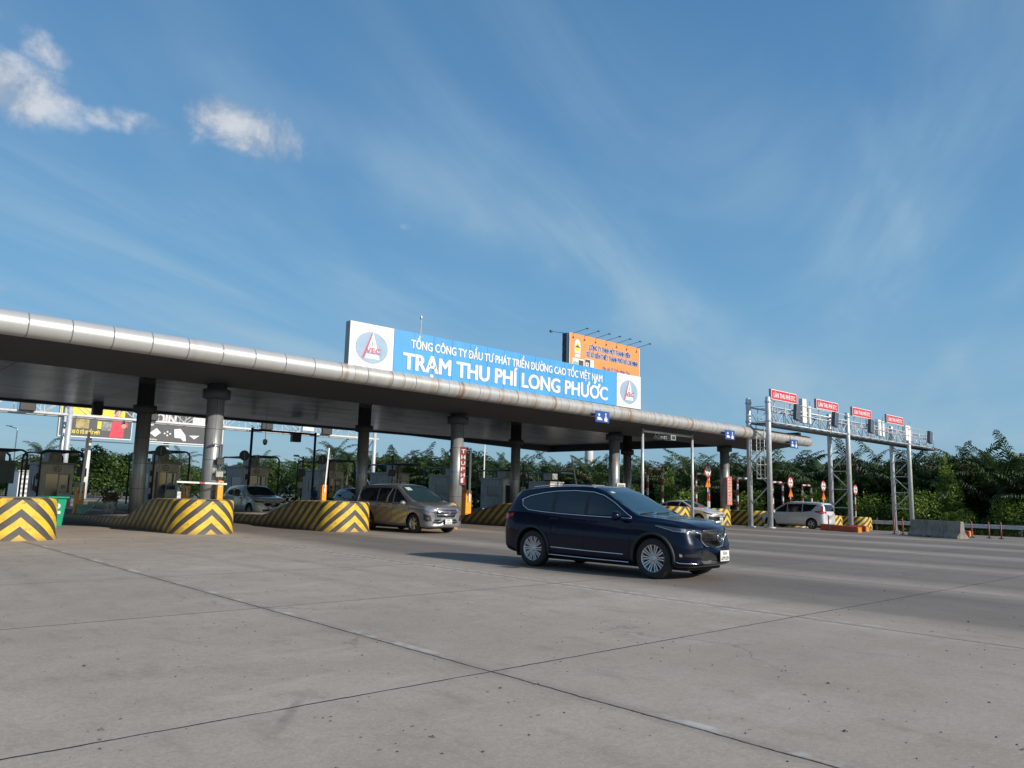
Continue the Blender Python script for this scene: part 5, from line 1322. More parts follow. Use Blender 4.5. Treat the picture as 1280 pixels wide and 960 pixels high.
for (x, y, h, l) in ((9.75, 39.6, 2.6, 'dark pole crowded with signal boxes beside booth 12'), (26.0, 38.5, 3.2, 'lamp topped camera pole behind the grey minivan roof'),
                     (37.2, 39, 3.3, 'dark camera pole rising behind the tail of the blue SUV'), (31.0, 38, 2.9, 'dark signal pole beside the raised boom and red banner'), (20.6, 39.3, 2.9, 'dark signal pole right of the beige crossover, beside the raised boom'), (42.4, 39, 3.0, 'dark signal pole above the blue SUV roof near the square panel')):
    signal_pole(x, y, h, l)
sp0 = signal_pole(10.72, 26.0, 3.0, 'dark camera pole in front of the tall lit column'); sp0.location = (10.60, 26.02, 1.08); sp0.scale = (.62, .62, .62)

# round dark signs on thin posts by the booths
for (x, y, l) in ((14.35, 43.4, 'round sign seen in shade, just above booth 11'), (19.0, 43.4, 'round sign seen in shade left of booth 10'), (24.05, 43.4, 'round sign seen in shade between the two coconut palms')):
    t = thing('round_sign', l, 'sign', (x, y, KZ), group='round signs on posts beside the booths')
    mb = MB(); mb.tube([(0, 0, 0), (0, 0, 3.0)], .03, 8); mb.build('post', M_['steel'], t)
    mb = MB(); mb.prism(ngon(0, 2.95, .30, 32), -.06, -.035, 0); mb.build('disc', M_['bluepipe'], t)
    mb = MB(); mb.prism([(-.025, 2.75), (.025, 2.75), (.025, 3.15), (-.025, 3.15)], -.066, -.061, 0); mb.build('arrow', M_['greyfix'], t)

# frames spanning one lane with cameras
def portal(x0, x1, y, h, m, label, z0=0, cam_=True, grp=None):
    t = thing('camera_frame', label, 'frame', (x0, y, gz(x0, y)))
    w_ = x1 - x0
    for k, x in enumerate((0, w_)):
        mb = MB(); mb.tube([(x, 0, z0), (x, 0, h)], .075, 12); mb.lathe([(.16, z0), (.16, z0 + .03)], 12, Matrix.Translation((x, 0, 0))); mb.build('post', m, t)
    mb = MB(); mb.tube([(.02, 0, h - .12), (w_ - .02, 0, h - .12)], .065, 12); mb.build('crossbar', m, t)
    return t
pf = portal(20.1, 24.35, 45, 5.15, M_['bluepipe'], 'tall blue painted frame spanning the lane between booths 10 and 9', KZ)
mb = MB(); mb.box(2.5, 3.1, -.35, .0, 4.45, 5.0, b=.03); mb.build('camera_housing', M_['bluepipe'], pf)
pg = portal(31.55, 35.95, 24.3, 5.02, M_['steel'], 'slim grey frame carrying cameras, standing just in front of the canopy')
for (a, b_, s_) in ((1.05, 4.62, .10), (1.35, 4.62, .13), (2.05, 4.66, .22)):
    mb = MB(); mb.tube([(a, 0, 4.86), (a, -.06, b_ + .05)], .018, 6); mb.box(a - s_, a + s_, -.45, .02, b_ - s_ * .6, b_ + s_ * .6, b=.02); mb.box(a - s_ * .7, a + s_ * .7, -.455, -.451, b_ - s_ * .4, b_ + s_ * .4, 1); mb.build('camera', [M_['greyfix'], M_['glass']], pg)
# hanging things under the canopy
for (x, y, z, l) in ((20.5, 44, 4.2, 'white dome camera hanging from the canopy left of the blue frame'), (43.4, 23.9, 5.0, 'dark camera hanging on a rod above the right end of the canopy')):
    t = thing('dome_camera', l, 'camera', (x, y, z))
    mb = MB(); mb.tube([(0, 0, .2), (0, 0, 1.5)], .015, 6); mb.build('rod', M_['steel_dk'], t)
    mb = MB(); mb.lathe([(.02, .25), (.13, .2), (.14, .05), (.12, 0)], 16); mb.lathe([(.12, -.001), (.10, -.07), (.05, -.11), (.0, -.12)], 16, None, 1); mb.build('dome', [M_['white'], M_['glass']], t)
t = thing('loudspeaker', 'dark box loudspeaker hanging under the far edge of the ceiling at the left', 'loudspeaker', (11.45, 45, 5.45))
mb = MB(); mb.box(-.24, .24, -.2, .2, -.3, .3, b=.03); mb.build('case', M_['black'], t); mb = MB(); mb.tube([(0, 0, .3), (0, 0, .62)], .03, 6); mb.build('bracket', M_['steel_dk'], t)

# road signs on banded posts
def round_sign(x, y, label, tri=True, h=4.3):
    t = thing('height_limit_sign', label, 'road sign', (x, y, gz(x, y) + .9), group='round red bordered signs on banded posts')
    mb = MB(); banded(mb, [(0, .05, 0), (0, .05, h - 1.0)], .045, .55); mb.build('post', [M_['white'], M_['red']], t)
    z = h - 1.25
    mb = MB(); mb.prism(ngon(0, z, .40, 36), -.0, .02, 0); mb.prism(ngon(0, z, .30, 36), -.006, -.002, 1)
    mb.prism([(-.09, z + .27), (.09, z + .27), (0, z + .12)], -.010, -.007, 2); mb.prism([(-.09, z - .27), (.09, z - .27), (0, z - .12)], -.010, -.007, 2)
    text_mb(mb, '4.75m', .42, .13, .04, Matrix.Translation((0, -.006, z - .06)), 2)
    mb.build('disc', [M_['red'], M_['whiteclean'], M_['black']], t)
    if tri:
        mb = MB(); mb.prism([(-.36, z - 1.02), (.36, z - 1.02), (.04, z - .44), (-.04, z - .44)], 0, .02, 0); mb.prism([(-.27, z - .98), (.27, z - .98), (.0, z - .50)], -.006, -.002, 1); mb.prism([(-.03, z - .82), (.03, z - .82), (.04, z - .62), (-.04, z - .62)], -.010, -.007, 2); mb.prism(ngon(0, z - .89, .035, 10), -.010, -.007, 2)
        mb.build('warning_triangle', [M_['red'], M_['signo2'], M_['black']], t)
    return t
M_['signo2'] = mat('warning sign amber', (.80, .25, .01), .4)
for (x, l, tri) in ((41.8, 'round height sign over an orange triangle, left of the white lettered banner', True), (52.3, 'round height sign over an orange triangle, above the front of the silver minivan', True),
                    (57.4, 'round height sign over an orange triangle, above the tail of the silver minivan', True), (63.0, 'round sign with no triangle on a banded post right of the middle gantry posts', False)):
    round_sign(x, 27.1, l, tri, 3.65 if x < 50 else 3.5)

# vertical banners on columns
def vbanner(x, y, z0, z1, w_, label, txt, m0, m1, lit):
    t = thing('column_banner', label, 'banner', (x, y, 0), -.5)
    mb = MB(); mb.box(-w_ / 2, w_ / 2, 0, .03, z0, z1, b=.005); mb.build('panel', m0, t)
    mb = MB(); n_ = len(txt); h_ = (z1 - z0 - .12) / n_
    for i, c in enumerate(txt): text_mb(mb, c, w_ * .62, h_ * .66, .06, Matrix.Translation((0, -.006, z1 - .06 - (i + .85) * h_)), 0)
    mb.build('lettering', m1, t); return t
M_['bannerred'] = mat('faded red banner', (.30, .03, .03), .5, 0, .35, 5)
M_['banneror'] = mat('salmon banner', (.72, .17, .10), .5, 0, .15, 5)
vbanner(21.22, 26.04, 1.85, 3.5, .26, 'red vertical banner with white letters on the column behind the grey minivan', 'THUPHÍ', M_['bannerred'], M_['white'], 1)
vbanner(42.45, 26.0, 1.2, 2.95, .34, 'salmon vertical banner with white letters on the column beside the silver sedan', 'LONGPHƯỚC', M_['banneror'], M_['white'], 1)
t = thing('control_cabinet', 'tan square cabinet fixed beside the column above the blue SUV windscreen', 'cabinet', (31.95, 26.0, 1.55), -.3)
mb = MB(); mb.box(-.26, .26, 0, .18, 0, .68, b=.01); mb.build('case', M_['white'], t); mb = MB(); mb.box(-.20, .20, -.008, .001, .06, .62); mb.build('door', mat('tan panel', (.30, .22, .14), .6), t)

# things standing on the left island and ground
t = thing('wheelie_bin', 'green wheeled bin behind the leftmost striped nose', 'bin', (6.55, 30.0, gz(6.5, 30)), .3)
mb = MB(); bm = bmesh.new(); bmesh.ops.create_cube(bm, size=1)
for v in bm.verts: k = 1 if v.co.z > 0 else .78; v.co = Vector((v.co.x * .62 * k, v.co.y * .66 * k, .55 + v.co.z * .95))
bmesh.ops.bevel(bm, geom=bm.edges[:], offset=.03, segments=2, affect='EDGES'); mb.bm(bm); mb.build('body', M_['green'], t)
mb = MB(); mb.box(-.36, .36, -.38, .40, 1.035, 1.10, b=.025); mb.tube([(-.3, .42, 1.06), (.3, .42, 1.06)], .02, 8); mb.build('lid', M_['green'], t)
for s in (-1, 1): mb = MB(); mb.lathe([(.09, 0), (.1, .01), (.1, .05), (.09, .06)], 16, Matrix.Translation((s * .27, .28, .10)) @ Matrix.Rotation(PI / 2, 4, 'Y')); mb.build('wheel', M_['rubber'], t)
mb = MB(); mb.prism(ngon(0, .78, .09, 20), -.335, -.333); mb.box(-.12, .12, -.325, -.318, .52, .62); mb.build('white_mark', M_['white'], t)
t = thing('green_box', 'small pale green box on the kerb beside the orange cabinet', 'box', (9.2, 36.9, gz(9.2, 37) + KZ), .2)
mb = MB(); mb.box(-.18, .18, -.14, .14, 0, .30, b=.02); mb.build('case', M_['palegreen'], t); mb = MB(); mb.prism([(-.2, .3), (.2, .3), (.12, .40), (-.12, .40)], -.16, .16); mb.build('lid', M_['palegreen'], t)
t = thing('spotted_drum', 'pale grey spotted drum heaped with brown netting and a leaning stick on the kerb', 'drum', (9.85, 35.4, gz(9.85, 35.4) + KZ))
mb = MB(); mb.lathe([(.24, 0), (.27, .05), (.27, .3), (.24, .58), (.20, .6)], 20, Matrix.Rotation(.12, 4, 'X')); 
spm = mat('spotted drum', (.34, .34, .33), .7, 0, .75, 9); mb.build('barrel', spm, t)
mb = MB(); r_ = random.Random(5)
for k in range(26):
    a0 = r_.random() * 6.28; rr = .12 + r_.random() * .22; zz_ = .55 + r_.random() * .35; P = [(rr * math.cos(a0 + i * .5) * (1 - i * .02), rr * math.sin(a0 + i * .5), zz_ + .06 * math.sin(i * 1.3 + k)) for i in range(9)]
    mb.tube(P, .022, 5)
mb.build('netting', mat('brown netting', (.10, .075, .05), .9, 0, .4, 8), t)
mb = MB(); mb.tube([(-.95, -.1, 0), (-.28, -.1, .78)], .025, 6); mb.build('stick', M_['greyfix'], t)
t = thing('dark_board', 'large dark board hanging in the pipe guard at the left edge', 'board', (8.0, 44.1, gz(5, 44) + KZ + 1.35)); mb = MB(); mb.box(-1.9, -.15, -.05, .05, .0, 1.1, b=.02); mb.build('panel', mat('dark teal board', (.09, .125, .135), .5), t)
mb = MB(); mb.tube([(-1.5, 0, 1.2), (-1.5, 0, 1.42)], .02, 6); mb.tube([(-.4, 0, 1.1), (-.4, 0, 1.42)], .02, 6); mb.build('hanger', M_['steel_dk'], t)

# ------------------------------------------------------------------ right side: barriers, posts, rail
t = thing('jersey_barrier', 'grey concrete barrier block standing at the right edge of the road', 'barrier', (41.0, 14.9, 0), math.atan2(12.06 - 14.88, 39.24 - 41.07))
L_ = 3.36
prof = [(-.30, 0), (.30, 0), (.30, .08), (.14, .30), (.09, .78), (-.09, .78), (-.14, .30), (-.30, .08)]
mb = MB(); mb.prism(prof, 0, L_, 0, Matrix.Rotation(-PI / 2, 4, 'Z')); o = fixn(mb.build('block', M_['concrete'], t))
bm = bmesh.new(); bm.from_mesh(o.data); bmesh.ops.bevel(bm, geom=[e for e in bm.edges], offset=.015, segments=2, affect='EDGES'); bm.to_mesh(o.data); bm.free()
mb = MB(); mb.box(L_ * .42, L_ * .48, -.315, .315, -.0, .06); mb.build('lifting_slot', M_['black'], t)
M_['obar'] = mat('orange barrier paint', (.62, .10, .03), .5, 0, .2, 3, dirt=.35)
def obar(x, y, a, ln, label, h=.36):
    t = thing('orange_barrier', label, 'barrier', (x, y, gz(x, y)), a, group='low orange barriers')
    mb = MB(); mb.box(0, ln, -.13, .13, .0, h, b=.03)
    k = int(ln / .5)
    for i in range(1, k): mb.box(ln * i / k - .015, ln * i / k + .015, -.135, .135, .03, h - .04)
    mb.build('body', M_['obar'], t)
    mb = MB(); mb.box(ln - .002, ln + .012, -.08, .08, .05, h - .06); mb.build('end_cap', M_['orange'], t); return t
obar(43.5, 20.7, math.atan2(-4, -3.4), 4.4, 'long low orange barrier between the middle gantry posts and the striped island')
obar(47.0, 20.6, math.atan2(-1.4, -1.1), 1.9, 'short low orange barrier just behind the long one')
obar(47.2, 15.8, math.atan2(-2.6, -2.0), 2.7, 'low orange barrier right of the grey concrete block')
M_['opost'] = mat('dull orange post', (.30, .075, .04), .6, 0, .2, 3, dirt=.3)
def opost(x, y, label, m=None):
    t = thing('delineator_post', label, 'post', (x, y, gz(x, y)), group='thin orange delineator posts')
    mb = MB(); mb.tube([(0, 0, 0), (0, 0, .82)], .034, 8); mb.build('post', m or M_['opost'], t)
    mb = MB(); mb.lathe([(.12, 0), (.12, .03), (.045, .05)], 12); mb.build('foot', M_['rubber'], t)
obr = mat('dull brown red post', (.15, .05, .04), .7)
for (x, y, l, m_) in ((41.7, 19.47, 'dull reddish post behind the silver minivan', obr), (42.4, 16.3, 'orange post left of the concrete block, left one of the close pair', None), (41.4, 15.5, 'orange post left of the concrete block, right one of the close pair', None),
                      (44.5, 13.3, 'orange post just right of the concrete block', None), (44.6, 12.55, 'orange post second to the right of the concrete block', None), (43.93, 11.83, 'orange post third to the right of the concrete block', None), (43.6, 10.6, 'short orange post furthest right by the guard rail', None)):
    opost(x, y, l, m_)
t = thing('guard_rail', 'grey steel guard rail along the right edge of the plaza', 'guard rail', (64, 6, gz(64, 6)))
mb = MB()
prof = [(0, .50), (.04, .53), (.04, .58), (0, .62), (0, .68), (.04, .72), (.04, .77), (0, .80)]
n0 = 0
for y in (0, 60):
    for (a, b) in prof: mb.v.append((-a, y, b))
for i in range(7): mb.face((i, i + 1, 8 + i + 1, 8 + i))
mb.build('rail', M_['steel'], t)
for k in range(31): mb = MB(); mb.box(.01, .11, k * 2 - .05, k * 2 + .05, -.1, .82); mb.build('post', M_['steel_dk'], t)

# ------------------------------------------------------------------ toll-tag gantry at right
gt_ = thing('toll_gantry', 'galvanised truss gantry with walkway on paired tubular posts at the right', 'gantry', (40.8, 22.4, 0))
GY = 1.25
for i, x in enumerate((0, 10.4, 20.9)):
    for y in (0, GY):
        g0 = gz(40.8 + x, 22.4) - .02
        mb = MB(); mb.lathe([(.15, g0), (.15, 7.42), (.10, 7.5), (0, 7.52)], 20, Matrix.Translation((x, y, 0)))
        for z in (6.1, 7.2): mb.lathe([(.18, z - .06), (.18, z + .06)], 20, Matrix.Translation((x, y, 0)))
        mb.lathe([(.30, g0), (.30, g0 + .06), (.19, g0 + .08)], 20, Matrix.Translation((x, y, 0)))
        mb.build('post', M_['steel'], gt_)
    mb = MB(); zs_ = [1.2, 2.4, 3.6, 4.8, 5.95]
    for k in range(len(zs_) - 1):
        a, b = (0, GY) if k % 2 else (GY, 0)
        mb.tube([(x, a, zs_[k]), (x, b, zs_[k + 1])], .035, 6)
        if i: mb.tube([(x, 0, zs_[k]), (x, GY, zs_[k])], .03, 6)
    mb.build('bracing', M_['steel'], gt_)
EL = 25.8
mb = MB()
for y in (0, GY):
    for z in (6.05, 6.95): mb.tube([(-.1, y, z), (EL, y, z)], .05, 8)
k = int(EL / 1.05)
for y in (0, GY):
    for i in range(k):
        a, b = i * 1.05, (i + 1) * 1.05; z0, z1 = (6.05, 6.95) if i % 2 else (6.95, 6.05)
        mb.tube([(a, y, z0), (b, y, z1)], .025, 6); mb.tube([(a, y, 6.05), (a, y, 6.95)], .022, 6)
for i in range(0, k, 1): mb.tube([(i * 1.05, 0, 6.05), (i * 1.05, GY, 6.05)], .025, 5); mb.tube([(i * 1.05, 0, 6.95), (i * 1.05, GY, 6.95)], .02, 5)
mb.build('truss', M_['steel'], gt_)
mb = MB(); mb.box(0, EL + 1.6, .12, GY - .12, 5.93, 5.98)
for i in range(int((EL + 1.6) / .25)): mb.box(i * .25, i * .25 + .03, .1, GY - .1, 5.983, 6.0)
mb.build('walkway', M_['steel_dk'], gt_)
mb = MB()
for z in (7.3, 6.7): mb.tube([(.3, -.12, z), (EL + .3, -.12, z)], .022, 6)
for i in range(int(EL / 1.5) + 1): mb.tube([(.3 + i * 1.5, -.12, 6.0), (.3 + i * 1.5, -.12, 7.3)], .02, 6)
mb.build('handrail', M_['steel'], gt_)
mb = MB()   # caged ladder between the first pair of posts
for y in (.35, .85): mb.tube([(.12, y, 2.75), (.12, y, 6.0)], .025, 6)
for i in range(13): mb.tube([(.12, .35, 2.75 + i * .26), (.12, .85, 2.75 + i * .26)], .015, 5)
for z in (2.8, 3.6, 4.4, 5.2): mb.tube([(.12, .35, z), (.62, .3, z), (.85, .6, z), (.62, .9, z), (.12, .85, z)], .018, 5)
for (x, y) in ((.62, .3), (.85, .6), (.62, .9)): mb.tube([(x, y, 2.8), (x, y, 5.6)], .016, 5)
mb.build('ladder', M_['steel'], gt_)
mb = MB(); mb.tube([(EL - .5, .6, 6.0), (EL + 3.2, .6, 5.95)], .04, 6); mb.tube([(EL, 0, 6.05), (EL + 2.4, .6, 6.0)], .03, 6); mb.tube([(EL, GY, 6.95), (EL + 2.2, .6, 6.05)], .03, 6); mb.tube([(EL + 2.6, .6, 6), (EL + 2.6, .6, 6.9)], .015, 5); mb.build('end_bracket', M_['steel'], gt_)

def etc_sign(x, label):
    t = thing('red_lane_sign', label, 'sign', (40.8 + x, 22.25, 7.33), group='red electronic toll lane signs on the gantry')
    mb = MB(); mb.box(0, 3.1, .02, .16, 0, .64, b=.01); mb.build('case', M_['greyfix'], t)
    mb = MB(); mb.prism(rrect(.02, 3.08, .02, .62, .08), .008, .019, 0); mb.prism(rrect(.06, 3.04, .06, .58, .06), .002, .007, 1); mb.build('face', [M_['whiteclean'], M_['signred']], t)
    mb = MB(); text_mb(mb, 'LÀN THU PHÍ ETC', 2.55, .27, .05, Matrix.Translation((1.55, 0, .18)), 0, depth=.003); mb.build('lettering', M_['whiteclean'], t)
    for a in (.6, 2.5): mb = MB(); mb.box(a, a + .06, .16, .20, -.6, .5); mb.build('bracket', M_['steel'], t)
    return t
for x, l in ((.15, 'leftmost of four red signs lettered in white on the gantry'), (5.75, 'second red lettered sign from the left on the gantry'), (10.95, 'third red lettered sign from the left on the gantry'), (16.65, 'rightmost of four red lettered signs on the gantry')): etc_sign(x, l)
for i, (x, l) in enumerate(((4.0, 'tall white antenna box on the gantry right of the first red sign'), (15.2, 'tall white antenna box on the gantry between third and fourth red signs'), (20.2, 'tall white antenna box on the gantry right of the fourth red sign'))):
    t = thing('antenna_box', l, 'antenna', (40.8 + x, 22.3, 6.3), group='white antenna boxes on the gantry')
    mb = MB(); mb.box(0, .55, .0, .25, 0, 1.5 if i == 0 else 1.15, b=.02); mb.build('case', M_['whiteclean'], t)
    mb = MB(); mb.box(.8, 1.15, .02, .22, 0, 1.1, b=.02); mb.build('side_case', M_['whiteclean'], t)
    mb = MB(); mb.tube([(.27, .27, .2), (1.0, .27, .2), (1.5, .27, .2), (1.5, .27, 1.5)], .012, 5); mb.build('bracket', M_['steel_dk'], t)
for x, l in ((2.9, 'dark camera unit under the first red sign'), (8.0, 'dark camera unit under the second red sign'), (13.5, 'dark camera unit right below the third red sign'), (24.6, 'dark camera unit at the far right tip of the gantry')):
    t = thing('gantry_camera', l, 'camera', (40.8 + x, 22.15, 6.35), group='dark camera units on the gantry')
    M4 = Matrix.Rotation(.15, 4, 'Y')
    mb = MB(); mb.box(-.26, .26, -.12, .12, 0, .95, 0, M4, b=.03); mb.build('housing', M_['steel_dk'], t); mb = MB(); mb.box(.0, .08, .12, .5, .3, .45); mb.build('arm', M_['steel'], t)
t = thing('stone_block', 'pale stone block on the ground by the foot of the first gantry post', 'stone', (42.0, 23.2, -.03), .3); mb = MB(); mb.box(-.35, .35, -.2, .2, 0, .20, b=.03); mb.build('block', M_['concrete'], t)
t2 = dup(t, (40.9, 26.2, 0), .1, 'pale stone block on the ground right of the silver sedan nose', (.9, .9, 1))

# ------------------------------------------------------------------ rear gantry beyond the canopy
rg = thing('rear_gantry', 'pale truss gantry crossing behind the canopy at the left', 'gantry', (12.9, 57, 0))
for x in (0, 23.6):
    for y in (0, 1.2):
        mb = MB(); mb.tube([(x, y, -.4), (x, y, 7.5)], .17, 16); mb.build('post', M_['steel'], rg)
    mb = MB()
    for k in range(5): a, b = (0, 1.2) if k % 2 else (1.2, 0); mb.tube([(x, a, .6 + k * 1.1), (x, b, 1.7 + k * 1.1)], .04, 6)
    mb.build('bracing', M_['steel'], rg)
mb = MB()
for y in (0, 1.2):
    mb.tube([(-12, y, 6.0), (24, y, 6.0)], .10, 8); mb.tube([(-12, y, 7.3), (24, y, 7.3)], .07, 8)
    for i in range(24): a, b = -12 + i * 1.5, -10.5 + i * 1.5; z0, z1 = (6, 7.3) if i % 2 else (7.3, 6); mb.tube([(a, y, z0), (b, y, z1)], .035, 6); mb.tube([(a, y, 6), (a, y, 7.3)], .02, 5)
mb.build('truss', M_['white'], rg)
for x, l in ((-2.5, 'dark sign box on the rear gantry at the far left'), (5.0, 'dark sign box on the rear gantry in front of the yellow billboard'), (13.6, 'dark sign box on the rear gantry beside the tall lit column'), (18.8, 'dark sign box on the rear gantry left of the dark rear column')):
    t = thing('lane_signal', l, 'lane signal', (12.9 + x, 56.75, 6.0), group='dark boxes on the rear gantry'); mb = MB(); mb.box(-.45, .45, -.15, .1, .05, 1.1, b=.03); mb.build('case', M_['black'], t)
    mb = MB(); mb.box(-.06, .06, .1, .25, .3, .5); mb.build('bracket', M_['steel'], t)
t = thing('white_cabinet', 'white equipment box on the rear gantry right of the blue frame', 'cabinet', (30.0, 56.8, 6.2)); mb = MB(); mb.box(-.5, .5, -.15, .15, 0, .9, b=.02); mb.build('case', M_['white'], t); mb = MB(); mb.box(-.4, .4, -.17, -.152, .1, .8); mb.build('door', M_['whiteclean'], t)

# ------------------------------------------------------------------ billboards
def pole_bb(t, x, y, z0, z1, r): mb = MB(); mb.lathe([(r * 1.05, z0), (r, z1)], 24, Matrix.Translation((x, y, 0))); mb.build('pole', M_['white'], t)
# orange one above the canopy
ob = thing('orange_billboard', 'tall orange billboard on a single pole rising behind the right end of the blue sign', 'billboard', (75.0, 70, 0))
BW, BH, BZ = 15.1, 6.4, 17.2
mb = MB(); mb.box(0, BW, 0, .15, BZ, BZ + BH); mb.box(-.10, -.003, -.005, .2, BZ, BZ + BH, 1); mb.box(BW + .003, BW + .1, -.005, .2, BZ, BZ + BH, 1)
n = len(mb.v); mb.build('face', [M_['signorange'], M_['whiteclean']], ob)
mb = MB(); mb.box(-.45, -.12, .2, 1.0, BZ - .2, BZ + BH - .1)
for i in range(8): mb.tube([(-.47, .2 if i % 2 else 1.0, BZ + i * .8), (-.47, 1.0 if i % 2 else .2, BZ + .8 + i * .8)], .04, 5)
mb.box(0, BW, .3, .95, BZ + .2, BZ + BH - .3); mb.build('frame', M_['bluepipe'], ob)
pole_bb(ob, 5.9, 1.6, -.6, BZ + .3, .58)
mb = MB(); mb.box(.9, 2.1, -.03, -.01, BZ + 3.7, BZ + 4.9); mb.prism(ngon(1.5, BZ + 4.9, .6, 24, .75), -.035, -.012); mb.prism(ngon(1.5, BZ + 4.5, .42, 24, .55), -.05, -.04, 1); mb.prism([(1.0, BZ + 4.5), (1.5, BZ + 4.85), (2.0, BZ + 4.5)], -.06, -.055, 2); mb.box(.95, 2.05, -.03, -.012, BZ + 3.15, BZ + 3.6)
mb.build('logo', [M_['whiteclean'], M_['yellow'], M_['boardgrey']], ob)
mb = MB()
text_mb(mb, 'CÔNG TY TNHH MỘT THÀNH VIÊN', 9.0, .72, .12, Matrix.Translation((8.4, 0, BZ + 4.6)), 1, depth=.01); text_mb(mb, 'CÔNG TY TNHH MỘT THÀNH VIÊN', 9.0, .72, .03, Matrix.Translation((8.4, 0, BZ + 4.6)), 0, depth=.04)
text_mb(mb, 'XỔ SỐ KIẾN THIẾT THÀNH PHỐ HỒ CHÍ MINH', 11.4, .72, .12, Matrix.Translation((9.0, 0, BZ + 3.55)), 1, depth=.01); text_mb(mb, 'XỔ SỐ KIẾN THIẾT THÀNH PHỐ HỒ CHÍ MINH', 11.4, .72, .03, Matrix.Translation((9.0, 0, BZ + 3.55)), 0, depth=.04)
text_mb(mb, 'Địa chỉ: 77 Trần Nhân Tôn', 6.0, .5, .03, Matrix.Translation((9.8, 0, BZ + 2.1)), 0, depth=.01)
mb.build('lettering', [M_['navy'], M_['whiteclean']], ob)
mb = MB(); mb.box(.5, 2.9, -.03, -.01, BZ + 1.2, BZ + 3.0, 0); mb.box(.7, 1.6, -.05, -.035, BZ + 1.5, BZ + 2.5, 1); mb.box(1.75, 2.7, -.05, -.035, BZ + 1.4, BZ + 2.8, 2); mb.build('left_picture', [M_['whiteclean'], M_['palegreen'], M_['boardgrey']], ob)
mb = MB(); mb.box(3.0, 4.9, -.03, -.01, BZ + 1.3, BZ + 3.2, 0); mb.box(3.1, 4.1, -.05, -.035, BZ + 1.4, BZ + 3.1, 2); text_mb(mb, 'EL', .75, .9, .06, Matrix.Translation((3.6, -.05, BZ + 1.8)), 0); mb.build('right_picture', [M_['whiteclean'], M_['palegreen'], M_['boardgrey']], ob)
for i in range(7):
    mb = MB(); x = .7 + i * 2.3; mb.tube([(x, 0, BZ + BH), (x + .4, -2.0, BZ + BH + .4)], .035, 5); mb.box(x + .28, x + .60, -2.25, -1.95, BZ + BH + .32, BZ + BH + .48, b=.04); mb.build('lamp_arm', M_['steel_dk'], ob)
mb = MB(); mb.tube([(-.3, .9, BZ + BH), (-1.0, 2.6, BZ + BH + .3)], .035, 5); mb.box(-1.15, -.85, 2.5, 2.8, BZ + BH + .2, BZ + BH + .5); mb.build('lamp_arm', M_['steel_dk'], ob)
# yellow and black one at left
yb = thing('yellow_billboard', 'yellow and black billboard with a red figure, seen through the rear gantry at the left', 'billboard', (19.5, 90, 0))
BW, BH, BZ = 6.95, 5.4, 6.5
mb = MB(); mb.box(0, BW, 0, .5, BZ, BZ + BH); mb.build('face', M_['boardgrey'], yb)
mb = MB(); mb.box(.05, BW - .75, -.03, -.003, BZ + 2.25, BZ + BH - .05); mb.box(3.55, 3.95, -.05, -.032, BZ + .9, BZ + 1.7); mb.build('yellow_area', M_['yellow'], yb)
mb = MB(); mb.box(-.08, BW + .08, -.06, .5, BZ - .12, BZ - .003); mb.box(-.08, -.003, -.06, .5, BZ, BZ + BH); mb.box(BW + .003, BW + .08, -.06, .5, BZ, BZ + BH); mb.box(-.3, BW + .2, -.9, 0, BZ - .5, BZ - .42, 1); mb.build('frame', [M_['white'], M_['steel_dk']], yb)
mb = MB(); mb.prism([(4.75, BZ + .05), (6.2, BZ + .05), (6.25, BZ + 1.9), (6.6, BZ + 1.6), (6.55, BZ + 1.2), (5.9, BZ + 1.4), (5.9, BZ + 2.35), (5.1, BZ + 2.35)], -.06, -.035, 0); mb.prism(ngon(6.15, BZ + 1.35, .26, 12), -.09, -.07, 1); mb.prism(ngon(5.5, BZ + 2.75, .32, 14, .42), -.09, -.035, 1); mb.prism([(5.15, BZ + 2.6), (5.2, BZ + 3.4), (5.9, BZ + 3.4), (5.85, BZ + 2.9), (5.5, BZ + 3.1)], -.1, -.092, 2)
mb.build('figure', [M_['signred'], mat('printed skin', (.5, .32, .24), .6), M_['black']], yb)
mb = MB(); mb.box(1.5, 2.75, -.03, -.01, BZ + .85, BZ + 1.8); mb.build('house_picture', mat('printed house', (.42, .33, .14), .6, 0, .6, 1.5), yb)
mb = MB(); mb.box(4.0, 5.0, -.03, -.01, BZ + .75, BZ + 1.7); mb.build('panel_picture', mat('printed panel', (.28, .28, .27), .6, 0, .7, 2.5), yb)
mb = MB(); text_mb(mb, 'MÂM XE Ô TÔ XUẤT MỸ?', 3.4, .36, .05, Matrix.Translation((2.15, -.01, BZ + .28)), 0); text_mb(mb, 'Vest', 1.4, .55, .05, Matrix.Translation((2.4, -.03, BZ + 3.6)), 1); text_mb(mb, 'N', .35, .3, .05, Matrix.Translation((5.45, -.07, BZ + 1.85)), 2)
mb.build('lettering', [M_['yellow'], M_['black'], M_['whiteclean']], yb)
pole_bb(yb, 3.2, 1.2, -1, BZ + .2, .28)
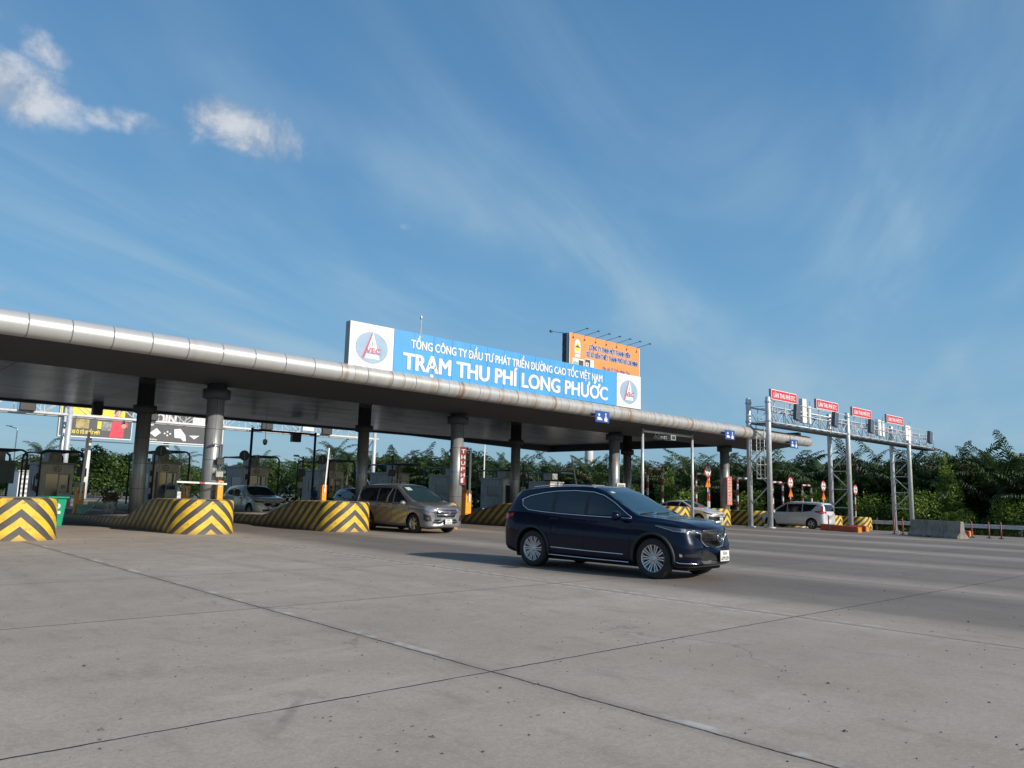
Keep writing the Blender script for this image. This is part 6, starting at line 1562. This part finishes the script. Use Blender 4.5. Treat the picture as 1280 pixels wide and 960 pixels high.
# grey one
gb_ = thing('grey_billboard', 'dark grey billboard with white shapes between the two big left columns', 'billboard', (28.1, 90, 0))
BW, BH = 6.6, 5.3; BZ = 6.45
mb = MB(); mb.box(0, BW, 0, .5, BZ, BZ + BH); mb.build('face', M_['boardgrey'], gb_)
mb = MB(); mb.box(-.05, BW + .05, -.05, .5, BZ - .1, BZ - .003); mb.box(-.2, BW + .2, -.6, 0, BZ - .35, BZ - .28); mb.build('frame', M_['white'], gb_)
P = lambda q: [(a, BZ + b) for a, b in q]
for q_ in ([(.3, .9), (1.0, 1.5), (1.5, 1.0), (.9, .5)], [(2.9, 1.5), (3.6, 1.6), (4.2, .9), (4.3, .25), (4.0, .2), (3.7, .5), (3.0, .55)], [(4.6, .9), (5.8, .95), (5.2, .5)], [(4.9, 2.2), (6.3, 2.2), (6.3, 3.0), (4.9, 3.0)]):
    mb = MB(); mb.prism(P(q_), -.03, -.01); mb.build('printed_shape', M_['whiteclean'], gb_)
mb = MB()
for (a, b) in ((1.9, .95), (2.2, 1.15), (2.2, .75), (2.5, .95)): m5 = MB(); m5.prism(P(ngon(a, b, .1, 10)), -.03, -.01); m5.build('printed_dot', M_['whiteclean'], gb_)
text_mb(mb, 'JOIN', 2.6, 1.1, .05, Matrix.Translation((1.7, -.01, BZ + 2.1))); mb.build('large_lettering', M_['whiteclean'], gb_); mb = MB(); text_mb(mb, 'Midea', 1.0, .22, .02, Matrix.Translation((.65, -.01, BZ + .12)))
mb.build('lettering', M_['whiteclean'], gb_)
pole_bb(gb_, 2.6, 1.2, -1, BZ + .1, .3)
# thin lamp posts
def lamp_post(x, y, h, label):
    t = thing('street_lamp', label, 'street lamp', (x, y, 0), group='thin street lamps beyond the plaza')
    mb = MB(); mb.tube([(0, 0, -.4), (0, 0, h)], .10, 8, r1=.05); mb.build('pole', M_['white'], t)
    mb = MB(); mb.tube([(0, 0, h - .05), (-.9, -.5, h + .15)], .04, 6); mb.box(-1.2, -.6, -.7, -.4, h + .12, h + .22, b=.03); mb.build('lamp_head', M_['steel_dk'], t)
lamp_post(51.7, 60, 8.7, 'thin white lamp post seen under the canopy right of the red banner column')
lamp_post(17.6, 100, 7.5, 'thin lamp post at the far left above the dark board')
lamp_post(30.5, 75, 9.5, 'thin lamp post in front of the grey billboard')

# low white building far left
t = thing('white_building', 'small white louvred building between booth 12 and the dark board', 'building', (14.6, 80, -.4))
mb = MB(); mb.box(0, 1.9, 0, 4, 0, 2.9); mb.build('wall', M_['white'], t)
mb = MB()
for i in range(6): mb.box(.1, 1.8, -.06, -.01, .5 + i * .42, .66 + i * .42)
mb.build('louvres', M_['greyfix'], t)
mb = MB(); mb.box(-.1, 2.0, -.2, 4.1, 2.903, 3.02); mb.build('roof', M_['boothdk'], t)

# ------------------------------------------------------------------ vegetation
def frond(mb, base, az, el, length, droop, nl=26, leaf=.75, wl=.055, rn=None, stalk=.25, m=0, ms=0):
    """one feather leaf: arching midrib with two rows of narrow leaflets"""
    P = []; n = 14; p = Vector(base); e = el; st = length / n
    for i in range(n + 1):
        P.append(p.copy()); d = Vector((math.cos(az) * math.cos(e), math.sin(az) * math.cos(e), math.sin(e)))
        p = p + d * st; e -= droop / n * (.4 + 1.2 * i / n)
    sd = Vector((-math.sin(az), math.cos(az), 0)); w0 = .028 * length / 4
    for i in range(n):
        a, b = P[i], P[i + 1]; wa = w0 * (1 - i / n * .8); wb = w0 * (1 - (i + 1) / n * .8)
        mb.quad(a - sd * wa, a + sd * wa, b + sd * wb, b - sd * wb, ms)
    for i in range(nl):
        t = stalk + (1 - stalk) * (i + .5) / nl; k = min(n - 1, int(t * n)); f = t * n - k; c = P[k].lerp(P[k + 1], f)
        T = (P[k + 1] - P[k]).normalized(); up = sd.cross(T); ll = leaf * (math.sin(PI * (.18 + .80 * (t - stalk) / (1 - stalk))) ** .6) * rn.uniform(.85, 1.1)
        for s in (-1, 1):
            d = (sd * s * .75 + T * rn.uniform(.7, 1.25) + up * rn.uniform(-.15, .25)).normalized()
            q = c + d * ll * .55; r_ = q + (d + Vector((0, 0, -.75 - rn.random() * .7))).normalized() * ll * .5
            wv = T * wl * .5
            mb.quad(c - wv, c + wv, q + wv * 1.1, q - wv * 1.1, m)
            n0 = len(mb.v); mb.v += [q - wv * 1.1, q + wv * 1.1, r_]; mb.face((n0, n0 + 1, n0 + 2), m)


def nipa(seed, label, loc, hgt=6.5, group='feathery palms in the thicket along the right edge'):
    rn = random.Random(seed); t = thing('nipa_palm', label, 'palm tree', loc, 0, group)
    mb = MB(); k = rn.randint(17, 21)
    for i in range(k):
        az = 2 * PI * i / k + rn.uniform(-.3, .3); el = rn.uniform(1.12, 1.5) if i % 4 else rn.uniform(.75, 1.1)
        frond(mb, (rn.uniform(-.5, .5), rn.uniform(-.5, .5), .2), az, el, hgt * rn.uniform(.9, 1.2), rn.uniform(.9, 2.1), 34, 1.2, .11, rn, .20, 1 if rn.random() < .06 else 0)
    mb.build('crown', [M_['palm'], M_['palmdry']], t)
    mb = MB(); mb.tube([(0, 0, -.3), (.05, 0, .6), (.1, .05, 1.3)], .30, 8, r1=.16); mb.build('trunk', M_['trunk'], t); return t


def coconut(seed, label, loc, h=6.0, lean=.08, group='coconut palms behind the booths'):
    rn = random.Random(seed); t = thing('coconut_palm', label, 'palm tree', loc, 0, group)
    mb = MB(); P = [(lean * h * (i / 8) ** 1.5, 0, h * i / 8 - .5) for i in range(9)]; mb.tube(P, .17, 10, r1=.11); mb.build('trunk', M_['trunk'], t)
    mb = MB(); top = P[-1]
    for i in range(24):
        az = 2 * PI * i / 24 * 1.0 + rn.uniform(-.2, .2); el = rn.uniform(-.25, 1.35)
        frond(mb, top, az, el, rn.uniform(2.5, 3.2), rn.uniform(1.1, 1.9), 24, .62, .055, rn, .12, 1 if el < .0 and rn.random() < .5 else 0)
    mb.build('crown', [M_['palm'], M_['palmdry']], t); return t


def leafcloud(mb, c, r, n, size, rn, flat=.8, shell=.55):
    c = Vector(c)
    for i in range(n):
        d = Vector((rn.gauss(0, 1), rn.gauss(0, 1), rn.gauss(0, 1))).normalized(); k = shell + (1 - shell) * rn.random() ** .6
        nz_ = noise.noise(d * 2.3 + c * .7) * .38 + 1
        p = c + Vector((d.x * r[0], d.y * r[1], d.z * r[2])) * k * nz_
        u = Vector((rn.gauss(0, 1), rn.gauss(0, 1), rn.gauss(0, .7))).normalized(); v = u.cross(d + Vector((rn.uniform(-.6, .6), rn.uniform(-.6, .6), rn.uniform(-.2, .9)))).normalized()
        s = size * rn.uniform(.6, 1.3)
        mb.quad(p - u * s, p + v * s * .42, p + u * s, p - v * s * .42)


def tree(seed, label, loc, h=6, w=2.4, mt='leaf', group='broadleaf trees beyond the plaza', n=2600, size=.20):
    rn = random.Random(seed); t = thing('broadleaf_tree', label, 'tree', loc, 0, group)
    mb = MB(); mb.tube([(0, 0, -.5), (.08, .03, h * .25), (0, .1, h * .5)], .16, 8, r1=.09)
    cl = []
    for i in range(9):
        a = rn.random() * 6.28; rr = w * rn.uniform(.2, .62); z = h * rn.uniform(.32, .86); rr *= 1.15 - abs(z / h - .55) * .9
        c = (rr * math.cos(a), rr * math.sin(a), z); cl.append(c); mb.tube([(0, .05, h * .3), (c[0] * .5, c[1] * .5, (h * .3 + z) / 2), c], .06, 5, r1=.02)
    mb.build('trunk', M_['bark'], t)
    mb = MB()
    for c in cl: leafcloud(mb, c, (w * .45, w * .45, h * .17), n // 10, size, rn)
    leafcloud(mb, (0, 0, h * .86), (w * .3, w * .3, h * .14), n // 10, size, rn); leafcloud(mb, (0, 0, h * .5), (w * .5, w * .5, h * .3), n // 5, size, rn, shell=.2)
    mb.build('crown', M_[mt], t); return t


def shrub(seed, label, loc, r=(2, 2, 1.4), mt='leafbright', n=2200, size=.13, group='bright green shrubs by the guard rail'):
    rn = random.Random(seed); t = thing('leafy_shrub', label, 'shrub', loc, 0, group); mb = MB()
    for i in range(7):
        a = rn.random() * 6.28; k = rn.uniform(.2, .75); c = (r[0] * k * math.cos(a), r[1] * k * math.sin(a), r[2] * rn.uniform(.25, .85)); leafcloud(mb, c, (r[0] * .45, r[1] * .45, r[2] * .4), n // 8, size, rn, shell=.4)
    leafcloud(mb, (0, 0, r[2] * .5), (r[0] * .9, r[1] * .9, r[2] * .6), n // 4, size, rn, shell=.5)
    mb.build('foliage', M_[mt], t)
    mb = MB()
    for i in range(5): a = i * 1.3; mb.tube([(0, 0, -.2), (r[0] * .5 * math.cos(a), r[1] * .5 * math.sin(a), r[2] * .7)], .03, 5)
    mb.build('stem', M_['bark'], t); return t


vr = random.Random(11)
protos = [nipa(20 + i, None, (0, 0, -50), 7.3 + .4 * (i % 3)) for i in range(6)]
spots = []
y = 9.0
while y < 84:
    for row, xx in enumerate((72.0, 75.2, 78.6)):
        x = xx + vr.uniform(-.9, .9); spots.append((x, y + vr.uniform(-.7, .7) + row * .8, -.66, row))
    y += 2.15 + y * .012
# the thicket bends round behind the plaza
for i in range(26): spots.append((69 - i * .5 + vr.uniform(-1, 1), 84 + i * .9 + vr.uniform(-1, 1), -.4, 1)); spots.append((72 - i * .4 + vr.uniform(-1, 1), 89 + i * .9, -.4, 2))
LB = 'dark green feathery palm in the dense thicket along the right edge of the plaza'
for i, (x, y, z, row) in enumerate(spots):
    o = protos[i] if i < 6 else dup(protos[i % 6])
    o.location = (x, y, z); o.rotation_euler = (0, 0, vr.random() * 6.28); s = vr.uniform(.84, 1.02) * (1.0 + .05 * row); o.scale = (s, s, s * vr.uniform(.92, 1.1)); o['label'] = LB
# bright shrubs at the foot of the palms
sp_ = [shrub(61, 'rounded bright green shrub just left of the concrete block', (66.0, 23.5, -.66), (2.0, 2.4, 3.0)), shrub(62, 'broad bright green shrub at the right edge above the guard rail', (66.4, 14.9, -.66), (2.2, 3.8, 2.8))]
for i, (x, y, s, l) in enumerate(((66.6, 27.5, .85, 'bright green shrub between the middle and last gantry posts'), (66.2, 20.4, .55, 'low shrub behind the left end of the concrete block'), (66.8, 11.0, .9, 'bright shrub at the extreme right edge of the view'), (67.0, 33.0, .95, 'shrub behind the middle gantry posts'), (67.4, 39, .9, 'shrub seen over the silver minivan roof'), (67.5, 46, 1.0, 'shrub seen left of the first gantry posts'), (67.8, 17.6, .8, 'shrub behind the right end of the concrete block'), (68, 54, 1.0, 'shrub behind the salmon banner column'))):
    dup(sp_[i % 2], (x, y, -.66), vr.random() * 6, l, (s, s, s * 1.05))
# climbing creeper heaps on palms
cr = shrub(63, 'tall column of green creeper hanging on the palms right of the last gantry post', (68.2, 21.9, -.6), (1.1, 1.0, 5.2), 'leafbright', 3000, .13, 'creeper clad clumps among the palms')
for (x, y, s, l) in ((68.6, 12.5, .75, 'green creeper clump among the palms at the right edge'), (68.8, 30.5, .8, 'green creeper clump between middle and last gantry posts'), (69, 50, .9, 'green creeper clump seen under the right end of the canopy')):
    dup(cr, (x, y, -.6), vr.random() * 6, l, (s * 1.3, s * 1.3, s))
# deep shade behind: the wood as one mass
mb = MB(); rn = random.Random(9)
for i in range(15000):
    if i % 3: x = 81 + rn.random() * 8; y = 5 + rn.random() * 100
    else: k = rn.random(); x = 80 - k * 70; y = 108 + k * 12 + rn.random() * 8
    zt_ = (5.4 if i % 3 else 4.2) + 1.3 * noise.noise(Vector((x * .12, y * .12, 0))); z = -.8 + rn.random() ** .8 * (zt_ + .8); u = Vector((rn.gauss(0, 1), rn.gauss(0, 1), rn.gauss(0, 1))).normalized() * .55; v = u.orthogonal().normalized() * .28; p = Vector((x, y, z))
    mb.quad(p - u, p + v, p + u, p - v)
tag(mb.build('distant_wood', M_['palm']), 'dark mass of wood filling the gaps behind the palms', 'wood', kind='stuff')
# trees beyond the plaza on the left and middle
T0 = tree(31, None, (0, 0, -50), 6, 2.6); T1 = tree(32, None, (0, 0, -50), 6.5, 2.8); T2 = tree(33, None, (0, 0, -50), 5.5, 2.4)
tl = [(22.2, 96, 1.0), (25.0, 96, .98), (27.6, 95, 1.02), (30.2, 97, .92), (32.8, 95, .85), (35.6, 96, .75), (16.5, 104, .85), (12.5, 106, .8), (19.3, 99, .9),
      (38.5, 97, .8), (46.5, 97, .95), (57.2, 96, 1.25), (60.5, 97, 1.22), (63.6, 96, 1.15), (52.5, 98, 1.2), (43, 99, .9), (66.5, 98, .95), (71, 99, .9), (75, 98, 1.0), (79, 96, 1.45), (82.6, 98, 1.5), (85.5, 97, 1.25), (88.5, 98, 1.1), (92, 96, 1.15), (95, 97, 1.1), (90, 92, .9), (49, 94, .9), (6, 108, .8)]
lw = 'green broadleaf tree in the row of trees beyond the toll plaza'
for i, (x, y, s) in enumerate(tl):
    b = (T0, T1, T2)[i % 3]; o = b if i < 3 else dup(b); o.location = (x, y, -.5); o.rotation_euler = (0, 0, vr.random() * 6); o.scale = (s * 1.05, s * 1.05, s * 1.0); o['label'] = lw
C0 = coconut(41, 'coconut palm whose crown shows above the lowered sign right of booth 10', (40.2, 88, -.5), 5.0)
for (x, y, h, l) in ((49.0, 86, 1.32, 'tallest coconut palm, left of the raised boom in front of booth 9'), (52.3, 88, 1.22, 'coconut palm just right of the tallest one, beside booth 9'), (37.5, 90, .82, 'short coconut palm above booth 10'), (29.5, 84, .95, 'coconut palm between booth 11 and booth 10'), (17.6, 88, 1.0, 'coconut palm behind the pipe guard left of booth 12'), (87.5, 90, 1.25, 'coconut palm far behind the roof of the blue SUV')):
    dup(C0, (x, y, -.5), vr.random() * 6, l, (h, h, h))

# ------------------------------------------------------------------ people by booth 9
def person(loc, rotz, label, J, shirt, trousers, hair=(.02, .015, .012), vest=None, helmet=None):
    t = thing('person', label, 'person', loc, rotz)
    def skin(name, pts, edges, rad, m, parent, lv=2):
        me = bpy.data.meshes.new(name); me.from_pydata(pts, edges, []); o = bpy.data.objects.new(name, me); col.objects.link(o)
        s = o.modifiers.new('s', 'SKIN'); s.use_smooth_shade = True; o.modifiers.new('u', 'SUBSURF').levels = lv
        for v, r in zip(me.skin_vertices[0].data, rad): v.radius = r if isinstance(r, tuple) else (r, r)
        me.skin_vertices[0].data[0].use_root = True
        dg = bpy.context.evaluated_depsgraph_get(); dg.update(); nm = bpy.data.meshes.new_from_object(o.evaluated_get(dg)); o.modifiers.clear(); o.data = nm
        nm.materials.clear(); nm.materials.append(m[0])
        for q in m[1:]: nm.materials.append(q)
        for p in nm.polygons: p.use_smooth = True
        o.parent = parent; return o
    pts = [(0, 0, .95), (0, 0, 1.12), (0, 0, 1.33), (0, 0, 1.46), (0, .01, 1.54), (0, .02, 1.63), (0, .02, 1.70)]
    edg = [(i, i + 1) for i in range(6)]; rad = [(.16, .11), (.14, .10), (.17, .11), (.07, .06), (.052, .055), (.078, .09), (.062, .075)]
    for s, A in ((-1, J['armL']), (1, J['armR'])):
        n = len(pts); pts += [(s * .17, 0, 1.40), (s * .22 + A[0][0], A[0][1], 1.14 + A[0][2]), (s * .24 + A[1][0], A[1][1], .90 + A[1][2]), (s * .24 + A[1][0], A[1][1] + .05, .82 + A[1][2])]
        edg += [(2, n), (n, n + 1), (n + 1, n + 2), (n + 2, n + 3)]; rad += [.058, .043, .030, (.022, .035)]
    for s, A in ((-1, J['legL']), (1, J['legR'])):
        n = len(pts); pts += [(s * .09, 0, .88), (s * .10, A[0], .48), (s * .10, A[1], .09), (s * .11, A[1] + .14, .035)]
        edg += [(0, n), (n, n + 1), (n + 1, n + 2), (n + 2, n + 3)]; rad += [.088, .060, .042, (.040, .030)]
    skm_ = J['skin']
    o = skin('body', pts, edg, rad, [skm_, shirt, trousers, M_['black']], t)
    for p in o.data.polygons:
        c = p.center
        p.material_index = 3 if c.z < .08 else 2 if c.z < .97 and abs(c.x) < .2 else 1 if (c.z < 1.48 and c.z > 1.12) or (abs(c.x) < .17 and .9 < c.z < 1.48) else 0
    mb = MB(); bm = bmesh.new(); bmesh.ops.create_uvsphere(bm, u_segments=18, v_segments=12, radius=1)
    bmesh.ops.delete(bm, geom=[v for v in bm.verts if v.co.z < -.15 and v.co.y > -.1 or v.co.z < -.55], context='VERTS')
    for v in bm.verts: v.co = Vector((v.co.x * .092, v.co.y * .108 + .005, v.co.z * .10 + 1.685))
    mb.bm(bm, 0, None, True); mb.build('helmet' if helmet else 'hair', helmet or J['hair'], t)
    mb = MB()
    for s in (-1, 1): mb.prism(ngon(s * .032, 1.655, .011, 10), .104, .108, 0)
    mb.prism([(-.012, 1.60), (.012, 1.60), (.0, 1.645)], .10, .122, 1); mb.box(-.024, .024, .098, .104, 1.575, 1.583, 2); mb.build('face', [M_['black'], skm_, M_['logored']], t)
    if vest:
        mb = MB(); mb.lathe([(.155, 0), (.165, .12), (.178, .3), (.12, .42)], 20, Matrix.Translation((0, 0, 1.02)) @ Matrix.Diagonal((1.08, .74, 1, 1))); mb.build('vest', vest, t)
    return t
SK = mat('skin tone', (.36, .21, .14), .55); HR = mat('black hair', (.012, .01, .01), .6)
Jb = dict(skin=SK, hair=HR, armL=((0, .02, 0), (.0, .10, .02)), armR=((0, .0, 0), (0, .12, .03)), legL=(.04, .02), legR=(-.04, -.10))
Jw = dict(Jb); Jw['armR'] = ((.02, .16, .03), (-.08, .38, .20)); Jw['legL'] = (.12, .16); Jw['legR'] = (-.06, -.22)
person((24.9, 43.6, 0), PI, 'person in a dark jacket with yellow reflective vest standing in front of booth 9', Jb, mat('dark jacket', (.03, .035, .05), .8), mat('dark trousers', (.03, .03, .035), .8), vest=mat('reflective vest', (.35, .50, .05), .7))
person((26.0, 43.3, KZ), PI * .8, 'person in a pale grey shirt and dark trousers beside the window of booth 9', Jw, mat('pale grey shirt', (.42, .43, .42), .8), mat('black trousers', (.015, .015, .018), .8))
person((22.6, 41.5, 0), PI * 1.1, 'person with white helmet and blue jacket left of booth 9, behind the barrier cabinet', Jb, mat('blue jacket', (.05, .09, .22), .8), mat('grey trousers', (.08, .08, .09), .8), helmet=M_['white'])
